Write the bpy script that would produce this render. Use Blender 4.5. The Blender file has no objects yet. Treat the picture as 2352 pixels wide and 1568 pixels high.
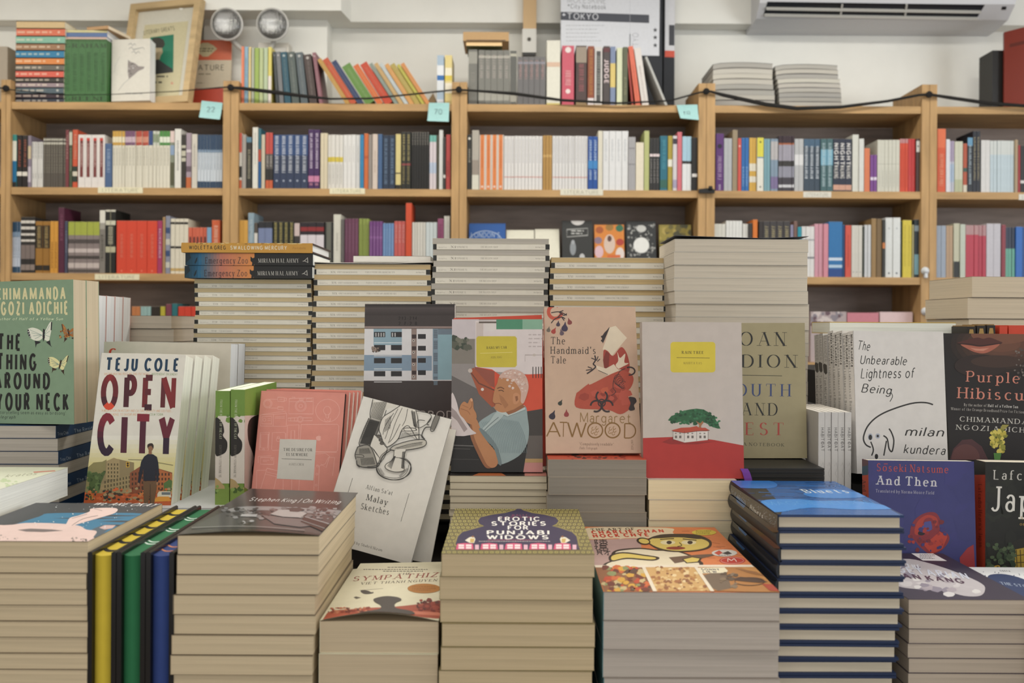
import bpy, math, random
from mathutils import Vector, Matrix
from mathutils.geometry import tessellate_polygon
random.seed(7)
SC = bpy.context.scene
COL = SC.collection
# ---------------------------------------------------------------- camera
F = 2050.0                       # focal length in pixels of the 2352 px wide frame
HOR = 745.0                      # eye-level line
ROLL = 0.0052
CZ = 1.25
cam_d = bpy.data.cameras.new('camera')
cam_d.sensor_width = 23.6
cam_d.lens = 23.6 * F / 2352.0
cam_d.shift_y = -(784.0 - HOR) / 2352.0
cam_d.clip_start, cam_d.clip_end = 0.05, 50
cam = bpy.data.objects.new('camera', cam_d)
COL.objects.link(cam)
cR = Vector((math.cos(ROLL), 0, math.sin(ROLL)))
cU = Vector((-math.sin(ROLL), 0, math.cos(ROLL)))
cF = Vector((0, 1, 0))
CP = Vector((0, 0, CZ))
cam.matrix_world = Matrix(((cR.x, cU.x, 0, 0), (0, 0, -1, 0), (cR.z, cU.z, 0, CZ), (0, 0, 0, 1)))
cam_d.dof.use_dof = True
cam_d.dof.focus_distance = 1.17
cam_d.dof.aperture_fstop = 4.6
SC.camera = cam
# ---------------------------------------------------------------- exposure, world, lights
SC.view_settings.view_transform = 'Standard'
SC.view_settings.look = 'None'
SC.view_settings.gamma = 1.0
SC.view_settings.use_curve_mapping = False
SC.view_settings.exposure = 0.0
wd = bpy.data.worlds.new('world'); SC.world = wd; wd.use_nodes = True
wd.node_tree.nodes['Background'].inputs[0].default_value = (0.9, 0.95, 1.0, 1)
wd.node_tree.nodes['Background'].inputs[1].default_value = 0.24
def area(name, loc, rot, sx, sy, power, col):
    l = bpy.data.lights.new(name, 'AREA'); l.shape = 'RECTANGLE'; l.size = sx; l.size_y = sy
    l.energy = power; l.color = col
    o = bpy.data.objects.new(name, l); COL.objects.link(o); o.location = loc; o.rotation_euler = rot
    return o
area('ceiling_lamp_light', (-0.5, 2.3, 2.74), (0, 0, 0), 4.6, 0.3, 61, (1.0, 0.97, 0.895))
area('ceiling_lamp_light', (0.0, 0.2, 2.74), (0, 0, 0), 3.4, 0.6, 20, (1.0, 0.97, 0.90))
area('side_window_daylight', (3.25, 0.9, 1.75), (0, math.radians(90), 0), 1.4, 2.2, 52, (0.88, 0.94, 1.0))
area('shop_front_daylight', (0.2, -2.4, 1.5), (math.radians(90), 0, 0), 4.0, 2.2, 40, (1.0, 0.985, 0.95))
# ---------------------------------------------------------------- pixel helpers
def P(px, py, d):
    """world point seen at photo pixel (px, py) at depth d in front of the camera"""
    return CP + d * (cF + cR * ((px - 1176) / F) + cU * ((HOR - py) / F))
def cast(px, py, o, n):
    r = cF + cR * ((px - 1176) / F) + cU * ((HOR - py) / F)
    return CP + r * ((o - CP).dot(n) / r.dot(n))
def pix(w):
    v = w - CP; d = v.dot(cF)
    return (1176 + F * v.dot(cR) / d, HOR - F * v.dot(cU) / d)
def X(px, d): return (px - 1176) / F * d
def Z(py, d): return CZ + (HOR - py) / F * d
# ---------------------------------------------------------------- colour
def lin(h):
    v = [int(h[i:i + 2], 16) / 255 for i in (0, 2, 4)]
    return [c / 12.92 if c <= .04045 else ((c + .055) / 1.055) ** 2.4 for c in v]
KC = 1.05
def A(h, k=None):
    """surface colour of something that reads as hex colour h under the shop's light"""
    if not isinstance(h, str): return h
    if len(h) == 3: h = ''.join(c * 2 for c in h)
    return tuple(min(c * (k or KC), .84) for c in lin(h))
# ---------------------------------------------------------------- materials
MATS = {}
def mat(name, rough=.5, build=None, metal=0, attr=True, spec=.4):
    m = bpy.data.materials.new(name); m.use_nodes = True
    nt = m.node_tree; b = nt.nodes['Principled BSDF']
    b.inputs['Roughness'].default_value = rough; b.inputs['Metallic'].default_value = metal
    b.inputs['Specular IOR Level'].default_value = spec
    N = lambda t, **k: _n(nt, t, k)
    L = nt.links.new
    c = None
    if attr:
        a = N('ShaderNodeAttribute', attribute_name='Col'); c = a.outputs['Color']
        L(c, b.inputs['Base Color'])
    if build: build(nt, N, L, b, c)
    MATS[name] = m
    return m
def _n(nt, t, k):
    n = nt.nodes.new(t)
    for a, v in k.items(): setattr(n, a, v)
    return n
def noise(N, L, nt, scale, detail=3, sc=15.0, coord='Object'):
    tc = N('ShaderNodeTexCoord'); mp = N('ShaderNodeMapping'); nz = N('ShaderNodeTexNoise')
    mp.inputs['Scale'].default_value = scale; nz.inputs['Scale'].default_value = sc; nz.inputs['Detail'].default_value = detail
    L(tc.outputs[coord], mp.inputs[0]); L(mp.outputs[0], nz.inputs['Vector'])
    return nz.outputs['Fac']
def shade(N, L, fac, c, b, lo, hi):
    """base colour x (lo..hi) by fac"""
    mr = N('ShaderNodeMapRange'); mr.inputs[1].default_value = .3; mr.inputs[2].default_value = .7
    mr.inputs[3].default_value = lo; mr.inputs[4].default_value = hi
    L(fac, mr.inputs[0])
    v = N('ShaderNodeVectorMath', operation='SCALE'); L(c, v.inputs[0]); L(mr.outputs[0], v.inputs['Scale'])
    L(v.outputs[0], b.inputs['Base Color'])
def bump(N, L, fac, b, st, dist=.001):
    bp = N('ShaderNodeBump'); bp.inputs['Strength'].default_value = st; bp.inputs['Distance'].default_value = dist
    L(fac, bp.inputs['Height']); L(bp.outputs[0], b.inputs['Normal'])
def _page(nt, N, L, b, c):
    f = noise(N, L, nt, (.35, .35, 60), 4, 14); shade(N, L, f, c, b, .86, 1.06); bump(N, L, f, b, .25, .0006)
def _print(nt, N, L, b, c):
    f = noise(N, L, nt, (1, 1, 1), 3, 90); shade(N, L, f, c, b, .97, 1.03)
def _wood(nt, N, L, b, c):
    f = noise(N, L, nt, (1.2, 9, 9), 6, 5); shade(N, L, f, c, b, .78, 1.12); bump(N, L, f, b, .15, .001)
def _woodz(nt, N, L, b, c):
    f = noise(N, L, nt, (9, 9, 1.2), 6, 5); shade(N, L, f, c, b, .78, 1.12); bump(N, L, f, b, .15, .001)
def _wall(nt, N, L, b, c):
    f = noise(N, L, nt, (1, 1, 1), 6, 6); shade(N, L, f, c, b, .96, 1.03); bump(N, L, f, b, .08, .002)
mat('print', .48, _print); mat('gloss', .22, _print, spec=.5); mat('page', .8, _page, spec=.15)
mat('cloth', .75, _print, spec=.2); mat('wood', .55, _wood, spec=.3); mat('woodz', .55, _woodz, spec=.3)
mat('wall', .85, _wall, spec=.2); mat('plastic', .35); mat('plain', .6)
def _glass(nt, N, L, b, c):
    b.inputs['Transmission Weight'].default_value = 1; b.inputs['IOR'].default_value = 1.45
    f = noise(N, L, nt, (60, 4, 4), 1, 6); bump(N, L, f, b, .5, .004)
mat('lens', .06, _glass, attr=False); MATS['lens'].node_tree.nodes['Principled BSDF'].inputs['Base Color'].default_value = (.96, .96, .96, 1)
mat('chrome', .42, None, .35)
# ---------------------------------------------------------------- mesh builder
class MB:
    def __init__(s): s.v = []; s.f = []; s.c = []; s.m = []; s.slots = []
    def face(s, idx, col, m='print'):
        if m not in s.slots: s.slots.append(m)
        s.f.append(idx); s.c.append(A(col, KC * 1.5) if m == 'page' else A(col)); s.m.append(s.slots.index(m))
    def poly(s, pts, col, m='print'):
        b = len(s.v); s.v += [tuple(p) for p in pts]; s.face(list(range(b, b + len(pts))), col, m)
    def box(s, lo, hi, col, m='print', T=None, taper=None):
        b = len(s.v)
        for z in (lo[2], hi[2]):
            for x, y in ((lo[0], lo[1]), (hi[0], lo[1]), (hi[0], hi[1]), (lo[0], hi[1])):
                p = Vector((x, y, z)); s.v.append(tuple(T @ p if T else p))
        for q in ((3, 2, 1, 0), (4, 5, 6, 7), (0, 1, 5, 4), (1, 2, 6, 5), (2, 3, 7, 6), (3, 0, 4, 7)):
            s.face([b + i for i in q], col, m)
        return b
    def prism(s, prof, y0, y1, col, m='print', T=None, ax='y'):
        """extrude a closed 2D profile [(x,z)] (or (x,y)) from y0 to y1"""
        b = len(s.v); n = len(prof)
        for y in (y0, y1):
            for p in prof:
                q = Vector((p[0], y, p[1])) if ax == 'y' else (Vector((p[0], p[1], y)) if ax == 'z' else Vector((y, p[0], p[1])))
                s.v.append(tuple(T @ q if T else q))
        for i in range(n):
            j = (i + 1) % n; s.face([b + i, b + j, b + n + j, b + n + i], col, m)
        s.face([b + i for i in range(n)][::-1], col, m); s.face([b + n + i for i in range(n)], col, m)
    def tube(s, pts, r, col, m='plain', n=8, flat=1.0):
        b = len(s.v); pts = [Vector(p) for p in pts]
        for i, p in enumerate(pts):
            t = (pts[min(i + 1, len(pts) - 1)] - pts[max(i - 1, 0)]).normalized()
            u = t.cross(Vector((0, 1, 0.01))).normalized(); w = t.cross(u)
            rr = r[i] if isinstance(r, (list, tuple)) else r
            for k in range(n):
                a = 2 * math.pi * k / n
                s.v.append(tuple(p + u * (rr * math.cos(a)) + w * (rr * flat * math.sin(a))))
        for i in range(len(pts) - 1):
            for k in range(n):
                k2 = (k + 1) % n
                s.face([b + i * n + k, b + i * n + k2, b + (i + 1) * n + k2, b + (i + 1) * n + k], col, m)
        s.face([b + k for k in range(n)], col, m); s.face([b + (len(pts) - 1) * n + k for k in range(n)][::-1], col, m)
    def lathe(s, prof, c, ax, col, m='plain', n=28):
        """revolve [(r, h)] about the direction ax through c"""
        ax = Vector(ax).normalized(); u = ax.orthogonal().normalized(); w = ax.cross(u); b = len(s.v); c = Vector(c)
        for r, h in prof:
            for k in range(n):
                a = 2 * math.pi * k / n
                s.v.append(tuple(c + ax * h + (u * math.cos(a) + w * math.sin(a)) * r))
        for i in range(len(prof) - 1):
            for k in range(n):
                k2 = (k + 1) % n
                s.face([b + i * n + k, b + i * n + k2, b + (i + 1) * n + k2, b + (i + 1) * n + k], col, m)
        s.face([b + k for k in range(n)][::-1], col, m); s.face([b + (len(prof) - 1) * n + k for k in range(n)], col, m)
    def data(s, name):
        me = bpy.data.meshes.new(name); me.from_pydata(s.v, [], s.f)
        for k in s.slots: me.materials.append(MATS[k])
        me.polygons.foreach_set('material_index', s.m)
        at = me.color_attributes.new('Col', 'FLOAT_COLOR', 'CORNER'); buf = []
        for f, c in zip(s.f, s.c): buf += list(c[:3]) * 0 + [c[0], c[1], c[2], 1.0] * len(f)
        at.data.foreach_set('color', buf); me.validate(); me.update()
        return me
    def build(s, name, parent=None, M=None, smooth=False):
        o = bpy.data.objects.new(name, s.data(name)); COL.objects.link(o)
        if parent is not None: o.parent = parent
        elif M is not None: o.matrix_world = M
        if smooth:
            for p in o.data.polygons: p.use_smooth = True
        return o
USED = {}
def tag(o, label, cat, group=None, kind=None):
    o['label'] = label; o['category'] = cat
    if group: o['group'] = group
    if kind: o['kind'] = kind
    k = label.lower()
    if k in USED: print('DUPLICATE LABEL', label)
    USED[k] = 1
    n = len(label.replace('-', '').split())
    if not 4 <= n <= 16: print('LABEL LENGTH', n, label)
    return o
def thing(name, label, cat, M=None, group=None):
    o = bpy.data.objects.new(name, None); COL.objects.link(o); o.empty_display_size = .02
    if M is not None: o.matrix_world = M
    return tag(o, label, cat, group)
def struct(o): o['kind'] = 'structure'; return o
KIDS = {}
def part(mb, name, root, smooth=False, label=None):
    o = mb.build(name, root, smooth=smooth); KIDS.setdefault(root.name, []).append(o)
    if label: o['label'] = label
    return o
def dup(root, M, label, group=None):
    r = root.copy(); COL.objects.link(r); r.matrix_world = M
    for k in list(r.keys()): pass
    r['label'] = label
    tag(r, label, root['category'], group or root.get('group'))
    for ch in KIDS.get(root.name, ()):
        c = ch.copy(); COL.objects.link(c); c.parent = r
        for g in KIDS.get(ch.name, ()):
            d = g.copy(); COL.objects.link(d); d.parent = c
    return r
ORD = 'first second third fourth fifth sixth seventh eighth ninth tenth eleventh twelfth thirteenth fourteenth fifteenth sixteenth seventeenth eighteenth nineteenth twentieth twenty-first twenty-second twenty-third twenty-fourth twenty-fifth twenty-sixth twenty-seventh twenty-eighth'.split()
NUM = 'zero one two three four five six seven eight nine ten eleven twelve thirteen fourteen fifteen sixteen seventeen eighteen nineteen twenty'.split()
def frame(o, ex, ey, ez):
    return Matrix(((ex.x, ey.x, ez.x, o.x), (ex.y, ey.y, ez.y, o.y), (ex.z, ey.z, ez.z, o.z), (0, 0, 0, 1)))
# ---------------------------------------------------------------- lettering: a small stroke alphabet
# stroke: flag (v by direction, k thick, n thin) then points; a:cx,cy,rx,ry,a0,a1 is an arc
G = {
'A': 'n 0,0 .38,1;k .38,1 .76,0;n .14,.34 .62,.34', 'B': 'v 0,0 0,1;v 0,1 .28,1 a:.28,.76,.24,.24,90,-90 0,.52;v 0,.52 .3,.52 a:.3,.26,.29,.26,90,-90 0,0',
'C': 'v a:.42,.5,.42,.5,42,318', 'D': 'v 0,0 0,1;v 0,1 .28,1 a:.28,.5,.46,.5,90,-90 0,0', 'E': 'v 0,0 0,1;v 0,1 .5,1;v 0,.52 .42,.52;v 0,0 .52,0',
'F': 'v 0,0 0,1;v 0,1 .5,1;v 0,.5 .4,.5', 'G': 'v a:.42,.5,.42,.5,45,350;v .48,.46 .84,.46', 'H': 'v 0,0 0,1;v .64,0 .64,1;v 0,.52 .64,.52', 'I': 'v 0,0 0,1',
'J': 'v .34,1 .34,.24 a:.15,.24,.19,.24,0,-150', 'K': 'v 0,0 0,1;n .56,1 0,.4;k .17,.57 .6,0', 'L': 'v 0,1 0,0 .5,0', 'M': 'n 0,0 .02,1;k .02,1 .42,.06;n .42,.06 .82,1;k .82,1 .84,0',
'N': 'n 0,0 0,1;k 0,1 .66,0;n .66,0 .66,1', 'O': 'v a:.44,.5,.44,.5,0,360', 'P': 'v 0,0 0,1;v 0,1 .28,1 a:.28,.74,.27,.26,90,-90 0,.48', 'Q': 'v a:.44,.5,.44,.5,0,360;k .5,.2 .86,-.12',
'R': 'v 0,0 0,1;v 0,1 .28,1 a:.28,.75,.25,.25,90,-90 0,.5;k .26,.5 .62,0', 'S': 'v a:.29,.75,.24,.25,25,270 a:.29,.25,.28,.25,90,-155', 'T': 'v .39,0 .39,1;v 0,1 .78,1',
'U': 'v 0,1 0,.3 a:.3,.3,.3,.3,180,360 .6,1', 'V': 'k 0,1 .36,0;n .36,0 .72,1', 'W': 'k 0,1 .27,0;n .27,0 .52,1;k .52,1 .79,0;n .79,0 1.05,1', 'X': 'k 0,1 .64,0;n .62,1 .02,0', 'Y': 'k 0,1 .34,.45;n .68,1 .34,.45;v .34,.45 .34,0', 'Z': 'v .02,1 .6,1;k .6,1 0,0;v 0,0 .62,0',
'a': 'v .04,.52 a:.22,.47,.18,.18,150,0 .4,.02;v a:.2,.19,.2,.19,0,360', 'b': 'v 0,1 0,0;v a:.25,.32,.25,.33,0,360', 'c': 'v a:.27,.33,.27,.33,48,312', 'd': 'v .5,1 .5,0;v a:.25,.32,.25,.33,0,360', 'e': 'n .04,.36 .52,.36;v a:.28,.33,.27,.33,6,312',
'f': 'v .14,0 .14,.78 a:.33,.78,.19,.22,180,55;n 0,.63 .32,.63', 'g': 'v .48,.64 .48,-.08 a:.25,-.08,.23,.22,0,-155;v a:.24,.33,.24,.31,0,360', 'h': 'v 0,0 0,1;v 0,.42 a:.22,.42,.22,.24,180,0 .44,0', 'i': 'v 0,0 0,.64;d 0,.86', 'j': 'v .14,.64 .14,-.1 a:-.02,-.1,.16,.2,0,-120;d .14,.86',
'k': 'v 0,0 0,1;n .44,.64 0,.26;k .14,.38 .48,0', 'l': 'v 0,0 0,1', 'm': 'v 0,0 0,.64;v 0,.42 a:.2,.42,.2,.24,180,0 .4,0;v .4,.42 a:.6,.42,.2,.24,180,0 .8,0', 'n': 'v 0,0 0,.64;v 0,.42 a:.22,.42,.22,.24,180,0 .44,0', 'o': 'v a:.28,.33,.28,.33,0,360',
'p': 'v 0,.64 0,-.3;v a:.25,.32,.25,.33,0,360', 'q': 'v .5,.64 .5,-.3;v a:.25,.32,.25,.33,0,360', 'r': 'v 0,0 0,.64;v 0,.42 a:.2,.42,.2,.24,180,55', 's': 'v a:.19,.49,.16,.16,25,270 a:.19,.16,.19,.16,90,-155', 't': 'v .13,.86 .13,.15 a:.29,.15,.16,.16,180,300;n 0,.63 .32,.63',
'u': 'v 0,.64 0,.22 a:.22,.22,.22,.23,180,360 .44,.64;v .44,.22 .44,0', 'v': 'k 0,.64 .24,0;n .24,0 .48,.64', 'w': 'k 0,.64 .19,0;n .19,0 .37,.64;k .37,.64 .56,0;n .56,0 .74,.64', 'x': 'k 0,.64 .46,0;n .44,.64 .02,0', 'y': 'k 0,.64 .24,0;n .48,.64 .24,0 .12,-.28', 'z': 'v .02,.64 .42,.64;k .42,.64 0,0;v 0,0 .44,0',
'0': 'v a:.3,.5,.3,.5,0,360', '1': 'v .1,.8 .26,1 .26,0', '2': 'v .02,.75 a:.27,.74,.25,.26,175,-20 0,0 .55,0', '3': 'v a:.26,.75,.24,.25,150,-90 a:.26,.26,.28,.26,90,-150', '4': 'v .42,0 .42,1 0,.3 .58,.3', '5': 'v .5,1 .08,1 .06,.58 a:.26,.33,.28,.33,115,-150', '7': 'v 0,1 .54,1 .18,0', '8': 'v a:.27,.75,.23,.25,0,360;v a:.27,.26,.27,.26,0,360',
'.': 'd 0,.06', ',': 'k .06,.1 0,-.14', "'": 'k .06,1.02 .02,.74', '-': 'v 0,.34 .28,.34', '|': 'n 0,-.2 0,1.1', '!': 'v 0,.3 0,1;d 0,.06', '*': 'k .3,.98 .3,.5;k .06,.83 .54,.6;k .06,.6 .54,.83', '(': 'v a:.3,.4,.28,.65,120,240', '~': 'v 0,.86 .56,.86', '@': 'v a:.44,.5,.44,.5,0,360;v a:.44,.5,.2,.24,45,315', '/': 'n 0,-.1 .4,1.05',
}
_gc = {}
def glyph(ch):
    if ch in _gc: return _gc[ch]
    out = []; xm = 0
    for st in G.get(ch, '').split(';'):
        if not st: continue
        tk = st.split(); pts = []
        for t in tk[1:]:
            if t[:2] == 'a:':
                cx, cy, rx, ry, a0, a1 = map(float, t[2:].split(','))
                n = max(3, int(abs(a1 - a0) / 18))
                pts += [(cx + rx * math.cos(math.radians(a0 + (a1 - a0) * i / n)), cy + ry * math.sin(math.radians(a0 + (a1 - a0) * i / n))) for i in range(n + 1)]
            else: pts.append(tuple(map(float, t.split(','))))
        q = [pts[0]]
        for p in pts[1:]:
            if abs(p[0] - q[-1][0]) + abs(p[1] - q[-1][1]) > .004: q.append(p)
        out.append((tk[0], q)); xm = max([xm] + [p[0] for p in q])
    _gc[ch] = (out, xm); return _gc[ch]
def ribbon(pts, wf, closed=False):
    """outline of a polyline; wf(dx,dy) = half width for a unit direction"""
    n = len(pts); L = []; R = []
    for i in range(n):
        if closed: a, b = pts[(i - 1) % n], pts[(i + 1) % n]
        else: a, b = pts[max(i - 1, 0)], pts[min(i + 1, n - 1)]
        dx, dy = b[0] - a[0], b[1] - a[1]; l = math.hypot(dx, dy) or 1; dx, dy = dx / l, dy / l
        w = wf(dx, dy)
        if 0 < i < n - 1 or closed:          # mitre
            p = pts[i]; ux, uy = p[0] - pts[i - 1][0], p[1] - pts[i - 1][1]; l1 = math.hypot(ux, uy) or 1
            c = (ux * dx + uy * dy) / l1; w = w / max(c, .55)
        L.append((pts[i][0] - dy * w, pts[i][1] + dx * w)); R.append((pts[i][0] + dy * w, pts[i][1] - dx * w))
    q = [[L[i], R[i], R[i + 1], L[i + 1]] for i in range(n - 1)]
    if closed: q.append([L[-1], R[-1], R[0], L[0]])
    return q
STY = {  # thick, thin, serif half length, width factor, spacing, slant
'sans': (.13, .12, 0, 1, .24, 0), 'bold': (.22, .19, 0, .95, .26, 0), 'cond': (.24, .21, 0, .62, .25, 0), 'din': (.17, .15, 0, .6, .24, 0), 'sans2': (.085, .08, 0, 1, .22, 0), 'light': (.07, .07, 0, 1, .24, 0),
'serif': (.145, .06, .1, 1, .34, 0), 'didone': (.15, .03, .11, 1, .42, 0), 'roman': (.135, .07, .085, .95, .3, 0), 'brom': (.19, .085, .11, 1, .36, 0), 'ital': (.11, .05, .05, .85, .26, .22), 'hand': (.095, .095, 0, .8, .16, .16), 'isans': (.12, .11, 0, .8, .22, .2), 'fat': (.3, .26, 0, 1, .34, 0), 'slab': (.2, .16, .14, 1, .4, 0),
}
def text_quads(s, sty):
    """quads of a line of lettering in cap-height units, and its length"""
    tk, tn, sf, wf_, sp, sl = STY[sty]; x = 0; Q = []
    base = wf_
    for ch in s:
        wf_ = base * (1.45 if base < .8 and ch in 'MW' else 1.12 if base < .8 and ch in 'NVA' else 1)
        if ch == ' ': x += .38; continue
        sts, xm = glyph(ch)
        x0 = x
        for fl, pts in sts:
            pts = [(p[0] * wf_ + x0 + tk * .5, p[1]) for p in pts]
            if fl == 'd':
                cx, cy = pts[0]; r = tk * .62
                Q.append([(cx + r * math.cos(a * math.pi / 4), cy + r * math.sin(a * math.pi / 4)) for a in range(8)]); continue
            if fl == 'k': f = lambda dx, dy: tk / 2
            elif fl == 'n': f = lambda dx, dy: tn / 2
            else: f = lambda dx, dy: (tn + (tk - tn) * abs(dy) ** 1.5) / 2
            cl = len(pts) > 6 and abs(pts[0][0] - pts[-1][0]) + abs(pts[0][1] - pts[-1][1]) < .01
            Q += ribbon(pts[:-1] if cl else pts, f, cl)
            if sf:
                for e, o in ((pts[0], pts[1]), (pts[-1], pts[-2])):
                    dx, dy = o[0] - e[0], o[1] - e[1]
                    if abs(dy) > .45 * math.hypot(dx, dy) and min(abs(e[1] - v) for v in (0, 1, .64, -.3)) < .02 and not (cl):
                        if e[1] > .9 and ch in 'TJ' and ch == 'T': continue
                        if abs(dy) < .2: continue
                        k = 1 if e[1] in (0, -.3) or abs(e[1]) < .02 else -1
                        a, b = (sf + tk / 2, sf + tk / 2)
                        if e[1] > .5 and ch in 'bdhklnmruipj': b = tk / 2
                        Q.append([(e[0] - a, e[1]), (e[0] + b, e[1]), (e[0] + b, e[1] + k * tn), (e[0] - a, e[1] + k * tn)])
                if len(pts) == 2 and abs(pts[0][1] - pts[1][1]) < .01 and ch in 'TEFLZ' and pts[0][1] in (0, 1):
                    k = 1 if pts[0][1] == 0 else -1; y = pts[0][1]
                    for e in (pts if ch == 'T' else pts[1:]): Q.append([(e[0] - tn * .6, y), (e[0] + tn * .6, y), (e[0] + tn * .6, y + k * .17), (e[0] - tn * .6, y + k * .17)])
        x = x0 + xm * wf_ + tk + sp
    return [[(p[0] + sl * p[1], p[1]) for p in q] for q in Q], max(x - sp, .01)
# ---------------------------------------------------------------- printed artwork drawn in photo pixels on a real surface
def clip_poly(pts, quad):
    n = len(quad); ar = sum(quad[i][0] * quad[(i + 1) % n][1] - quad[(i + 1) % n][0] * quad[i][1] for i in range(n))
    sg = 1 if ar > 0 else -1
    for i in range(n):
        a, b = quad[i], quad[(i + 1) % n]; out = []
        side = lambda p: sg * ((b[0] - a[0]) * (p[1] - a[1]) - (b[1] - a[1]) * (p[0] - a[0]))
        for j in range(len(pts)):
            p, q = pts[j - 1], pts[j]; sp_, sq = side(p), side(q)
            if (sp_ >= 0) != (sq >= 0):
                t = sp_ / (sp_ - sq); out.append((p[0] + (q[0] - p[0]) * t, p[1] + (q[1] - p[1]) * t))
            if sq >= 0: out.append(q)
        pts = out
        if len(pts) < 3: return []
    return pts
def catmull(pts, closed, n=4):
    out = []; N = len(pts); g = (lambda i: pts[i % N]) if closed else (lambda i: pts[min(max(i, 0), N - 1)])
    for i in range(N if closed else N - 1):
        a, b, c, d = g(i - 1), g(i), g(i + 1), g(i + 2)
        for k in range(n):
            t = k / n; t2, t3 = t * t, t * t * t
            out.append(tuple(.5 * (2 * b[j] + (c[j] - a[j]) * t + (2 * a[j] - 5 * b[j] + 4 * c[j] - d[j]) * t2 + (3 * b[j] - a[j] - 3 * c[j] + d[j]) * t3) for j in (0, 1)))
    return out if closed else out + [pts[-1]]
class Art:
    def __init__(s, mb, proj, nrm, quad=None, m='print', k=None):
        s.mb, s.proj, s.n, s.quad, s.m, s.k = mb, proj, nrm, quad, m, k; s.used = []; s.band = 0; s.smooth = 0
    def layer(s, pts):
        xs = [p[0] for p in pts]; ys = [p[1] for p in pts]; b = (min(xs), min(ys), max(xs), max(ys)); l = 1
        for c, cl in s.used:
            if b[0] < c[2] and b[2] > c[0] and b[1] < c[3] and b[3] > c[1]: l = max(l, cl + 1)
        s.used.append((b, l)); return l
    def _emit(s, pts, col, l, m=None):
        if s.quad:
            pts = clip_poly(pts, s.quad)
            if len(pts) < 3: return
        off = s.n * (l * .00003)
        c = A(col, s.k) if s.k else A(col)
        if s.band:
            x0, x1 = min(p[0] for p in pts), max(p[0] for p in pts); y0, y1 = min(p[1] for p in pts) - 1, max(p[1] for p in pts) + 1
            i0 = math.floor(x0 / s.band); i1 = math.ceil(x1 / s.band)
            if len(pts) > 4 and i1 - i0 > 1:
                tri = [[pts[i] for i in t] for t in tessellate_polygon([[Vector((p[0], p[1], 0)) for p in pts]])]
            else: tri = [pts]
            for tr in tri:
                for i in range(i0, i1):
                    q = clip_poly(tr, [(i * s.band, y0), ((i + 1) * s.band, y0), ((i + 1) * s.band, y1), (i * s.band, y1)])
                    if len(q) < 3: continue
                    for j in range(math.floor(y0 / 9), math.ceil(y1 / 9)):
                        r = clip_poly(q, [(-999, j * 9), (3999, j * 9), (3999, j * 9 + 9), (-999, j * 9 + 9)])
                        if len(r) < 3: continue
                        w = [s.proj(*p) for p in r]
                        if max(p.y for p in w) <= 0 or max(p.x for p in w) <= 0 or min(p.x for p in w) >= s.W: continue
                        s.mb.poly([Vector((min(max(p.x, 0), s.W), max(p.y, 0), p.z)) + off * 2 + s.n * .0002 for p in w], c, m or s.m)
            return
        w = [s.proj(*p) + off for p in pts]
        if len(w) <= 4: s.mb.poly(w, c, m or s.m); return
        b = len(s.mb.v); s.mb.v += [tuple(p) for p in w]
        for t in tessellate_polygon([[Vector((p[0], p[1], 0)) for p in pts]]): s.mb.face([b + i for i in t], c, m or s.m)
    def poly(s, pts, col, m=None, l=None):
        if s.smooth and len(pts) > 6: pts = catmull(pts, True)
        s._emit(pts, col, l or s.layer(pts), m)
    def rect(s, x0, y0, x1, y1, col, m=None): s.poly([(x0, y0), (x1, y0), (x1, y1), (x0, y1)], col, m)
    def rrect(s, x0, y0, x1, y1, r, col):
        p = []
        for cx, cy, a in ((x1 - r, y0 + r, -90), (x1 - r, y1 - r, 0), (x0 + r, y1 - r, 90), (x0 + r, y0 + r, 180)):
            p += [(cx + r * math.cos(math.radians(a + i * 22.5)), cy + r * math.sin(math.radians(a + i * 22.5))) for i in range(5)]
        s.poly(p, col)
    def ell(s, cx, cy, rx, ry, col, a=0, n=24):
        c, q = math.cos(math.radians(a)), math.sin(math.radians(a))
        s.poly([(cx + rx * math.cos(2 * math.pi * i / n) * c - ry * math.sin(2 * math.pi * i / n) * q, cy + rx * math.cos(2 * math.pi * i / n) * q + ry * math.sin(2 * math.pi * i / n) * c) for i in range(n)], col)
    def line(s, pts, w, col, closed=False):
        if s.smooth and len(pts) > 2: pts = catmull(pts, closed)
        w2 = w / 2; l = s.layer(pts + [(pts[0][0] + .5, pts[0][1] + .5)])
        for k, q in enumerate(ribbon(pts, lambda dx, dy: w2, closed)): s._emit(q, col, l + (k % 7) * .12)
    def ring(s, cx, cy, rx, ry, w, col, n=24, a0=0, a1=360):
        p = [(cx + rx * math.cos(math.radians(a0 + (a1 - a0) * i / n)), cy + ry * math.sin(math.radians(a0 + (a1 - a0) * i / n))) for i in range(n + (a1 - a0 < 360))]
        s.line(p, w, col, a1 - a0 >= 360)
    def text(s, t, p0, p1, h, col, sty='sans', up=None, grad=None):
        """a line of lettering whose baseline runs from p0 to p1; h = cap height in px (or up = vector)"""
        Q, ln = text_quads(t, sty)
        ux, uy = (p1[0] - p0[0]) / ln, (p1[1] - p0[1]) / ln
        if up is None:
            d = math.hypot(p1[0] - p0[0], p1[1] - p0[1]); up = ((p1[1] - p0[1]) / d * h, -(p1[0] - p0[0]) / d * h)
        l = s.layer([p0, p1, (p0[0] + up[0], p0[1] + up[1]), (p1[0] + up[0], p1[1] + up[1])])
        for k, q in enumerate(Q):
            pts = [(p0[0] + x * ux + y * up[0], p0[1] + x * uy + y * up[1]) for x, y in q]
            c = col
            if grad: c = grad(sum(p[0] for p in pts) / len(pts), sum(p[1] for p in pts) / len(pts))
            s._emit(pts, c, l + (k % 8) * .11)
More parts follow.
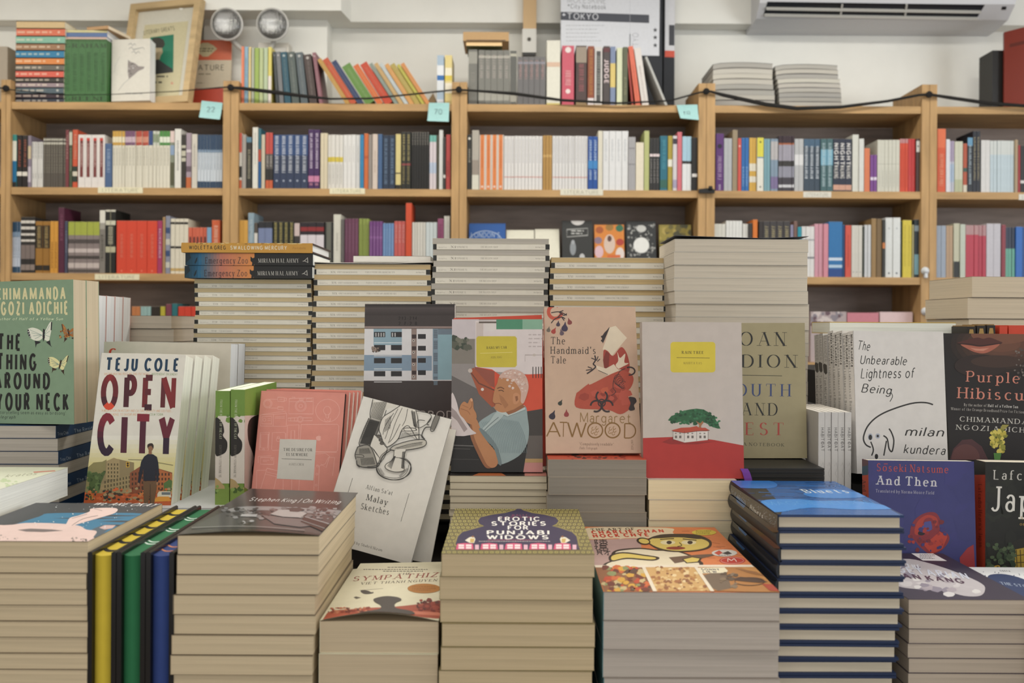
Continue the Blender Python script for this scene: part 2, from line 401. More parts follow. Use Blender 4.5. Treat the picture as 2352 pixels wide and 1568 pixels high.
    def blobs(s, x0, y0, x1, y1, n, cols, r0, r1, seed=1, asp=1.0, inside=None):
        rn = random.Random(seed); l = s.layer([(x0, y0), (x1, y1)])
        for i in range(n):
            x, y = rn.uniform(x0, x1), rn.uniform(y0, y1)
            if inside and not inside(x, y): continue
            r = rn.uniform(r0, r1); a0 = rn.random() * 6
            k = rn.choice((5, 6, 7))
            s._emit([(x + r * rn.uniform(.7, 1.2) * math.cos(a0 + 6.283 * j / k), y + asp * r * rn.uniform(.7, 1.2) * math.sin(a0 + 6.283 * j / k)) for j in range(k)], rn.choice(cols), l + (i % 40) * .1)
        s.used[-1] = (s.used[-1][0], l + 4)
    def scribble(s, x0, y0, x1, y1, n, col, w, seed=1):
        """rows of illegible small print"""
        rn = random.Random(seed); l = s.layer([(x0, y0), (x1, y1)])
        for i in range(n):
            y = y0 + (y1 - y0) * (i + .5) / n; x = x0; e = x1 - rn.random() * (x1 - x0) * .3
            while x < e:
                g = rn.uniform(.6, 1.6) * w * 3
                s._emit([(x, y - w / 2), (min(x + g, e), y - w / 2), (min(x + g, e), y + w / 2), (x, y + w / 2)], col, l); x += g + w
def mixc(a, b, t):
    A1, B1 = [int(a[i:i + 2], 16) for i in (0, 2, 4)], [int(b[i:i + 2], 16) for i in (0, 2, 4)]
    return ''.join('%02x' % int(p + (q - p) * max(0, min(1, t))) for p, q in zip(A1, B1))
# ---------------------------------------------------------------- books
# book frame: x across the cover, y from foot to head, z through the thickness (front cover at z = t)
def book_mesh(w, h, t, cov, page, spine='L', hard=False, back=None, spc=None, cm='print', ct=None, round_=True):
    c, g = MB(), MB()
    ct = ct or (.0024 if hard else .0004)
    o = .003 if hard else .00025
    back = back or cov; spc = spc or cov
    c.box((0, 0, t - ct), (w, h, t), cov, cm); c.box((0, 0, 0), (w, h, ct), back, cm)
    e = ct * .98
    lo, hi = [o, o], [w - o, h - o]
    if spine == 'L': lo[0] = e * .9
    elif spine == 'R': hi[0] = w - e * .9
    elif spine == 'N': lo[1] = e * .9
    elif spine == 'F': hi[1] = h - e * .9
    if hard:
        n = 7; prof = []
        b = t * .14
        for i in range(n + 1):
            a = i / n; prof.append((-b * math.sin(math.pi * a) + .0, a * t))
        inn = [(p[0] + ct, min(max(p[1], ct * .5), t - ct * .5)) for p in prof][::-1]
        if spine in 'LR':
            T = Matrix.Identity(4) if spine == 'L' else Matrix(((-1, 0, 0, w), (0, 1, 0, 0), (0, 0, 1, 0), (0, 0, 0, 1)))
            c.prism(prof + inn, 0, h, spc, cm, T)
        else:
            T = Matrix(((0, 1, 0, 0), (1, 0, 0, 0), (0, 0, 1, 0), (0, 0, 0, 1))) if spine == 'N' else Matrix(((0, 1, 0, 0), (-1, 0, 0, h), (0, 0, 1, 0), (0, 0, 0, 1)))
            c.prism(prof + inn, 0, w, spc, cm, T)
    else:
        if spine == 'L': c.box((0, 0, 0), (e, h, t), spc, cm)
        elif spine == 'R': c.box((w - e, 0, 0), (w, h, t), spc, cm)
        elif spine == 'N': c.box((0, 0, 0), (w, e, t), spc, cm)
        elif spine == 'F': c.box((0, h - e, 0), (w, h, t), spc, cm)
    g.box((lo[0], lo[1], ct), (hi[0], hi[1], t - ct), page, 'page')
    return c, g
def inv_proj(M, o, n):
    Mi = M.inverted()
    return lambda px, py: Mi @ cast(px, py, o, n)
def mk_book(name, label, cat, M, w, h, t, cov, page, group=None, art=None, quad=None, am='print', ak=None, side=None, **kw):
    """a book with a cover and a page block; art(Art) prints on the front cover, side(Art) on the near face (y = 0) or spine"""
    r = thing(name, label, cat, M, group)
    c, g = book_mesh(w, h, t, cov, page, **kw)
    n = (M.to_3x3() @ Vector((0, 0, 1)))
    cq = [pix(M @ Vector(p)) for p in ((0, 0, t), (w, 0, t), (w, h, t), (0, h, t))]
    if art: art(Art(c, inv_proj(M, M @ Vector((0, 0, t)), n), Vector((0, 0, 1)), cq, am, ak))
    if side:
        sp = kw.get('spine', 'L')
        if sp == 'N': o, ln = Vector((0, -.00003, 0)), Vector((0, -1, 0))
        elif sp == 'L': o, ln = Vector((-.00003, 0, 0)), Vector((-1, 0, 0))
        elif sp == 'R': o, ln = Vector((w + .00003, 0, 0)), Vector((1, 0, 0))
        if kw.get('hard'): o = o + ln * (t * .14)
        e = {'N': ((0, 0, 0), (w, 0, 0), (w, 0, t), (0, 0, t)), 'L': ((0, 0, 0), (0, h, 0), (0, h, t), (0, 0, t)), 'R': ((w, 0, 0), (w, h, 0), (w, h, t), (w, 0, t))}[sp]
        side(Art(c, inv_proj(M, M @ o, M.to_3x3() @ ln), ln, [pix(M @ Vector(p)) for p in e], am, ak))
    part(c, 'cover', r); part(g, 'page_block', r)
    return r
def stand(q, dB, dT, yaw=0.0):
    """frame and size of a face-on book from the photo corners of its front cover: TL, TR, BR, BL"""
    TL, TR, BR, BL = q
    if isinstance(dB, tuple): tl, tr, br, bl = [P(c[0], c[1], e) for c, e in zip(q, dB)]
    else: bl = P(BL[0], BL[1], dB - yaw / 2); br = P(BR[0], BR[1], dB + yaw / 2); tl = P(TL[0], TL[1], dT - yaw / 2); tr = P(TR[0], TR[1], dT + yaw / 2)
    ex = ((br - bl) + (tr - tl)).normalized(); ey = ((tl - bl) + (tr - br)); ey = (ey - ex * ey.dot(ex)).normalized(); ez = ex.cross(ey)
    w = ((br - bl).length + (tr - tl).length) / 2; h = ((tl - bl).length + (tr - br).length) / 2
    mid = (bl + br + tl + tr) / 4
    return mid - ex * w / 2 - ey * h / 2, ex, ey, ez, w, h
DEBUG = 0
def back_dir(ez):
    """level step that moves a leaning book one unit of thickness back"""
    v = Vector((-ez.x, -ez.y, 0)).normalized(); return v / -v.dot(ez)
def cover_book(name, label, cat, q, dB, dT, t, cov, page, art, yaw=0.0, spine='L', spc=None, copies=0, copylabel=None, gap=.0006, group=None, am='print', ak=None, side=None, hard=False, back=None, drop=(0, 0)):
    o, ex, ey, ez, w, h = stand(q, dB, dT, yaw)
    if DEBUG: print('FIT', label[:40], [tuple(round(b - a) for a, b in zip(c, pix(o + ex * (w * i) + ey * (h * j)))) for c, (i, j) in zip(q, ((0, 1), (1, 1), (1, 0), (0, 0)))])
    M = frame(o - ez * t, ex, ey, ez)
    r = mk_book(name, label, cat, M, w, h, t, cov, page, group, art, None if art is None else q, am, ak, side, spine=spine, spc=spc, hard=hard, back=back)
    for i in range(copies):
        M2 = frame(o - ez * t + back_dir(ez) * ((t + gap) * (i + 1)) + ex * drop[0] * (i + 1) + ey * drop[1] * (i + 1), ex, ey, ez)
        dup(r, M2, copylabel(i), group)
    return r, M, w, h
def lie(x, y, z, ang=0.0):
    c, s = math.cos(ang), math.sin(ang)
    return Matrix(((c, -s, 0, x), (s, c, 0, y), (0, 0, 1, z), (0, 0, 0, 1)))
def pile(name, cat, group, xl, xr, d, ytop, n, t, depth, cov, page, label, ang=0.0, topart=None, toplabel=None, jit=.0012, seed=1, quad=None, am='print', zmin=.85, **kw):
    """a pile of lying books seen at the photo columns xl..xr at depth d with its top at row ytop; label(i) for book i from the top"""
    rn = random.Random(seed); x = X(xl, d); w = X(xr, d) - x; z = P((xl + xr) / 2, ytop, d).z
    x += (P(xl, ytop, d).x - X(xl, d)); out = []; n = min(n, int((z - zmin + .0015) / t))
    def M(i):
        j = 0 if i == 0 else jit
        return lie(x + rn.uniform(-j, j), d + rn.uniform(-j, j), z - t * (i + 1), ang + (rn.uniform(-1, 1) * .006 if i and jit else 0))
    base = None
    for i in range(n):
        m = M(i)
        if i == 0 and topart:
            out.append(mk_book(name, toplabel or label(0), cat, m, w, depth, t - .0002, cov, page, group, topart, quad, am, **kw))
        elif base is None:
            base = mk_book(name, label(i), cat, m, w, depth, t - .0002, cov, page, group, **kw); out.append(base)
        else: out.append(dup(base, m, label(i), group))
    return out
# ---------------------------------------------------------------- the room
BD = 3.25                        # depth of the bookcase front
WY = 3.62
def slab(name, lo, hi, col, m='wall'):
    b = MB(); b.box(lo, hi, col, m); return struct(b.build(name))
WALLC = (.83, .82, .765)
slab('floor', (-3.4, -2.6, -.1), (3.4, 3.8, 0), (.22, .17, .13), 'wood')
slab('ceiling', (-3.4, -2.6, 2.8), (3.4, 3.8, 2.9), (.8, .78, .74))
slab('wall_back', (-3.4, WY, 0), (3.4, WY + .12, 2.8), WALLC)
slab('wall_left', (-3.4, -2.6, 0), (-3.3, WY, 2.8), WALLC)
slab('wall_right', (3.3, -2.6, 0), (3.4, WY, 2.8), WALLC)
slab('wall_column', (X(465, 3.52), 3.52, 0), (X(748, 3.52), WY + .02, 2.8), WALLC)
zb = Z(52, 3.54)
b = MB()
for x0, x1, y0 in ((-3.3, X(385, 3.54), 3.54), (X(785, 3.54), 3.3, 3.54)): b.box((x0, y0, zb), (x1, WY + .02, 2.8), WALLC, 'wall')
b.prism([(X(385, 3.54) - .02, WY), (X(385, 3.54) - .02, 3.54), (X(410, 3.42), 3.415), (X(780, 3.42), 3.415), (X(785, 3.54) + .03, 3.54), (X(785, 3.54) + .03, WY)], zb + .0005, 2.8, WALLC, 'wall', ax='z')
struct(b.build('wall_beam'))
# ---------------------------------------------------------------- the bookcases
WD, WD2 = (.42, .26, .115), (.42, .26, .12)
POST = [(0, 11, 22), (510, 527, 545), (1035, 1053, 1070), (1602, 1620, 1640), (2115, 2133, 2150), (2655, 2673, 2690)]
ROWY = [239, 435, 632, 829, 1026, 1223]      # top edge of each shelf at the middle of the picture
SHZ = [Z(y, BD) for y in ROWY]; SHT = .0262
PTOP = Z(189, BD); CASED = .25
BAYN = ['leftmost', 'second', 'third', 'fourth', 'rightmost']
def XB(px): return X(px, BD)
cases = []
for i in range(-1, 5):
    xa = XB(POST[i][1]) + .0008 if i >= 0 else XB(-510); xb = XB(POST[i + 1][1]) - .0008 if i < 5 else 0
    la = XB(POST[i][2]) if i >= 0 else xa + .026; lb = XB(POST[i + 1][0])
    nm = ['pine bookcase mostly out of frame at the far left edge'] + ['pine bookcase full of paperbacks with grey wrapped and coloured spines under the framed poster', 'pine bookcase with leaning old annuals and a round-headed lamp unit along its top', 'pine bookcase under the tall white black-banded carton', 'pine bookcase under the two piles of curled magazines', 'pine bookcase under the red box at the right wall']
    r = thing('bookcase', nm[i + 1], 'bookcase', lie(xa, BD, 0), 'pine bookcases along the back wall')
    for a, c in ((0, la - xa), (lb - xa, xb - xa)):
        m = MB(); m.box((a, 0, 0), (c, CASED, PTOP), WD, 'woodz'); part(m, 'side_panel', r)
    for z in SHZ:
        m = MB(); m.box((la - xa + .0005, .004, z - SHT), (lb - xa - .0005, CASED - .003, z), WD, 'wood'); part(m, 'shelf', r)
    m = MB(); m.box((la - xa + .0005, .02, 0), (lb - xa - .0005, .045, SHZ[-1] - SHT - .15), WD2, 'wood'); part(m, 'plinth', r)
    m = MB(); m.box((la - xa + .0005, CASED - .002, SHZ[-1] - .2), (lb - xa - .0005, CASED, SHZ[0] - SHT), (.27, .215, .185), 'wood'); part(m, 'back_shade_panel', r)  # added dark sheet; its brown stands in for shade on the wall behind
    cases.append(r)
# ---------------------------------------------------------------- books in the shelves
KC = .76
# row strings: "x0-x1,ytop,name,colour[,n][,pattern]" in the pixels of an enlarged detail; pattern: y0:y1:colour bands (0 top, 1 foot), T colour lettering, G colour small marks
SPM = {}
def spine_book(kind, w, h, col, pat, dep=.13):
    key = (kind, round(w, 4), round(h, 4), col, pat, dep)
    if key in SPM: return SPM[key]
    m = MB(); m.box((0, 0, 0), (w, dep, h), col, 'print'); rn = random.Random(hash(len(SPM)) & 255)
    m.box((.0012, .001, h), (w - .0012, dep - .003, h + .0004), (.55, .5, .42), 'page')
    y = -.0003
    for p in (pat or '').split('/'):
        if not p: continue
        if p[0] == 'T' or p[0] == 'G':                     # lettering up the spine
            c, z0, z1 = p[1:].split(':')[0], *(float(v) for v in p.split(':')[1:3]); z = float(z0) * h; e = float(z1) * h
            half = w * (.24 if p[0] == 'T' else .13)
            while z < e:
                s = rn.uniform(.0045, .0075) if p[0] == 'T' else rn.uniform(.003, .005)
                k = rn.choice((0, 1, 2)); q = lambda a, b, c_, d: m.poly([(w / 2 + a, y, z + b), (w / 2 + c_, y, z + b), (w / 2 + c_, y, z + d), (w / 2 + a, y, z + d)], c, 'print')
                q(-half, 0, half, s * .3)
                if k != 1: q(-half, s * .55, half, s * .8)
                if k: q(-half, 0, -half + s * .3, s * .8)
                z += s * 1.3
        elif p[0] == 'W':                                    # a word in clear letters, reading down the spine
            c, word, z0, z1 = p[1:].split(':')
            Q, ln = text_quads(word, 'bold'); e0, e1 = float(z0) * h, float(z1) * h; hh = w * .62
            for qd in Q: m.poly([(w / 2 - hh / 2 + v * hh, y, e1 - u / ln * (e1 - e0)) for u, v in qd], c, 'print')
        elif p[0] == 'L':                                    # one letter, upright
            c, word, z0, z1 = p[1:].split(':'); Q, ln = text_quads(word, 'serif'); e0, e1 = float(z0) * h, float(z1) * h
            for qd in Q: m.poly([(w * .14 + u / ln * w * .72, y, e0 + v * (e1 - e0)) for u, v in qd], c, 'print')
        elif p[0] == 'D':
            c, z0, r = p[1:].split(':'); r = float(r) * w
            m.poly([(w / 2 + r * math.cos(k * .5236), y - .0001, float(z0) * h + r * math.sin(k * .5236)) for k in range(12)], c, 'print')
        elif p[0] == 'N':
            c, z0, z1, ins = p[1:].split(':'); i = float(ins) * w
            m.poly([(i, y, float(z0) * h), (w - i, y, float(z0) * h), (w - i, y, float(z1) * h), (i, y, float(z1) * h)], c, 'print')
        else:
            a, e, c = p.split(':')
            m.poly([(0, y, (1 - float(e)) * h), (w, y, (1 - float(e)) * h), (w, y, (1 - float(a)) * h), (0, y, (1 - float(a)) * h)], c, 'print')
        y -= .00012
    SPM[key] = m.data(kind); return SPM[key]
def shelf_books(spec, kind, cat, sx, ox, sy, oy, zsh, place, setback=.012, d=BD, lean=0, uniq=None):
    rows = []
    for e in spec.strip().split('\n'):
        f = e.split(',')
        x0, x1 = (float(v) / sx + ox for v in f[0].split('-')); rows.append((x0, x1, float(f[1]) / sy + oy, f[2], f[3], int(f[4]) if len(f) > 4 and f[4] else 1, f[5] if len(f) > 5 else '', float(f[6]) if len(f) > 6 else 0))
    cur = -9
    seen = {}
    for x0, x1, yt, nm, col, n, pat, an in rows: seen[(nm, n)] = seen.get((nm, n), 0) + 1
    cnt = {}
    for k, (x0, x1, yt, nm, col, n, pat, an) in enumerate(rows):
        dd = d + setback + (k % 3) * .002
        a, b_ = X(x0, dd), X(x1, dd)
        for pi in range(5):
            if POST[pi][1] < (x0 + x1) / 2 < POST[pi + 1][1]: a = max(a, XB(POST[pi][2]) + .0012); b_ = min(b_, XB(POST[pi + 1][0]) - .0012)
        a = max(a, cur + .0003); w = (b_ - a) / n - .0009
        if w < .002: w = .004
        h = Z(yt, dd) + .0052 * a - zsh          # the picture leans with the camera
        h = max(.05, h)
        rn = random.Random(k + int(x0))
        for i in range(n):
            hh = h * (1 + (rn.uniform(-.006, .006) if n > 1 else 0))
            o = bpy.data.objects.new(kind, spine_book(kind, w, h, col, pat, .125)); COL.objects.link(o)
            o.location = (a + i * (w + .0009), dd + (rn.uniform(0, .004) if n > 1 else 0), zsh + .0004)
            if an: o.rotation_euler = (0, math.radians(an), 0)
            dup_n = seen[(nm, n)] > 1
            if n > 1:
                lab = f"{ORD[i]} of {NUM[n]} {nm} books, {place}" + (f", beside {rows[k - 1][3] if k else rows[k + 1][3]}" if dup_n else '')
            else:
                pv = rows[k - 1][3] if k else None; nx = rows[k + 1][3] if k + 1 < len(rows) else None
                if pv and nx: lab = f"{nm} book between {pv} and {nx}, {place}"
                else: lab = f"{nm} book at the end beside {pv or nx}, {place}"
            nw = lambda q: len(q.replace('-', '').split())
            if nw(lab) > 16: lab = f"{nm} book right beside {min((v for v in (pv, nx) if v), key=nw)}, {place}"
            if nw(lab) > 16: lab = f"{nm} book, {place}"
            tag(o, lab, cat, f"{nm} books, {place}" if n > 1 else None)
        cur = a + n * (w + .0009)
S2 = lambda b: f"upper shelf, {BAYN[b]} bookcase"
S3 = lambda b: f"lower shelf, {BAYN[b]} bookcase"
R = 'paperback'
shelf_books('''106-153,165,teal white blue,3f8f88,1,.12:.5:e6e4d4/.5:.98:1f6f9d/.9:1:2a2a28
156-205,170,white-banded black,221f1d,1,.7:.78:e8e2d4/Tb0553c:.4:.9
206-260,172,white-banded dark brown,28211f,1,.7:.78:e8e2d4/Ta8604a:.4:.9
263-294,175,mauve,8a7f8c,1,.2:.45:cdbb9a/.6:.9:c6bcc4
296-404,235,pale grey,dbd8d2,4,T9c9a98:.64:.95/G66635f:.2:.3
408-624,195,dark grey,5c554d,9,.02:.05:c8c4b4/.09:.13:c8c4b4/T8f8878:.3:.85
626-656,120,maroon,7c3c42,1,Tb9938a:.5:.9
657-690,130,dark green,4c5540,1,.02:.25:c9c6b4/T98a088:.3:.7
692-742,118,orange and black,cf5a3c,1,.63:.9:2f3b31/.72:.8:d8d0bc/Td9a58c:.5:.9
745-1003,165,white boxed maroon,e9e2dc,4,N7b3f3c:.2:.94:.25/Nd0463c:.89:.94:.25/Gd9b8b0:.4:.85
1006-1072,250,steel blue,51698f,1,T9db0c8:.35:.85
1077-1196,130,cream with a yellow cap,e3ddcb,4,0:.25:cfa24a/.1:.2:efe2c0/G8a867a:.4:.7
1197-1298,130,cream with a purple cap,e3ddcb,3,0:.25:7a5372/.1:.2:cbb3bf/G8a867a:.4:.7
1300-1425,130,cream with a red cap,e3ddcb,4,0:.25:b8503f/.1:.2:d8947c/G8a867a:.4:.7
1427-1468,130,cream with a blue cap,e3ddcb,1,0:.25:3a5084/G8a867a:.4:.7
1469-1528,130,cream with a pale cap,e3ddcb,2,0:.25:cfd2c4/.05:.2:8e9c80/G8a867a:.4:.7
1530-1632,130,cream with a green cap,e3ddcb,3,0:.25:4f8d45/.1:.2:e6ead8/G8a867a:.4:.7
1634-1676,130,photographic green and white,8a8f7c,1,0:.2:e6cfc8/.25:.42:8fa4c0/.55:.95:5b5a44
1678-1740,110,bright white,e6e3da,1,G6a6a6a:.3:.8
1742-1786,165,black and white patterned,39352f,1,.2:.5:c5c1ac/.25:.3:39352f/.4:.43:39352f
1788-1840,150,mauve and orange,a897a2,1,.6:.7:6d5c66/.8:1:c56b3e/.3:.35:d8ccd0
1843-1896,160,cream,d6cfc2,1,G98928a:.4:.8
1898-2138,165,navy and white,cfd6dd,8,0:.28:2f4763/.28:.33:8095ab/.87:1:31465f/G8a98a8:.35:.7''', R, 'book', 4.2, 0, 4.2, 270, SHZ[1], S2(0))
shelf_books('''76-190,1005,navy and pale blue,c6cedb,3,0:.2:24445e/.2:.3:7f95ac/.88:1:2c4a63/T8c99ab:.3:.7
196-333,960,black and white checked,2e2a28,3,.06:.11:ddd6cc/.17:.22:ddd6cc/.29:.33:ddd6cc/.4:.44:ddd6cc/.5:.75:7f716c/.85:.95:8f8078
336-475,1000,leopard brown,a27434,2,.08:.52:3a2f22/Tb49a62:.5:.88/.85:.95:30281f
480-556,1000,mustard,d79a3f,2,T8f5f20:.1:.6
558-618,870,plum,57263c,1,T8a5268:.5:.9
621-650,1000,navy grey,4c5063,1,T8d90a0:.4:.8
653-955,1005,lime topped photo,8c7f7c,5,0:.26:a8b04a/.34:.42:544c4a/.52:.6:cbbdb8/.66:.72:4a4340/.8:.9:c8bab4/.93:.98:58504c
957-1012,895,grey and white,857f77,1,0:.2:e4e0d4/.2:.3:a8a398/T5a554e:.2:.6
1014-1112,890,black with cream panels,22221f,1,0:.03:d8d4c4/.17:.24:d6d2bc/.58:.67:bdb89a/Tc9c4ac:.46:.72/N8f8a70:.0:1:.47
1118-1512,995,red-orange,d94b33,4,Ge0806a:.3:.75/De87a60:.05:.1
1516-1562,995,magenta,a83a62,1,Te0b8c8:.3:.85
1566-1594,960,tan,b18f63,1,
1596-1638,950,blue patterned,8d90a0,1,.2:.3:3c5078/.4:.5:c8c4b8/.6:.7:3c5078/.8:.9:c8c4b8
1641-1810,975,white with black marks,e0d8c4,4,.06:.1:2a2622/.5:.54:2a2622/.9:.95:c8a868
1814-1990,1060,salmon,d3694f,5,N4f2a28:.52:.8:.25/G7a3a30:.1:.4
1993-2036,1060,sky blue,7fa6c4,1,
2040-2120,990,orange,d0633c,1,Tf0c8b0:.55:.9''', 'novel', 'book', 4.2, 0, 4.2, 270, SHZ[2], S3(0))
shelf_books('''108-143,150,white and red,d3cfc6,1,0:.35:cf5a48/.6:.8:2c2a28/.85:1:c8623c
145-182,165,warm grey,a9a29a,1,
185-238,190,black with pale lettering,32302a,1,0:.1:5f8598/Ta39c84:.2:.75
245-297,95,tall white,e2dfd4,1,Gb0ada2:.4:.9
300-328,105,teal orange and blue,356a78,1,.35:.55:b5503c/.55:1:2b5c90
331-365,165,cream,cfc3ac,1,
370-440,145,red topped black,2e2c2a,2,0:.38:c45048/.38:.65:5f5a56/.85:1:c8613c/Tb8b0a8:.4:.6
443-778,165,navy blue,323d58,5,.0:.38:35507f/Td5d8de:.3:.95/Da0a8b8:.15:.16
783-892,115,purple and pink,45275a,2,Tddcfe0:.35:.95/.78:.88:c982a4/N9d6a80:.06:.1:.2
900-968,150,cream pair of,dccfb2,2,
970-1118,165,white yellow labelled,e2ded6,4,.41:.5:d8c24c/G9a968a:.1:.45
1120-1280,165,plain white,e6e4e0,4,Gc4c2bc:.5:.8
1282-1318,165,sky blue,3585b2,1,
1321-1362,155,orange,cf6f3c,1,.4:.45:b85a30
1364-1400,165,grey-brown,9a9088,1,
1402-1452,160,pale pink,d8c8bb,1,Gb8a090:.3:.7
1455-1497,160,denim blue,46648c,1,
1500-1622,170,dark navy,26344a,2,T6f86a0:.1:.95
1626-1676,160,pale yellow,d9c98a,1,.7:.72:2e2c28/.92:1:24221e
1680-1772,140,black gold lettered,24241f,2,Tb3a468:.5:.95/T8d8050:.1:.45/.55:.58:8f3f44
1777-1948,140,plain black,1f1d1b,7,T8f8a80:.78:.98
1952-2018,170,white pink and teal,d8ccd0,2,0:.12:74b3a8/.5:.7:b8c4d8
2021-2042,170,olive black,4c4838,1,
2045-2082,120,slim white,dcdcd8,1,
2084-2108,190,charcoal,3d3a38,1,.72:.78:d8d4cc
2112-2154,165,brick red,bd4a46,1,T7a2c2c:.25:.5''', R, 'book', 4.2, 520, 4.2, 270, SHZ[1], S2(1))
shelf_books('''106-202,990,amber,d5a24c,2,
206-262,920,pale blue-grey,8fa4b0,1,Tb9c6cc:.3:.9
264-298,1015,dark and white,585048,1,.2:.6:d8d4cc
302-440,1005,black and slate,2c2c30,2,.12:.55:7a86a8/.55:.8:2c2c30
446-648,1005,black gold-edged,26281f,4,Tb7a866:.1:.97
652-703,1020,pale pink and black,cfbcb8,1,.25:.5:3c3836/.6:.8:e4d8d4
707-938,1010,black red and white,2b2228,3,.09:.17:8f2e30/.24:.85:dcd4d8
946-1024,1010,black yellow lettered,2a2a26,1,Td8c23c:.2:.9/N6a6a60:.0:1:.8
1030-1102,935,ivory,d9d6c8,1,Gb0aea2:.4:.7
1105-1132,980,dark grey,6a6663,1,
1136-1270,975,wine purple,6d3f56,4,G9a7088:.4:.9
1275-1372,975,olive green,8f9c4e,3,G6f7a38:.3:.9
1376-1502,1000,violet,74437f,4,.28:.33:8a5a94/Gb08ab8:.2:.9
1506-1612,1020,light blue,6f92bf,4,Ga8c0dc:.3:.9
1615-1722,1000,coral pink,c8605a,3,Td89a94:.6:.95
1726-1784,825,tall red-orange,d2502f,1,
1788-1918,1010,off-white,d6d2c8,5,
1921-2030,1010,pale blue-white,ccd4d4,3,
2034-2092,975,plum,8f4a6c,1,T6d2f4c:.3:.9
2096-2150,950,slim white,d8d6cc,2,Ga8a69c:.4:.9''', 'novel', 'book', 4.2, 520, 4.2, 270, SHZ[2], S3(1))
shelf_books('''121-163,155,black,31302c,1,Tada898:.5:.75/De8e4d8:.93:.3
166-229,115,stone grey,b5aea2,1,.5:.75:9c9084/.75:1:dcd8c8
231-452,155,orange striped,e2d8cc,4,Nde8448:.0:1:.17/De8d0c0:.06:.2/Gc66a38:.4:.9
455-800,165,slim white,e2dfdc,11,.75:.77:d8a8a0/Gb4b4bc:.5:.95
803-888,160,caramel,b58c4c,3,.35:.4:cfa868
890-1208,165,thin ivory,e0dedc,11,.75:.77:d8a8a0/Gb4b4bc:.5:.95
1211-1298,170,royal blue,22509c,2,Tc4d8ec:.2:.92/.45:.6:3f86c4
1301-1342,120,cream,ded8c6,1,
1345-1573,120,tall white,e2e2e2,4,Gb8bcc0:.5:.85
1577-1638,175,pale grey,b0aeb0,3,.2:.22:8f8d90/.5:.52:8f8d90
1641-1713,225,ecru,e6dcc6,1,
1716-1762,120,pale green,b8bc7e,1,
1766-1855,185,black white-dotted,2c2b2b,3,.3:.35:e4d4d4/T8f8c88:.15:.6
1860-1926,165,teal,276c80,1,T4f98a8:.4:.9/.8:.95:356458
1930-1972,165,mustard,ad9a3e,1,.43:.56:e6e4d4
1975-2012,165,white and mauve,d4ced0,1,.05:.15:3a3440/.8:.95:a8a0b8
2015-2056,130,rose pink,d4707a,1,
2060-2142,170,sky and white,e4e6e6,2,0:.45:a8cbdc/.45:.5:2a2826
2147-2198,180,black white-banded,221f1e,1,.68:.74:e4e0dc''', R, 'book', 3.92, 1040, 3.92, 270, SHZ[1], S2(2))
shelf_books('''262-338,155,purple,5b3272,1,Tb098b8:.2:.6/D241830:.78:.3/Gd8c8e0:.02:.1
341-420,200,silver grey,b3b5b8,2,
423-472,120,taupe,9a8a70,1,
476-508,200,coral red,cf564c,1,De8c0b8:.85:.3
512-582,195,cobalt blue,2f6cae,2,T8fb4dc:.1:.45
586-655,195,mustard and white,d2a84c,2,.48:.62:e2dccb/.72:.83:e2dccb
661-723,195,yellow and white,e2e0d4,1,0:.36:dbd24c/.36:.38:5d8cb0/D2a2a2a:.92:.15/D3a3a3a:.08:.12
727-788,205,aqua,7aa3ae,2,
792-863,205,grey-blue,8296a8,2,.05:.4:b8b4b4/.72:.95:7c6f96
871-1018,175,dark patterned,48444c,8,.0:.13:3a2830/.13:.16:b0643c/.16:.45:a8a4b0/.45:.55:3a3836/.55:.75:9a9aa8/.88:.93:d8d8dc
1022-1108,205,silver,b9babb,2,.3:.5:dcdcdc
1112-1272,205,slate blue,3d4b59,3,0:.15:46627a/Td3dae0:.25:.85
1276-1392,205,teal and aqua,47686c,2,.2:.5:7aaec4/Tb4c8cc:.1:.9
1395-1575,205,navy salmon-footed,2c3142,3,WE3E0DC:NIGHT:.5:.92/WD8D4CC:WALKING:.25:.5/.87:.97:d0a08a
1580-1640,165,tall ivory,d6d6cc,1,
1642-1692,205,milk white,d9d9d4,1,
1696-1752,295,apricot,dc8058,2,
1756-1818,360,violet,7d4a92,2,.6:.68:e4d8e8
1822-2036,215,eggshell,d2d0c2,6,.46:.47:b4b2a4/Gb0aea2:.1:.4
2040-2118,205,tomato,d85034,3,0:.08:c08888/Gb83c24:.1:.8
2121-2190,205,crimson,c63a38,2,Gd86a60:.1:.3
2196-2240,205,brown white-topped,54403c,1,.04:.25:dcdad4/D2c2c2c:.86:.25''', R, 'book', 4.2, 1580, 4.2, 270, SHZ[1], S2(3))
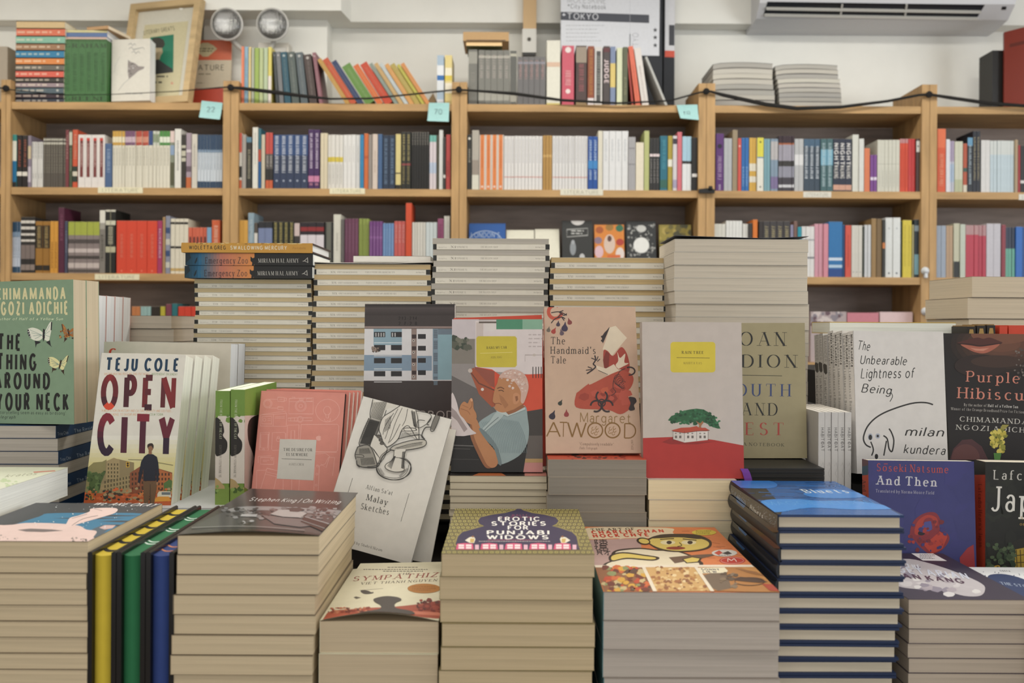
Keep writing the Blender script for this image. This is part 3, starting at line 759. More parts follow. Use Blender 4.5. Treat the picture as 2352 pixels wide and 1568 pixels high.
shelf_books('''252-362,1025,off-white,d8d6cc,3,
366-523,995,tall white,e2e2de,5,
526-578,1025,slim white,dcdad4,2,
582-618,1020,black,3a3634,1,
622-668,985,orange,d9782f,1,
682-722,1000,charcoal brown,352f2e,1,
726-983,1000,charcoal lettered,413d3e,4,Tb0a47a:.6:.9
986-1014,1035,lilac,8f8ba6,1,
1018-1053,1000,cocoa,7c5f56,1,
1056-1094,1055,turquoise,2b93a5,1,
1097-1218,1050,plain white,e0dedc,3,.6:.64:8a8a8e/.25:.28:a8a8ac
1222-1302,1025,pink pair of,d39aa8,2,
1305-1352,1025,rose,d48e9c,1,
1354-1488,1005,broad cobalt,2f74ae,1,.65:.7:d4e0ec/.78:.83:b8d0e4/.85:1:2a4c8c
1490-1512,1035,dark blue,2c4f7c,1,
1515-1572,1040,salmon red,d35848,1,Gb03c30:.2:.8
1576-1682,1040,cream,d4d0c6,3,D888:.1:.15
1684-1700,1050,dark green,3d4238,1,
1702-1764,1035,light grey,d0d2d4,2,
1768-1814,975,bronze,9a7c50,1,
1818-1868,978,umber,7c6442,1,
1872-1902,985,black and amber,33322e,1,.4:.5:c87a40
1906-2048,965,broad white,e0e2e0,2,D3c4454:.07:.12/D9aa0a8:.82:.1
2051-2064,1000,pine green,26382f,1,
2067-2158,990,yellow,d9c545,2,Gb09c30:.2:.9
2160-2178,1035,khaki,a8a070,1,
2181-2238,985,dark and aqua,303a40,1,.6:.95:7fa9b4/.1:.2:8898a0''', 'novel', 'book', 4.2, 1580, 4.2, 270, SHZ[2], S3(3))
shelf_books('''1307-1406,135,bright orange,d85c36,1,0:.3:e4744a/Te89a78:.1:.6
1411-1458,260,white,e0e0e4,1,
1461-1508,280,pale lilac,d2d4e2,2,.0:.4:b8a8c4/.45:.8:b8cce4
1511-1612,285,celery green,cfcfbb,2,.75:1:b9bd9c
1615-1662,310,rust and green,b4583c,1,.5:.58:3f5a50/.85:1:d8d0bc
1666-1728,240,black and sky,2a2e34,1,0:.15:6a9cbc/Tb8c8d0:.15:.85
1736-1822,160,black gilt-lettered,282a32,2,Ta89c78:.2:.9
1832-1938,270,plain white,dcdad8,2,
1941-2228,275,ice blue,c4d3da,7,0:.27:d8dcd8
2231-2268,265,sand,b39c7c,1,
2271-2298,330,red,a8343a,1,
2301-2400,335,black white-banded,2a2826,2,.74:.8:e0dcd8''', R, 'book', 5.2, 1900, 5.2, 270, SHZ[1], S2(4))
shelf_books('''1307-1418,1290,grey-blue,9fa9b8,2,
1421-1503,1290,beige,b89a7c,2,
1507-1578,1265,cream,c6c4ac,1,.7:1:2c2c2a
1581-1648,1275,pale green,c3cabb,1,
1652-1806,1285,cherry,bd4152,3,0:.18:b99090
1811-1898,1285,raspberry,b93c50,2,0:.2:b58a8c
1902-2074,1265,pale lilac,c8c4cb,2,
2080-2128,1280,maroon,8f3a44,1,
2132-2242,1310,navy and mint,333c50,3,.42:1:6fb09c
2247-2330,1305,cobalt,2f6cbe,1,
2333-2420,1310,dark blue,27508c,2,''', 'novel', 'book', 5.2, 1900, 5.2, 270, SHZ[2], S3(4))
shelf_books('''1365-1453,470,tan,c27b4a,2,
1456-1564,470,pale aqua,9ab8b4,3,
1568-1662,470,black,302820,3,
1666-1714,470,yellow-green,b9ac3a,1,
1722-1782,445,plum,7c3f4c,1,
1785-1845,440,teal,2b6f74,1,
1850-2050,470,red,d0412c,3,''', 'pocket_book', 'book', 4.52, 0, 4.52, 600, SHZ[3], 'bottom shelf, leftmost bookcase')
for sx0, sx1, y, c, l in ((1862, 1944, 712, 'b8a8a8', 'floral pale'), (1946, 2018, 714, 'd08490', 'pink'), (2021, 2096, 712, 'e4c8c8', 'blush white')):
    m = MB(); a, e = X(sx0, BD + .05), X(sx1, BD + .05); zt = Z(y, BD + .05); z0 = SHZ[3]
    m.box((0, 0, 0), (e - a, .11, zt - z0), c)
    if l == 'floral pale': Art(m, lambda px, py: Vector((X(px, BD + .05) - a, 0, Z(py, BD + .05) - z0)), Vector((0, -1, 0)), [(sx0, y), (sx1, y), (sx1, y + 40), (sx0, y + 40)]).blobs(sx0, y, sx1, y + 40, 40, ['6f5860', 'd8ccc8', '908890'], 3, 8, 3)
    tag(m.build('album', M=lie(a, BD + .05, z0 + .0005)), f'{l} covered album on the shelf below, fourth bookcase', 'book')
# third bookcase, lower shelf: covers facing out
def facing(px0, px1, yt, col, lab, art=None, name='gift_book', lean=.03, d=BD + .05, t=.014, sh=SHZ[2]):
    yb = HOR - (sh + .0085 - CZ) / d * F + .0052 * ((px0 + px1) / 2 - 1176)
    q = [(px0 + 2, yt), (px1 + 2, yt), (px1, yb), (px0, yb)]
    return cover_book(name, lab, 'book', q, d, d + lean, t, col, 'd8d4c8', art or (lambda a: None), side=None)
def a1(a): a.ring(1115, 560, 40, 30, 1.6, 'b8c8dc', a0=190, a1=350); a.text("LONDON'S", (1082, 545), (1148, 545), 11, 'b8c8dc')
facing(1076, 1160, 513, '2059a4', "blue gift book with pale arched lettering, lower shelf, third bookcase", a1)
def a2(a):
    a.ell(1327, 505, 16, 12, 'e4e0dc'); a.line([(1302, 527), (1350, 524), (1350, 540), (1302, 544)], 1.5, 'a8a8a4', True); a.scribble(1312, 527, 1342, 539, 2, 'c8c8c4', 2.5)
    a.ell(1316, 570, 7, 16, '8f9498'); a.ell(1316, 556, 4, 5, 'a8acb0'); a.ell(1337, 590, 6, 8, 'c4c4c4')
facing(1290, 1360, 507, '2e2f2e', 'black gift book with a white half moon, lower shelf, third bookcase', a2)
def a3(a):
    for x, y, c in ((1377, 528, 'a8582c'), (1400, 522, '9c7434'), (1423, 524, '2f6c50'), (1374, 552, '8c7484'), (1424, 556, 'b03c30')): a.ell(x, y, 9, 8, c)
    a.ell(1400, 560, 13, 22, 'd8c0b0'); a.ell(1376, 578, 10, 14, 'dcb8c0'); a.ell(1424, 584, 10, 16, 'e4d4cc'); a.ell(1400, 548, 5, 7, '5c3c34'); a.rect(1395, 585, 1425, 592, 'd46c38')
facing(1365, 1433, 516, 'd98636', 'orange gift book with small painted figures, lower shelf, third bookcase', a3)
def a4(a):
    a.blobs(1442, 515, 1504, 600, 90, ['8c8c88', '6c6c6a', 'a8a8a4'], 1, 3.5, 5); a.ell(1473, 525, 11, 8, 'c8c8c4'); a.ell(1473, 563, 18, 18, 'e8e8e4')
facing(1438, 1506, 508, '2b2d2e', 'black gift book with a white disc in silver scrollwork, lower shelf, third bookcase', a4)
def a5(a): a.blobs(1514, 518, 1590, 610, 60, ['8c7c34', '6c6434', '4c4a30', 'b09c50'], 4, 10, 6); a.rect(1532, 545, 1575, 590, '4a4a38')
facing(1514, 1588, 516, '97883c', 'olive gold picture book half hidden, lower shelf, third bookcase', a5)
for k, (p0, p1, y0) in enumerate(((1162, 1226, 528), (1228, 1284, 526))):
    facing(p0, p1, y0, 'e2decb', f'{ORD[k]} of two plain cream books leaning behind the grey-topped stack', name='cream_book', lean=.06, d=BD + .04)
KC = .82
# ---------------------------------------------------------------- things along the top of the bookcases
TZ = SHZ[0]
def flat_spine(px0, px1, y0, y1, col, lab, d=3.275, dep=.13, art=None, grp='coloured hardbacks stacked on the bookcase top', name='hardback', z=None):
    x0, x1 = X(px0, d), X(px1, d); zb_ = Z(y1, d) + .0052 * x0 if z is None else z; t = (y1 - y0) / F * d - .0003
    return mk_book(name, lab, 'book', lie(x0, d, zb_), x1 - x0, dep, t, col, 'd8d0bc', grp, spine='N', spc=col, side=art, ct=.0018)
cols = [('d5b887', 34, 145, 'tan'), ('d9704f', 34, 144, 'orange'), ('86b79f', 32, 144, 'mint'), ('9c7453', 31, 143, 'brown'), ('2b7ca4', 30, 142, 'blue'), ('dd8845', 29, 142, 'amber'), ('6b645a', 29, 141, 'grey'), ('d9624f', 28, 141, 'coral'), ('3a3530', 29, 141, 'black'), ('9c8a8e', 29, 141, 'mauve'), ('53626a', 29, 141, 'slate'), ('3a2a33', 29, 141, 'dark plum'), ('343946', 29, 142, 'navy')]
hs = [17, 17.5, 17, 16, 17, 15.5, 14, 15.5, 11.5, 11.5, 14, 11, 11]
zc = TZ + .0005; pxm = F / 3.275
for i in range(12, -1, -1):
    c, x0, x1, nm = cols[i]; t = hs[i] * 3.275 / F
    yt = HOR - (zc + t - CZ) * pxm + .0052 * (x0 - 1176); y1 = yt + hs[i]
    def sp(a, x0=x0, x1=x1, yt=yt, i=i, hs_=hs[i], c=c):
        if i: a.scribble(x0 + 6, yt + hs_ * .28, x1 - 22, yt + hs_ * .72, 1, mixc(c, 'f0e0c8', .6), 4, i); a.ell(x1 - 9, yt + hs_ / 2, 3, 3, mixc(c, 'f0e8d8', .6), n=8)
    flat_spine(max(x0, 33), x1 + (2 if i else 0), yt, y1, c, f"{nm} spined hardback, {ORD[i]} from the top of the tall stack beside the green set", art=sp, z=zc)
    zc += t
# the green set with a letter on each spine
for i in range(6):
    x0, x1 = 145 + i * 16.2, 145 + (i + 1) * 16.2; d = 3.28; w = X(x1, d) - X(x0, d) - .0006; h = Z(91, d) - TZ - .0075
    o = bpy.data.objects.new('green_novel', spine_book('green_novel', w, h, '43713f', f"L2c2a1e:{'GRAHAM'[i]}:.87:.93/L2c2a1e:{'GREENE'[i]}:.05:.11/T355a32:.2:.78/.0:.03:39602f", .095))
    COL.objects.link(o); o.location = (X(x0, d), d, TZ + .0006)
    tag(o, f"{ORD[i]} of six green spines with a large letter at the head", 'book', 'green lettered set on the bookcase top')
zs = TZ + .0006 + Z(91, 3.28) - TZ - .0075 + .002
for k, (x0, x1, hgt, c, nm) in enumerate(((147, 241, 5, 'd8b8a8', 'pale pink'), (146, 243, 10, '5c74a0', 'blue'), (150, 243, 6, 'd4cc98', 'pale yellow'))):
    t = hgt * 3.28 / F; mk_book('thin_book', f'{nm} thin book lying on top of the green spines', 'book', lie(X(x0, 3.285), 3.285, zs), X(x1, 3.285) - X(x0, 3.285), .14, t - .0002, c, 'd8d8dc', spine='N'); zs += t
mk_book('thin_book', 'tan covered book lying askew over the green spines, uppermost of its small heap', 'book', lie(X(196, 3.29), 3.29, zs, -.22), .09, .13, .012, 'c39a6c', 'd8c8b0', spine='N')
# white art book facing out
def awb(a):
    for y, x0, x1 in ((103, 295, 312), (112, 296, 332), (121, 302, 322)): a.line([(x0, y), (x0 + 6, y - 4), (x0 + 10, y + 2), (x1 - 4, y - 3), (x1, y + 1)], 1.2, '8a8a8a')
    a.poly([(294, 137), (300, 142), (310, 145), (318, 152), (332, 153), (330, 158), (318, 163), (308, 172), (296, 182), (293, 165)], '8f8682')
    a.blobs(293, 138, 328, 180, 40, ['6f6864', 'a8a09c', 'c8c4c0'], 1.2, 3, 8, inside=lambda x, y: x < 297 + (180 - y) * .7 and y > 138 + (x - 293) * .5)
    a.line([(296, 182), (284, 192), (272, 208)], 1, '9a9a98'); a.line([(275, 130), (265, 150), (262, 168)], .8, 'b8b8b4'); a.scribble(288, 210, 330, 219, 1, 'a0a09c', 3)
cover_book('art_book', 'white art book with a grey drawn cluster, facing out beside the framed poster', 'book', [(256, 92), (344, 88), (345, 231), (257, 232)], 3.30, 3.32, .05, 'dcd7cb', 'd4d6dc', awb, spine='L')
# framed poster
o, ex, ey, ez, w, h = stand([(288, 18), (450, -3), (450, 236), (289, 240)], 3.36, 3.44, -.09)
M = frame(o - ez * .02, ex, ey, ez)
r = thing('framed_poster', 'poster of a hatted figure on green in a pale wooden frame', 'poster', M)
m = MB(); fw = .026
for lo, hi in (((0, 0, 0), (w, fw, .032)), ((0, h - fw, 0), (w, h, .032)), ((0, fw, 0), (fw, h - fw, .032)), ((w - fw, fw, 0), (w, h - fw, .032))): m.box(lo, hi, (.56, .41, .22), 'wood')
part(m, 'moulding', r)
m = MB(); m.box((fw - .003, fw - .003, .004), (w - fw + .003, h - fw + .003, .012), 'dedacb'); part(m, 'mount', r)
m = MB(); m.box((w * .2, .03, .012), (w * .82, h * .80, .013), 'd6cda8')
a = Art(m, inv_proj(M, M @ Vector((0, 0, .0131)), ez), Vector((0, 0, 1)), [(318, 42), (412, 34), (412, 232), (316, 236)])
a.text('LITERARY GREATS', (331, 80), (401, 69), 9, '3a372e', 'sans')
a.poly([(345, 86), (399, 79), (398, 164), (344, 172)], '2a8064')
a.poly([(346, 96), (352, 87), (366, 86), (376, 92), (379, 102), (374, 110), (345, 112)], '3d3b34'); a.poly([(346, 110), (372, 110), (374, 120), (369, 128), (366, 138), (346, 140)], 'b8a888'); a.poly([(346, 140), (364, 136), (380, 148), (396, 158), (398, 166), (345, 172)], '3f4140')
a.scribble(360, 171, 396, 180, 1, '6a6658', 4, 2); a.scribble(346, 186, 374, 192, 1, '4a463c', 4, 3); a.ell(395, 191, 3, 3, 'd8a088')
part(m, 'print', r, label='cream poster with a green panel and dark hat')
m = MB(); m.box((fw, fw, .014), (w - fw, h - fw, .016), 'fff', 'lens') if 0 else None
# orange and cream poster card
def apg(a):
    a.rect(390, 85, 545, 138, 'd96f4e'); a.rect(390, 203, 545, 240, 'cf4f38')
    a.poly([(443, 112), (455, 104), (466, 98), (478, 98), (490, 104), (499, 112), (490, 120), (478, 130), (466, 130), (455, 121)], 'cfc49c'); a.scribble(452, 109, 492, 120, 2, '6a6048', 2.4)
    a.text('LITERATURE', (402, 161), (515, 161), 12, '4c463a', 'sans'); a.scribble(456, 167, 486, 173, 1, '9a8e78', 3); a.scribble(452, 188, 470, 193, 1, 'b0a48c', 3)
cover_book('poster_card', 'orange and cream card lettered in dark capitals behind the framed poster', 'poster', [(395, 92), (532, 92), (530, 236), (395, 236)], 3.47, 3.49, .004, 'd8cdb4', 'd8cdb4', apg)
# emergency light with two round heads
d = 3.46
r = thing('emergency_light', 'white emergency light with two round ribbed lamp heads on the bookcase top', 'lamp', lie(X(602, d), d, TZ))
m = MB(); x0, x1 = X(590, d) - X(602, d), X(660, d) - X(602, d); m.box((x0, 0, .0005), (x1, .055, Z(101, d) - TZ), 'd6d0c4', 'plastic'); m.box((x0 + .01, -.004, .02), (x1 - .01, 0, Z(112, d) - TZ), 'cac6be', 'plastic'); part(m, 'housing', r)
for px in (516, 621):
    m = MB(); cx, cz = X(px, 3.40) - X(602, d), Z(57, 3.40) - TZ; rr = 37 * 3.4 / F; c = (cx, -.05, cz); ax = (0.05, -1, -.12)
    m.lathe([(rr * .35, -.045), (rr * .8, -.03), (rr, -.004), (rr, .004), (rr * .9, .007), (rr * .88, -.002), (rr * .6, -.012), (.004, -.02)], c, ax, 'cfcdc8', 'plastic', 32)
    m.tube([(.03, .01, .24), (cx * .6, -.01, .25), (cx, -.02, cz - rr * .7)], .009, 'c0bdb6', 'plastic')
    hd = part(m, 'lamp_head', r, smooth=False)
    m = MB(); m.lathe([(rr * .88, .001), (rr * .87, .008), (rr * .6, .016), (.003, .02)], c, ax, 'fff', 'lens', 32); part(m, 'lens', hd, smooth=True, label='ribbed clear glass lens')
    m = MB(); m.lathe([(rr * .3, -.016), (rr * .86, .0), (rr * .84, .001), (.003, -.012)], c, ax, (.8, .8, .78), 'chrome', 32); part(m, 'reflector', hd, smooth=True, label='chrome reflector')
# books along the top of the second bookcase
top = 'top of second bookcase'
def up_books(spec, kind, place): shelf_books(spec, kind, 'book', 1, 0, 1, 0, TZ, place, setback=.03)
up_books('''543-558,107,coral,e3825f,1
558-567,107,powder blue,8fb0c4,1,T6f98b0:.2:.8
568-574,108,buttercream,e3cd92,1
575-581,110,grey-green,b4b8a4,1
582-592,110,apple green,9db45c,1
593-602,110,pale green,bcc794,1
603-612,110,mint green,b9c7a4,1
613-621,108,yellow and white,dccd6c,1,.5:1:e6dcd2''', 'annual', top)
def lean_book(px, w, yt, ang, col, nm, lab, pat='', kind='annual', d=3.285, dep=.125, grp=None):
    L = (Z(yt, d) - TZ) / math.cos(math.radians(ang))
    o = bpy.data.objects.new(kind, spine_book(kind, w * d / F, L, col, pat, dep)); COL.objects.link(o)
    o.location = (X(px, d), d, TZ + .0008); o.rotation_euler = (0, -math.radians(ang), 0); tag(o, lab, 'book', grp)
for px, w, yt, ang, c, nm in ((632, 6, 122, 4, '3f4446', 'charcoal'), (640, 9.5, 122, 4.5, '77787a', 'grey'), (652, 14, 123, 5.1, '2c5666', 'petrol'), (669, 16, 123, 5.8, '56605c', 'moss grey'), (689, 16, 124, 6.6, '5a6468', 'slate'), (709, 17, 129, 7.6, '4a3c38', 'dark brown'), (731, 8, 124, 8.1, '8f5f68', 'dusty pink')):
    lean_book(px, w, yt, ang, c, nm, f'{nm} annual in the slightly tilted dark row, top of second bookcase', f'D{mixc(c, "e8e4dc", .7)}:.93:.2/G{mixc(c, "d8d4cc", .4)}:.2:.85')
for px, w, yt, ang, c, nm in ((793, 9.5, 141, 33, 'bd9248', 'gold'), (805, 13, 141, 33, 'bf5330', 'rust red'), (822, 12, 146, 33, '2c3a60', 'navy'), (839, 21, 157, 33, '62893f', 'green'), (866, 13, 155, 33, 'd06b34', 'orange'), (884, 17, 152, 33, 'c04428', 'red'), (906, 8, 150, 33, '869288', 'sage'), (917, 9, 150, 33, 'c2a06a', 'fawn'), (929, 8, 150, 33, 'bcc4c4', 'pale blue'), (940, 10, 152, 33, 'd19a58', 'peach'), (953, 11, 152, 33, 'b09c50', 'olive gold'), (968, 7, 152, 33, 'b8b048', 'lime'), (978, 9, 150, 33, 'cf8c4e', 'pale orange')):
    lean_book(px, w, yt, ang, c, nm, f'{nm} annual leaning far over in the slumped row, top of second bookcase', f'G{mixc(c, "f0e8d8", .3)}:.15:.9')
m = MB(); d = 3.3; x0 = X(1000, d)
m.prism([(0, 0), (-.03, 0), (-.03, .02), (-.01, .052), (0, .03)], 0, .08, (.2, .13, .06), 'wood'); tag(m.build('bookend', M=lie(x0 - .003, d, TZ + .0005)), 'small brown wooden block propping the slumped row', 'bookend')
up_books('''1001-1017,127,blue and white chequered,a9bccd,1,.2:.4:e6e8ea/.4:.5:2f6cac/.5:.7:e0e4e8/.88:.95:e0e4e8
1019-1036,127,yellow and white chequered,e2cf8c,1,.25:.4:eee6cc/.4:.5:d9c24c/.55:.75:efe8d4''', 'pocket_book', 'beside the wooden block')
# third bookcase
up_books('''1073-1094,114,broad grey wrapped,77766f,1,.04:.25:9c9a90/T8f8d84:.3:.6
1096-1168,115,grey wrapped,7c7b74,5,.1:.14:b8b4a8/Tb0a8a0:.5:.9/.75:.9:a8a69c
1169-1184,117,dark grey wrapped,5f5f5a,1,.05:.1:b8b4a4/.8:.92:a8a498
1186-1250,130,small grey,6e6c6c,5,Tb08c88:.55:.95/.1:.15:8c8a92
1253-1284,93,white slipcased,e2dfd0,1,.33:.4:d8b8a0/.95:1:d8c878
1288-1316,105,rose pink,c9586a,1,De8dcd8:.93:.25/De8d8d4:.25:.2/Te0a8a8:.35:.6
1320-1345,105,brown cream-headed,4c3a38,1,.02:.28:9a8c7c/Ta05c60:.25:.7/.9:1:98805c
1347-1362,106,russet,8e4a30,1,Tb88038:.2:.95/.86:1:dcd4d4
1363-1381,108,grey white-edged,d4d0cc,1,N4a4846:.08:.93:.22/T8a8c84:.2:.85
1383-1398,106,charcoal pink-lettered,4a4242,1,WE4D0D0:JUDGE:.38:.78/.03:.1:5f2f34
1399-1411,107,blue yellow-labelled,7c8aa8,1,.28:.68:d9c274
1414-1427,110,pale celery,d8dcba,1
1428-1439,108,olive grey,5c6048,1,T8c8868:.2:.5''', 'wrapped_book', 'top of third bookcase')
for px, w, yt, ang, c, nm in ((1449, 4, 120, 6, 'b0463c', 'dark red'), (1458, 11, 106, 7.5, 'dd6f55', 'coral'), (1473, 15, 110, 8.5, 'ddd6d0', 'white')):
    lean_book(px, w, yt, ang, c, nm, f'{nm} book leaning in front of the black-banded carton', f'G{mixc(c, "604040", .25)}:.1:.7', 'paperback')
lean_book(1527, 5, 130, 23, 'b8b8b4', 'silver', 'thin silver book leaning far over in front of the carton', '', 'paperback')
z0 = Z(114, 3.3) + .004
r = mk_book('wrapped_book', 'tan backed book lying open side down on the grey wrapped row', 'book', lie(X(1068, 3.29), 3.27, z0, 0), X(1150, 3.29) - X(1068, 3.29), .14, .015, '6b6a3c', 'ddb98c', spine='F')
m = MB(); m.box((0, 0, 0), (X(1165, 3.27) - X(1060, 3.27), .16, .033), 'c09a68', 'print'); m.box((.012, -.0004, .0), (X(1165, 3.27) - X(1060, 3.27) - .012, .0, .004), '5c4630')
tag(m.build('wooden_box', M=lie(X(1060, 3.26), 3.262, z0 + .0155)), 'shallow tan box resting over the grey wrapped row', 'box')
# the black-banded carton
d = 3.44; x0 = X(1288, d); wd = X(1519, d + .03) - x0; M = lie(x0, d, TZ + .0005, .08); hh = 1.0 * (Z(-40, d) - TZ)
r = thing('display_carton', 'tall white and black carton lettered in dark capitals, reaching out of frame', 'box', M)
m = MB(); m.box((0, 0, 0), (wd, .05, hh), '22262e', 'plain')
a = Art(m, inv_proj(M, M @ Vector((0, 0, 0)), Vector((math.sin(.08), -math.cos(.08), 0))), Vector((0, -1, 0)), [(1288, -40), (1521, -36), (1521, 240), (1288, 240)])
a.poly([(1280, -50), (1516, -50), (1514, 128), (1280, 124)], 'e2e4ea')
a.text('MOLESKINE', (1303, 6), (1392, 8), 13, '8a8c92', 'light'); a.text('*City Notebook', (1303, 19), (1392, 21), 10, '6c6e76', 'sans')
a.poly([(1288, 27), (1491, 34), (1491, 53), (1288, 46)], '474a54'); a.text('*TOKYO', (1290, 43), (1374, 45), 13, 'e2e4ea', 'sans')
a.scribble(1300, 54, 1395, 98, 5, 'b4b6bc', 1.6, 4)
a.line([(1447, 78), (1447, 106)], 2.4, '3c3e48'); a.line([(1447, 0), (1447, 130)], .6, 'c0c2ca')
a.text('TYO', (1466, 106), (1466, 76), 13, '7c7e88', 'light')
for y in (69, 86, 104): a.poly([(1505 + (6, 2.4)[k % 2] * math.sin(k * .6283), y - (6, 2.4)[k % 2] * math.cos(k * .6283)) for k in range(10)], '2a2c34')
part(m, 'front_board', r)
m = MB(); bx = X(1524, 3.5) - x0; m.box((bx, .03, 0), (X(1549, 3.5) - x0, .1, hh), '22262e', 'plain')
z1 = Z(129, 3.5) - TZ; z2 = Z(114, 3.5) - TZ
m.box((bx + .004, .0296, z2), (X(1549, 3.5) - x0, .03, hh), 'e2e2e6'); m.box((bx + .004, .0296, z1), (X(1549, 3.5) - x0, .03, z2), 'd9543c')
m.box((bx + .02, .0292, Z(102, 3.5) - TZ), (X(1549, 3.5) - x0 - .001, .0296, Z(55, 3.5) - TZ), '3a3c44')
part(m, 'rear_board', r)
# socket box on a tan conduit
d = 3.53; r = thing('socket_box', 'white socket box hanging on a tan conduit beside the carton', 'socket', lie(X(1213, d), WY, Z(67, d)))
m = MB(); m.box((-.026, -.104, -.004), (.026, -.081, 2.8 - Z(67, d)), 'dcba8c', 'plain'); part(m, 'conduit', r)
m = MB(); hb = Z(67, d) - Z(124, d); m.box((-.029, -.112, -hb), (.026, -.001, -.005), 'e4e2da', 'plastic'); m.box((-.026, -.105, -hb - .006), (.022, -.002, -hb), '3c3c3c', 'plastic'); part(m, 'box', r)
m = MB(); m.lathe([(.007, 0), (.007, .004), (.001, .005)], (-.002, -.112, -hb * .48), (0, -1, 0), '4a4438', 'plastic', 14); part(m, 'knob', r)
# piles of curled magazines on the fourth bookcase
def magazine_pile(x0, x1, yt, n, d, side):
    rn = random.Random(n); z = TZ + .0006; H = (Z(yt, d) - TZ) / n
    for i in range(n):
        t = H - .0009; m = MB(); dx = (i * .0016 * (-1 if side == 'left' else -1.1)); w = X(x1, d) - X(x0, d); N = 8
        prof = [(j / N * w, .006 * i / n * math.sin(j / N * 3.1) - (.004 * i / n if j == 0 else 0)) for j in range(N + 1)]
        pr = [(p[0], p[1]) for p in prof] + [(p[0], p[1] + t) for p in prof[::-1]]
        pg = mixc('8c8a85', 'aeaaa0', rn.random())
        M_ = lie(X(x0, d) + dx + rn.uniform(-.003, .003) + .018, d + rn.uniform(0, .006), z)
        rt = thing('magazine', f"{ORD[n - 1 - i]} from the top in the {'taller pile of curled magazines by the post' if side == 'left' else 'second pile of curled magazines under the air conditioner'}", 'magazine', M_, f'curled magazines in the {side} pile on the fourth bookcase')
        m.prism([(p[0] + .001, p[1] + .0004) for p in prof[:1]] + [(p[0] * .99 + .001, p[1] + .0004) for p in prof[1:]] + [(p[0] * .99 + .001, p[1] + t - .0008) for p in prof[::-1]], .001, .2, pg, 'page')
        cv = MB(); cv.prism([(p[0], p[1] + t - .0008) for p in prof] + [(p[0], p[1] + t) for p in prof[::-1]], 0, .2, '34363c' if i == n - 1 else rn.choice(('b0aca6', '8c8a90', '5c5c66', 'b8b4ae')))
        part(cv, 'cover', rt); part(m, 'page_block', rt); z += H
magazine_pile(1630, 1768, 143, 9, 3.33, 'left'); magazine_pile(1778, 1922, 146, 10, 3.33, 'right')
# air conditioner
AX0, AX1 = .942, 1.922
r = thing('air_conditioner', 'white split air conditioner on the wall above the fourth bookcase', 'air conditioner', lie(AX0, WY, 2.4))
pf = [(WY - 2e-3, Z(76, 3.61)), (3.55, Z(64, 3.55)), (3.47, Z(40, 3.47)), (3.42, Z(4, 3.42)), (3.40, Z(-40, 3.40)), (3.41, Z(-140, 3.41)), (3.46, Z(-190, 3.46)), (WY - 2e-3, Z(-195, 3.61))]
m = MB(); m.prism([(p[0] - WY, p[1] - 2.4) for p in pf], 0, AX1 - AX0, 'dddde0', 'plastic', ax='x'); part(m, 'casing', r)
p0, p1 = Vector((0, 3.47, pf[2][1])), Vector((0, 3.42, pf[3][1])); nn = Vector((1, 0, 0)).cross(p1 - p0).normalized()
if nn.y > 0: nn = -nn
cw = lambda px, py, o=0: cast(px, py, p0 + nn * o, nn) - Vector((AX0, WY, 2.4))
m = MB()
def slabq(m, q, o0, o1, col, mt='plastic'):
    A_ = [cw(*p, o0) for p in q]; B_ = [p + nn * (o1 - o0) for p in A_]; b0 = len(m.v); m.v += [tuple(p) for p in A_ + B_]
    for f in ((0, 1, 2, 3), (7, 6, 5, 4), (0, 4, 5, 1), (1, 5, 6, 2), (2, 6, 7, 3), (3, 7, 4, 0)): m.face([b0 + i for i in f], col, mt)
slabq(m, [(1763, 4), (2262, 11), (2243, 42), (1754, 33)], .0005, .0012, '23262d'); part(m, 'air_outlet', r, label='dark slot of the air outlet')
for k, (a0, a1) in enumerate((((1760, 16), (2252, 24)), ((1756, 31), (2246, 39)))):
    m = MB(); slabq(m, [a0, a1, (a1[0] - 1, a1[1] + 4), (a0[0] - 1, a0[1] + 4)], .0013, .012, 'd8d6cf'); part(m, 'louvre', r)
for px in (1932, 2080):
    m = MB(); slabq(m, [(px, 9), (px + 4, 9), (px, 36), (px - 4, 36)], .0014, .008, 'c8c6c0'); part(m, 'divider', r)
m = MB(); slabq(m, [(2302, 15), (2312, 15), (2310, 22), (2300, 22)], .0005, .002, '22242a'); part(m, 'sensor', r)
# red case at the edge
d = 3.36; r = thing('red_case', 'red case with a black back standing on the bookcase at the edge of the picture', 'case', lie(X(2297, 3.39), 3.39, TZ + .0006))
hh = Z(70, 3.39) - TZ; RT = Matrix.Rotation(-.95, 4, 'Z'); m = MB(); m.prism([(0, .012), (.01, 0), (.19, 0), (.19, .07), (0, .07)], 0, hh, '8c3020', 'plastic', RT, 'z'); m.box((.03, -.0005, hh * .8), (.12, 0, hh * .84), '6a2418', 'plastic', RT); part(m, 'shell', r)
m = MB(); m.box((X(2271, 3.42) - X(2297, 3.39), .012, 0), (.018, .11, hh * .80), '23211f', 'plastic'); part(m, 'back', r)
# grey board by the far left edge
m = MB(); m.box((0, 0, 0), (.058, .13, Z(113, 3.3) - TZ), 'a79a88'); tag(m.build('box_file', M=lie(X(-22, 3.3), 3.3, TZ + .0005)), 'plain taupe box file at the far left end of the bookcase top', 'box')
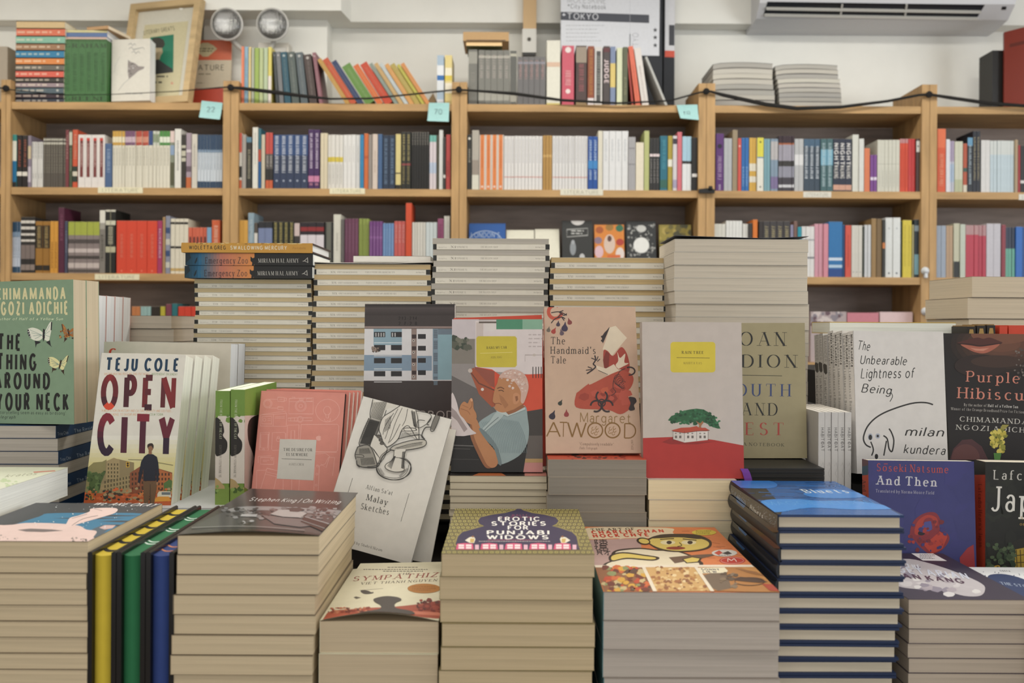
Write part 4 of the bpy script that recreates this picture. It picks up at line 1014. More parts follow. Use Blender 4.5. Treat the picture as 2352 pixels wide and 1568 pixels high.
# elastic cord tied along the posts
pts = [(-60, 196, .9), (10, 203, 1.3), (25, 206, .9), (140, 218, .7), (250, 217, .6), (400, 210, .7), (520, 200, 1.2), (548, 202, 2.6), (640, 213, 3.2), (700, 221, 2.6), (760, 227, 1.6), (850, 226, 1.4), (950, 216, 1.4), (1045, 206, 1.3), (1072, 207, 1.6), (1180, 215, 2.6), (1290, 230, 2.2), (1420, 237, 1.6), (1540, 231, 1.2), (1608, 212, 1.4), (1632, 210, 1.8), (1660, 218, 3), (1760, 240, 3.4), (1830, 249, 3.2), (1930, 246, 2.6), (2040, 232, 2.2), (2112, 218, 2), (2136, 217, 2.2), (2180, 224, 2.8), (2270, 237, 3), (2352, 243, 2.6), (2430, 250, 2)]
m = MB(); fine = []; rad = []
for i in range(len(pts) - 1):
    for k in range(4):
        t = k / 4; t2 = t * t * (3 - 2 * t) if 0 else t
        fine.append(P(pts[i][0] + (pts[i + 1][0] - pts[i][0]) * t, pts[i][1] + (pts[i + 1][1] - pts[i][1]) * t, 3.237)); rad.append((pts[i][2] + (pts[i + 1][2] - pts[i][2]) * t) * 1.45 * 3.24 / F)
m.tube([p - Vector((0, 3.24, TZ)) for p in fine], rad, '23211f', 'cloth', 8, .55)
for px, py in ((14, 203), (530, 201), (1054, 206), (1622, 210), (2134, 217)):
    q = P(px, py, 3.238) - Vector((0, 3.24, TZ)); m.lathe([(.003, -.003), (.012, -.002), (.012, .004), (.004, .007)], q, (0, -1, 0), '201e1c', 'cloth', 10)
tag(m.build('elastic_cord', M=lie(0, 3.24, TZ)), 'black elastic cord tied from post to post along the bookcase tops', 'cord')
# sticky notes, shelf cards, clip
for q, t, lab in (([(463, 231), (511, 236), (507, 276), (459, 271)], '22', 'pale blue sticky note numbered twenty-two under the orange card'), ([(985, 236), (1032, 236), (1031, 281), (982, 279)], '70', 'pale blue sticky note numbered seventy under the chequered books'), ([(1554, 241), (1602, 240), (1604, 277), (1562, 273)], '18', 'pale blue sticky note with a curled corner under the carton')):
    m = MB(); nrm = Vector((0, -1, 0)); b0 = P(*q[0], 3.246); T_ = lambda x, y: cast(x, y, Vector((0, 3.2465, 0)), nrm) - b0
    top_ = [T_(*p) for p in q]; N = 5
    g = []
    for j in range(N + 1):
        f = j / N; L_, R_ = top_[0].lerp(top_[3], f), top_[1].lerp(top_[2], f); off = Vector((0, -.010 * f * f, 0)); g.append((L_ + off, R_ + off * 1.1))
    for j in range(N):
        m.poly([g[j][0], g[j + 1][0], g[j + 1][1], g[j][1]], '9fcdcb'); bk = Vector((0, .0006, 0)); m.poly([g[j][0] + bk, g[j][1] + bk, g[j + 1][1] + bk, g[j + 1][0] + bk], '8fbdbb')
    a = Art(m, lambda x, y: T_(x, y) - Vector((0, .0016 + .010 * ((y - q[0][1]) / 40) ** 2, 0)), nrm); cx = (q[0][0] + q[1][0]) / 2 - 2; cy = q[0][1] + 27
    a.text(t, (cx - 9, cy), (cx + 9, cy), 12, '44545a', 'light')
    tag(m.build('sticky_note', M=Matrix.Translation(b0)), lab, 'note', 'blue sticky notes on the top shelf edge')
def card(x0, x1, y0, y1, lab, wd='LITERATURE', c='e8e0c0'):
    d = 3.2535; m = MB(); b0 = P(x0, y1, d); w, h = (x1 - x0) / F * d, (y1 - y0) / F * d
    m.box((0, -.0008, 0), (w, 0, h), c)
    Q, ln = text_quads(wd, 'light')
    for q in Q: m.poly([(w * .1 + u / ln * w * .8, -.0011, h * .22 + v * h * .55) for u, v in q], '7c745c')
    tag(m.build('shelf_card', M=Matrix.Translation(b0 - Vector((0, -.0002, 0)))), lab, 'label', 'cream shelf cards on the shelf edges')
card(225, 328, 430, 443, 'cream shelf card on the middle edge of the leftmost bookcase, lettered faintly'); card(757, 838, 432, 445, 'cream shelf card under the plain white spines in the second bookcase')
card(1287, 1385, 434, 448, 'pale shelf card under the thin ivory spines in the third bookcase', c='ddd8c6'); card(1845, 1909, 440, 453, 'short pale shelf card under the slate spines in the fourth bookcase', c='d8d4c8')
card(2340, 2420, 446, 459, 'cut off shelf card at the edge of the picture in the rightmost bookcase', c='dcd8cc'); card(218, 320, 629, 642, 'cream shelf card under the red-orange spines in the leftmost bookcase')
m = MB(); c0 = P(1622, 440, 3.246); k = 3.246 / F
m.prism([(-18 * k, -4 * k), (18 * k, -4 * k), (18 * k, 4 * k), (6 * k, 7 * k), (-18 * k, 5 * k)], -.012, .0, '1d1c1b', 'plastic'); m.lathe([(5 * k, 0), (5 * k, .012)], (4 * k, -.014, 7 * k), (1, 0, 0), '1d1c1b', 'plastic', 10)
tag(m.build('binder_clip', M=Matrix.Translation(c0)), 'black binder clip on the post between the third and fourth bookcases', 'clip')
for py, l in ((622, 'upper'), (715, 'lower')):
    m = MB(); m.lathe([(9 * k, 0), (9 * k, .006), (5 * k, .016), (2 * k, .018)], (0, 0, 0), (0, -1, 0), 'd8dce0', 'plastic', 14); m.box((-3 * k, -.014, -16 * k if l == 'upper' else -4 * k), (3 * k, 0, 0), 'd8dce0', 'plastic')
    tag(m.build('cable_clip', M=Matrix.Translation(P(2124, py, 3.2502))), f'{l} white plastic clip on the post beside the rightmost bookcase', 'clip')
KC = 1.0
# ---------------------------------------------------------------- the display table
t_ = thing('display_table', 'dark wooden display table under all the stacks of books', 'table', lie(0, 0, 0))
TB = .85
def tp(lo, hi, nm, c='2e2620', mt='wood'):
    m = MB(); m.box(lo, hi, c, mt); part(m, nm, t_)
tp((-1.15, .74, TB - .04), (1.15, 1.95, TB), 'tabletop')
for x in (-1.08, 1.02):
    for y in (.8, 1.83): tp((x, y, 0), (x + .06, y + .06, TB - .04), 'leg')
R1 = .97
for lo, hi in (((-.95, .995, TB), (.07, 1.90, R1)), ((.0705, 1.039, TB), (.2505, 1.90, R1)), ((.251, 1.048, TB), (.376, 1.90, R1)), ((.3765, 1.036, TB), (1.05, 1.90, .955)),
               ((-.80, 1.36, R1), (-.40, 1.85, 1.09)), ((-.39, 1.385, R1), (.49, 1.85, 1.125)), ((-.25, 1.248, R1), (-.07, 1.31, 1.056)), ((.432, 1.13, .955), (.9, 1.33, 1.05)), ((.55, 1.42, .955), (1.04, 1.85, 1.17)), ((.29, 1.065, R1), (.37, 1.25, 1.062)), ((-.72, .80, TB), (-.5165, .99, 1.046))):
    tp((lo[0], lo[1], lo[2] + .0003), hi, 'riser', '1c1917', 'cloth')
def up(px, py, h): return (h * (1176 - px) / (py - HOR), -h)
PG = 'a99a80'         # cream page edges
B_ = 'paperback'
def st(s): return lambda i: f"{ORD[i]} from the top in the stack {s}"
# --- front row: stack with the pink figure cover
def okay(a):
    a.smooth = 1
    a.poly([(-260, 1300), (-100, 1140), (420, 1145), (420, 1300)], '2b2c31')
    a.poly([(20, 1215), (90, 1186), (130, 1178), (345, 1180), (300, 1204), (240, 1235), (150, 1225)], '246f92')
    for y, x0, x1 in ((1184, 170, 330), (1190, 120, 290), (1197, 225, 330), (1206, 230, 300)): a.poly([(x0, y), ((x0 + x1) / 2, y - 1.8), (x1, y), ((x0 + x1) / 2, y + 2.2)], '2b2f36')
    a.poly([(215, 1250), (212, 1215), (232, 1207), (260, 1206), (240, 1222), (228, 1250)], '46535e'); a.poly([(228, 1212), (240, 1206), (266, 1206), (258, 1213), (240, 1216)], 'cbaaa4')
    a.poly([(-260, 1262), (-120, 1205), (10, 1206), (60, 1201), (128, 1202), (180, 1207), (198, 1216), (222, 1220), (214, 1234), (205, 1250)], 'dcc0b8')
    a.poly([(128, 1214), (150, 1205), (160, 1190), (180, 1184), (205, 1175), (210, 1168), (252, 1166), (270, 1169), (264, 1178), (240, 1186), (205, 1196), (165, 1208), (140, 1216)], 'dfc4bc')
    a.line([(165, 1207), (190, 1192), (225, 1184)], 1, '5a4a4a'); a.line([(165, 1191), (200, 1181)], .8, '6a5656'); a.line([(215, 1168), (235, 1173)], .8, '6a5656')
    a.poly([(40, 1217), (70, 1214), (120, 1216), (145, 1219), (100, 1222), (60, 1221)], '6d5f5e'); a.blobs(-20, 1228, 40, 1240, 12, ['5c5250'], 1, 3, 2, .4); a.blobs(165, 1234, 205, 1243, 16, ['4c4644'], 1, 3, 4, .6)
    a.blobs(80, 1160, 380, 1212, 46, ['dfe6e8'], .5, 1.9, 9, .6)
    a.text('WE ARE OKAY', (211, 1160), (352, 1164), 6, 'e8e4e0', 'isans', up(270, 1160, 6.5)); a.text('NINA LACOUR', (228, 1166), (298, 1167), 3, '707278', 'light', up(260, 1166, 3))
pile(B_, 'book', 'front pile under the pink figure cover', -150, 202, .78, 1242, 14, .01395, .166, '8a7b64', PG, st('under the starry blue cover with a pink figure'), topart=okay, toplabel='paperback with a pink figure on starry blue sea, topmost of its front stack', seed=3, spine='F')
# three hardbacks standing on end
def end_hardback(px, col, stripes, lab, d=.78, ytop=1271, w_=67):
    k = d / F; x0 = X(px, d); W = w_ * k - .0006; H = Z(ytop, d) - TB - .0006; D = .2; M = lie(x0, d, TB + .0005)
    r = thing('hardback', lab, 'book', M, 'upright hardbacks with coloured edges')
    bw = .0042
    for nm, a in (('front_board', 0), ('rear_board', W - bw)):
        m = MB(); m.prism([(a, 0), (a + bw, 0), (a + bw, H - .001), (a + bw * .6, H), (a, H - .001)], 0, D, '1d1b1a', 'gloss'); part(m, nm, r)
    m = MB(); N = 10; zt = H - .004; pf = [(bw + (W - 2 * bw) * i / N, .0055 - .0045 * math.sin(math.pi * i / N)) for i in range(N + 1)]
    m.prism(pf + [(W - bw, D - .004), (bw, D - .004)], .002, zt, col, 'page' if 0 else 'cloth', ax='z')
    for y0, w2, c in stripes:
        if y0 > D - .02: continue
        m2 = [(p[0], y0 + (p[1] - .001) * 1.6 - .004) for p in pf]; l = [Vector((x, y, zt + .0002)) for x, y in m2]; u = [p + Vector((0, w2, 0)) for p in l]
        for i in range(N): m.poly([l[i], l[i + 1], u[i + 1], u[i]], c, 'cloth')
    part(m, 'page_block', r)
end_hardback(204, 'c9b13c', [(.018 + .03 * i, .007, '25221f') for i in range(6)], 'upright hardback with yellow page edges barred black along the head')
end_hardback(271, '2b6b45', [(.045 + .05 * i + j, .003, 'cfe0d4') for i in range(3) for j in (0, .008)], 'upright hardback with green page edges and thin paired white bars')
end_hardback(338, '31437a', [(.02, .003, 'cf8a60'), (.035, .003, 'cf8a60'), (.07, .003, 'cf8a60')], 'upright hardback with dark blue page edges and thin orange bars', w_=66)
# --- curled top covers
def curled(name, lab, M, w, h, t, amp, cov, page, art, q, spine='L', grp=None, am='gloss'):
    r = thing(name, lab, 'book', M, grp); c, g = book_mesh(w, h, t, cov, page, spine=spine)
    cv = MB(); N, K = 22, 6
    f = lambda u, v: amp * math.sin(math.pi * min(max(u, 0), 1)) * (1 - .55 * min(max(v, 0), 1))
    for s_, off in ((1, .0005), (-1, .0001)):
        b0 = len(cv.v)
        for j in range(K + 1):
            for i in range(N + 1): cv.v.append((w * i / N, h * j / K, t + off + f(i / N, j / K)))
        for j in range(K):
            for i in range(N):
                a = b0 + j * (N + 1) + i; fc = [a, a + 1, a + N + 2, a + N + 1]
                cv.face(fc if s_ > 0 else fc[::-1], cov if s_ > 0 else 'd8d0c0', am)
    Mi = M.inverted()
    def proj(px, py):
        z = 0
        for _ in range(4):
            p = Mi @ cast(px, py, M @ Vector((0, 0, t + .0005 + z)), Vector((0, 0, 1))); z = f(p.x / w, p.y / h)
        return p
    a = Art(cv, proj, Vector((0, 0, 1)), q, am); a.band = 14; a.W = w; art(a)
    for v, fc, col, mi in ((c.v, c.f, c.c, c.m),):                    # rear board and spine under the curled sheet
        b0 = len(cv.v); cv.v += v
        for f_, cc in zip(fc[6:], col[6:]): cv.face([b0 + i for i in f_], cc, 'print')
    part(cv, 'cover', r); part(g, 'page_block', r); return r
def writing(a):
    a.smooth = 1
    a.poly([(380, 1245), (540, 1100), (860, 1100), (860, 1160), (760, 1260)], '3a3432')
    a.poly([(440, 1215), (540, 1166), (590, 1163), (640, 1164), (700, 1167), (760, 1170), (795, 1174), (745, 1224), (700, 1222), (560, 1214)], '4b4a4a')
    a.poly([(540, 1166), (600, 1163), (700, 1167), (790, 1174), (780, 1184), (700, 1178), (600, 1172), (520, 1176)], '8c8c8c')
    a.blobs(515, 1167, 770, 1192, 110, ['8c8c8c', '6a6a6a', '3c3a3a', '7c7c7c', '252423', '504e4e'], 2.5, 9, 11, .45)
    a.poly([(640, 1172), (680, 1172), (705, 1180), (690, 1190), (650, 1188), (620, 1182)], 'a8a6a4'); a.poly([(662, 1168), (688, 1167), (700, 1172), (685, 1177), (666, 1176)], '3a3838')
    a.poly([(600, 1184), (650, 1190), (720, 1196), (735, 1206), (690, 1212), (630, 1204)], '6a6868'); a.poly([(555, 1182), (592, 1182), (588, 1188), (552, 1187)], 'b0b0b0')
    a.poly([(700, 1186), (762, 1205), (742, 1222), (690, 1200)], '2a2828'); a.line([(700, 1188), (760, 1206)], 2, '9a9a9a'); a.line([(690, 1196), (748, 1216)], 2, '7c7c7c')
    a.blobs(545, 1194, 580, 1206, 22, ['b0b0b0', '5c5c5c', '2c2c2c'], 2, 6, 13, .5)
    a.line([(440, 1214), (520, 1211), (600, 1212), (700, 1220)], 1.6, '8c8a88')
    a.text('Stephen King | On Writing', (571, 1150), (779, 1157), 6.5, 'd8d4d0', 'sans', up(675, 1153, 7.5)); a.text('A Memoir of the Craft', (690, 1156), (775, 1160), 3, '9a9490', 'light', up(735, 1158, 4))
xw = X(410, .78); ww = X(736, .78) - xw; zt = P(570, 1228, .78).z; tk = .01745
curled('paperback', 'paperback with a black-and-white desk photograph and a lifting dark cover, topmost of its stack', lie(xw, .78, zt - tk), ww, .184, tk - .0008, .0035, '3a3432', PG, writing, [(400, 1232), (573, 1122), (832, 1132), (740, 1240)], grp='front pile under the desk photograph')
base = None; rn = random.Random(5)
for i in range(1, 14):
    M = lie(xw - .0009 * min(i, 6) + rn.uniform(-.001, .001), .78 + rn.uniform(-.001, .001), zt - tk * (i + 1) + .0, .004 * rn.uniform(-1, 1))
    if zt - tk * (i + 1) < TB: break
    if base is None:
        base = mk_book('paperback', st('under the desk photograph cover')(i), 'book', M, ww, .184, tk - .0004, '85765f', PG, 'front pile under the desk photograph', spine='L')
    else: dup(base, M, st('under the desk photograph cover')(i))
# --- cream cover with the helmeted figure
def symp(a):
    a.smooth = 1
    a.poly([(700, 1460), (830, 1285), (1060, 1285), (1060, 1460)], 'ddd6ba')
    a.text('THE', (912, 1321), (944, 1319), 3.5, '5a4c40', 'serif', up(928, 1320, 4)); a.text('SYMPATHIZ', (809, 1335), (1004, 1325), 9, '9a4438', 'serif', up(900, 1330, 10)); a.text('VIET THANH NGUYEN', (828, 1343), (1003, 1335), 5, '6a5e50', 'serif', up(915, 1339, 5))
    for y, x0, x1 in ((1303, 890, 968), (1308, 835, 1008), (1312, 880, 990)): a.scribble(x0, y - 1.5, x1, y + 1.5, 1, '6c6458', 1.6, y)
    a.ell(974, 1352, 38, 11, 'b0742e'); a.scribble(946, 1346, 1004, 1358, 3, '8a5620', 1.2, 4)
    a.poly([(828, 1358), (833, 1355), (846, 1357), (852, 1360), (858, 1360), (856, 1363), (842, 1365), (833, 1363)], '4c443c'); a.line([(826, 1356), (880, 1352)], .7, '8c8474'); a.poly([(812, 1372), (818, 1370), (830, 1373), (818, 1376)], '5c5448')
    a.poly([(735, 1424), (760, 1404), (800, 1400), (850, 1396), (900, 1394), (960, 1388), (1030, 1380), (1030, 1420), (880, 1412), (780, 1424)], 'a8503a'); a.blobs(750, 1396, 850, 1408, 60, ['8a3a2c', '6a3028', 'c07858'], 2, 5, 5, .6); a.blobs(960, 1378, 1030, 1404, 60, ['7c2e26', '5c2a24', '9c4434'], 3, 8, 6, .7)
    a.poly([(735, 1424), (790, 1412), (830, 1411), (820, 1420), (760, 1426)], 'c8624c'); a.poly([(950, 1404), (1030, 1408), (1030, 1416), (940, 1410)], 'cf7a60')
    a.poly([(806, 1413), (840, 1405), (872, 1399), (874, 1391), (862, 1384), (858, 1377), (872, 1372), (892, 1370), (915, 1373), (922, 1379), (910, 1385), (906, 1391), (912, 1398), (944, 1404), (950, 1412), (900, 1412), (850, 1412)], '4a423c')
xs = X(738, .785); ws = X(1011, .785) - xs; zs_ = P(880, 1425, .785).z; ts = .0285
curled('paperback', 'cream paperback with a helmeted silhouette and bowed cover between two taller stacks', lie(xs, .785, zs_ - ts), ws, .165, ts - .0006, .0072, 'ddd6ba', 'a3947c', symp, [(738, 1428), (828, 1294), (1030, 1290), (1030, 1428)], grp='front pile under the helmeted silhouette', am='print')
base = mk_book('paperback', st('under the helmeted silhouette cover')(1), 'book', lie(xs - .0004, .784, zs_ - 2 * ts - .0002), ws, .165, ts - .0002, 'ddd6ba', 'a3947c', 'front pile under the helmeted silhouette', spine='L')
for i in range(2, 4): dup(base, lie(xs - .0004, .785, zs_ - (i + 1) * ts - .0004), st('under the helmeted silhouette cover')(i))
# --- purple arch cover
def widows(a):
    a.poly([(1000, 1280), (1050, 1160), (1340, 1160), (1380, 1280)], '6a6038')
    for j in range(15):                      # interlaced gold rings
        y = 1169 + j * 7 * (1 + .012 * j) * .94; k = (y - HOR) / (1271 - HOR)
        if y > 1274: break
        for i in range(30):
            x = 1176 + (-164 + i * 12.4 + (6 if j % 2 else 0)) * k
            if 1000 < x < 1380: a._emit([(x + 4.6 * k * math.cos(t * .785), y + 2.6 * math.sin(t * .785)) for t in range(8)], 'a89c58', 2 + (i % 5) * .1); a._emit([(x + 2.4 * k * math.cos(t * 1.05), y + 1.2 * math.sin(t * 1.05)) for t in range(6)], '57502e', 3 + (i % 5) * .1)
    a.used.append(((1000, 1160, 1380, 1280), 4))
    def arch(g): return [(1046 - g, 1250), (1052 - g, 1232), (1062 - g, 1222), (1098 - g, 1212 - g * .4), (1112 - g, 1208), (1101 - g, 1203), (1098 - g, 1196), (1104 - g, 1188), (1130 - g, 1182 - g * .5), (1160, 1178 - g * .5), (1182, 1172 - g * .5), (1192, 1166 - g * .5), (1202, 1172 - g * .5), (1222, 1178 - g * .5), (1250 + g, 1182 - g * .5), (1276 + g, 1188), (1283 + g, 1196), (1278 + g, 1203), (1268 + g, 1208), (1284 + g, 1212 - g * .4), (1314 + g, 1222), (1324 + g, 1232), (1328 + g, 1250)]
    a.poly(arch(4), '8c8048'); a.poly(arch(0), '2f2747')
    a.text('BALLI', (1176, 1185), (1210, 1184.5), 4, '7c3a5a', 'bold', up(1192, 1185, 3.4)); a.text('KAUR JASWAL', (1148, 1190), (1236, 1189.5), 4, '7c3a5a', 'bold', up(1192, 1190, 3.4))
    for s_, x0, x1, y in (('EROTIC', 1144, 1240, 1196), ('STORIES', 1128, 1254, 1206.5), ('FOR', 1166, 1214, 1216), ('PUNJABI', 1118, 1262, 1227), ('WIDOWS', 1118, 1260, 1238)): a.text(s_, (x0, y), (x1, y), 8, 'e8e4dc', 'bold', up((x0 + x1) / 2, y, 8.3))
    a.scribble(1120, 1239, 1264, 1241, 1, 'a84868', 1.2, 2); a.scribble(1100, 1242, 1276, 1244.5, 1, 'c0b8b0', 1.2, 3)
    for x in (1084, 1294):
        s_ = 1 if x < 1190 else -1
        a.poly([(x - 16 * s_, 1241), (x - 6 * s_, 1234), (x + 4 * s_, 1232), (x + 8 * s_, 1238), (x + 5 * s_, 1247), (x - 5 * s_, 1247)], 'e4dcc8'); a.poly([(x - 4, 1237), (x + 6, 1237), (x + 4, 1246), (x - 4, 1246)], 'c8a860'); a.ell(x + 2 * s_, 1232.5, 3, 2, '8a5c34')
    a.poly([(1046, 1262), (1050, 1249), (1326, 1249), (1332, 1262)], '3c2f4c')
    for i in range(5):
        x = 1050 + i * 56
        a.poly([(x - 3, 1262), (x, 1249), (x + 18, 1247), (x + 36, 1249), (x + 38, 1262)], 'cf4d74')
        for q in ((x + 3, x + 16), (x + 20, x + 33)): a.rect(q[0], 1250.5, q[1], 1255, 'ecd8d8'); a.rect(q[0], 1256, q[1], 1260.5, 'ecd8d8')
        a.rect(x + 41, 1251, x + 50, 1262, 'dcb0bc')
pile('novel', 'book', 'front pile under the purple arch cover', 1014, 1366, .78, 1271, 12, .02035, .19, '8a7c58', 'a29276', st('under the gold-patterned cover with a purple arch'), topart=widows, toplabel='paperback with a purple domed arch on gold rings, topmost of its front stack', seed=8, jit=.0022, spine='L')
# --- comic with the shouting cartoon head: plain invented figure
def comic(a):
    a.smooth = 1
    a.poly([(1340, 1375), (1340, 1200), (1690, 1200), (1810, 1375)], 'd9814f'); a.poly([(1340, 1300), (1340, 1240), (1470, 1236), (1480, 1300)], 'b99a94')
    rn = random.Random(2)
    for i in range(26): x = 1560 + rn.random() * 170; y = 1218 + rn.random() * 70; a.line([(x, y), (x + 12 + rn.random() * 12, y - 2 + rn.random() * 5)], 1, 'a85a34')
    a.poly([(1346, 1237), (1350, 1212), (1530, 1212), (1545, 1222), (1540, 1234), (1436, 1236), (1424, 1240), (1418, 1236)], 'e2cfae')
    a.text('THE ART OF', (1358, 1219), (1458, 1217), 5, '5c4a38', 'slab', up(1408, 1218, 5)); a.text('CHARLIE CHAN', (1360, 1226), (1526, 1222), 8, 'c8402c', 'fat', up(1443, 1225, 6.5)); a.text('HOCK CHYE', (1363, 1234), (1492, 1231), 8, 'c8402c', 'fat', up(1428, 1233, 6.5))
    ch = '3a3030'   # the three brushed characters
    for cx, cy, segs in ((1380, 1242, [((-14, -2), (-8, -2), (-12, 3), (-8, 5), (-13, 8)), ((-14, -3), (-14, 8)), ((-4, -2), (14, -2)), ((-2, 1), (12, 1), (12, 5), (-2, 5), (-2, 1)), ((5, -4), (5, 8)), ((4, 5), (-4, 9)), ((6, 5), (14, 9))]), (1380, 1255, [((-12, -3), (-9, -2)), ((-15, 0), (-8, 0), (-14, 5)), ((-11, 2), (-11, 8)), ((-3, -3), (14, -3)), ((-1, -1), (11, -1), (11, 2), (-1, 2), (-1, -1)), ((-3, 4), (13, 4), (13, 8), (-3, 8), (-3, 4)), ((5, 4), (5, 8))]), (1386, 1267, [((-14, -4), (-14, 3)), ((-14, -4), (-5, -4), (-5, 3)), ((-14, -1), (-5, -1)), ((-14, 2), (-5, 2)), ((-12, 3), (-16, 7)), ((-7, 3), (-3, 7)), ((0, -1), (16, -1)), ((10, -5), (10, 7), (7, 6)), ((9, 0), (1, 6))])):
        for sg in segs: a.line([(cx + p[0] + p[1] * .2, cy + p[1]) for p in sg], 1.9, ch)
    yl = 'dcc468'; ink = '35291f'
    a.poly([(1396, 1300), (1410, 1284), (1404, 1272), (1420, 1262), (1470, 1258), (1510, 1262), (1545, 1262), (1580, 1272), (1602, 1282), (1600, 1302)], ink); a.poly([(1402, 1300), (1416, 1285), (1412, 1272), (1424, 1265), (1470, 1261), (1510, 1265), (1544, 1265), (1576, 1274), (1594, 1284), (1592, 1302)], 'e4d8bc')
    a.poly([(1486, 1244), (1500, 1232), (1530, 1228), (1580, 1229), (1618, 1234), (1634, 1244), (1630, 1258), (1600, 1266), (1550, 1268), (1512, 1262)], ink); a.poly([(1490, 1245), (1503, 1235), (1532, 1232), (1578, 1233), (1612, 1238), (1628, 1246), (1624, 1256), (1598, 1263), (1552, 1265), (1516, 1259)], yl)
    a.ell(1478, 1243, 16, 8, ink, 10); a.ell(1479, 1243, 12, 5.5, yl, 10)
    a.poly([(1496, 1236), (1516, 1228), (1560, 1226), (1600, 1228), (1622, 1236), (1600, 1238), (1560, 1234), (1520, 1236)], '2c211c')
    for x in (1534, 1582): a.ell(x, 1246, 17, 5, 'e8dcb0'); a.ell(x + 3, 1246, 6, 4, '2c2420')
    a.line([(1560, 1246), (1566, 1253), (1556, 1255)], 1.6, ink); a.ell(1552, 1259, 22, 3.6, '8c3324'); a.line([(1516, 1239), (1548, 1237)], 2, ink); a.line([(1568, 1238), (1600, 1241)], 2, ink)
    a.poly([(1400, 1276), (1430, 1268), (1480, 1274), (1514, 1280), (1500, 1288), (1440, 1284), (1404, 1290)], ink); a.poly([(1406, 1277), (1432, 1271), (1480, 1277), (1506, 1281), (1496, 1285), (1440, 1281), (1408, 1287)], yl)
    a.poly([(1536, 1280), (1600, 1274), (1640, 1272), (1640, 1276), (1604, 1284), (1550, 1294)], '6a5444'); a.poly([(1566, 1284), (1590, 1278), (1612, 1282), (1606, 1292), (1576, 1294)], ink); a.poly([(1570, 1285), (1590, 1280), (1607, 1283), (1602, 1290), (1578, 1292)], yl)
    a.ell(1617, 1223, 28, 6.5, 'd8c24c'); a.scribble(1598, 1218, 1636, 1228, 3, '5c4c20', 1.1, 8)
    a.ell(1664, 1270, 29, 8, 'd8d4cc'); a.poly([(1640, 1270), (1652, 1264), (1660, 1270), (1650, 1275)], 'c8503c'); a.poly([(1658, 1271), (1672, 1266), (1682, 1272), (1670, 1274)], '3a3836'); a.scribble(1650, 1274, 1684, 1277, 1, '4a4846', 1.2, 5)
    a.ell(1682, 1287, 30, 9, 'b8372a'); a.ring(1682, 1287, 26, 7, 1, 'dca498'); a.line([(1672, 1290), (1672, 1283), (1680, 1287), (1686, 1283), (1692, 1290)], 1.6, 'e8d8d0')
    a.poly([(1340, 1303), (1340, 1298), (1726, 1297), (1734, 1303)], 'e4d8c4')
    a.poly([(1367, 1303), (1478, 1303), (1502, 1358), (1388, 1358)], '8c5c3a'); a.blobs(1368, 1303, 1500, 1358, 150, ['b84a2c', 'd0a040', '5c4030', '8a9060', 'c86838', '6c3426', 'c4b080'], 4, 12, 21, .6, lambda x, y: 1372 + (y - 1303) * .42 < x < 1474 + (y - 1303) * .42)
    a.poly([(1482, 1303), (1596, 1303), (1636, 1358), (1508, 1358)], 'c8a066'); a.blobs(1484, 1303, 1634, 1358, 150, ['d8b880', '8c5c38', 'b08048', 'a06a40', 'e0c898'], 2, 7, 22, .6, lambda x, y: 1486 + (y - 1303) * .46 < x < 1592 + (y - 1303) * .7)
    a.poly([(1600, 1303), (1734, 1303), (1795, 1362), (1640, 1358)], 'a8733c'); a.poly([(1616, 1322), (1660, 1310), (1672, 1324), (1680, 1352), (1650, 1358), (1636, 1352)], '6d5c4a'); a.poly([(1700, 1303), (1734, 1303), (1770, 1338), (1740, 1322)], 'b98448')
    for i in range(5): a.line([(1690 + i * 6, 1307 + i * 2), (1740 + i * 6, 1315 + i * 3)], 1.4, '8a5c30')
    a.poly([(1676, 1332), (1700, 1326), (1740, 1330), (1764, 1338), (1744, 1340), (1700, 1336)], '4c3424'); a.ring(1722, 1337, 34, 9, 1.6, '3c2c20'); a.poly([(1750, 1342), (1780, 1344), (1792, 1360), (1768, 1358)], '9c3a24'); a.blobs(1650, 1318, 1690, 1350, 14, ['7d6a54', '584838'], 3, 9, 23, .6)
    a.poly([(1600, 1305), (1664, 1304), (1672, 1312), (1666, 1318), (1650, 1317), (1610, 1318)], 'e0d6b8'); a.text('SONNY', (1612, 1311), (1654, 1311), 4, '3c3c4c', 'bold', up(1633, 1311, 4)); a.text('LIEW', (1616, 1316.5), (1648, 1316.5), 4, '3c3c4c', 'bold', up(1632, 1316, 4))
    for x0, x1 in ((1474, 1500), (1594, 1632)): a.poly([(x0, 1303), (x0 + 8, 1303), (x1 + 9, 1359), (x1, 1359)], 'e0d4be')
pile('graphic_novel', 'book', 'front pile under the cartoon cover', 1386, 1791, .78, 1359, 8, .0251, .251, '8f857c', '989088', st('under the orange cartoon cover'), topart=comic, toplabel='orange graphic novel with a shouting cartoon man, topmost of its front stack', seed=4, spine='L', spc='5f8c94')
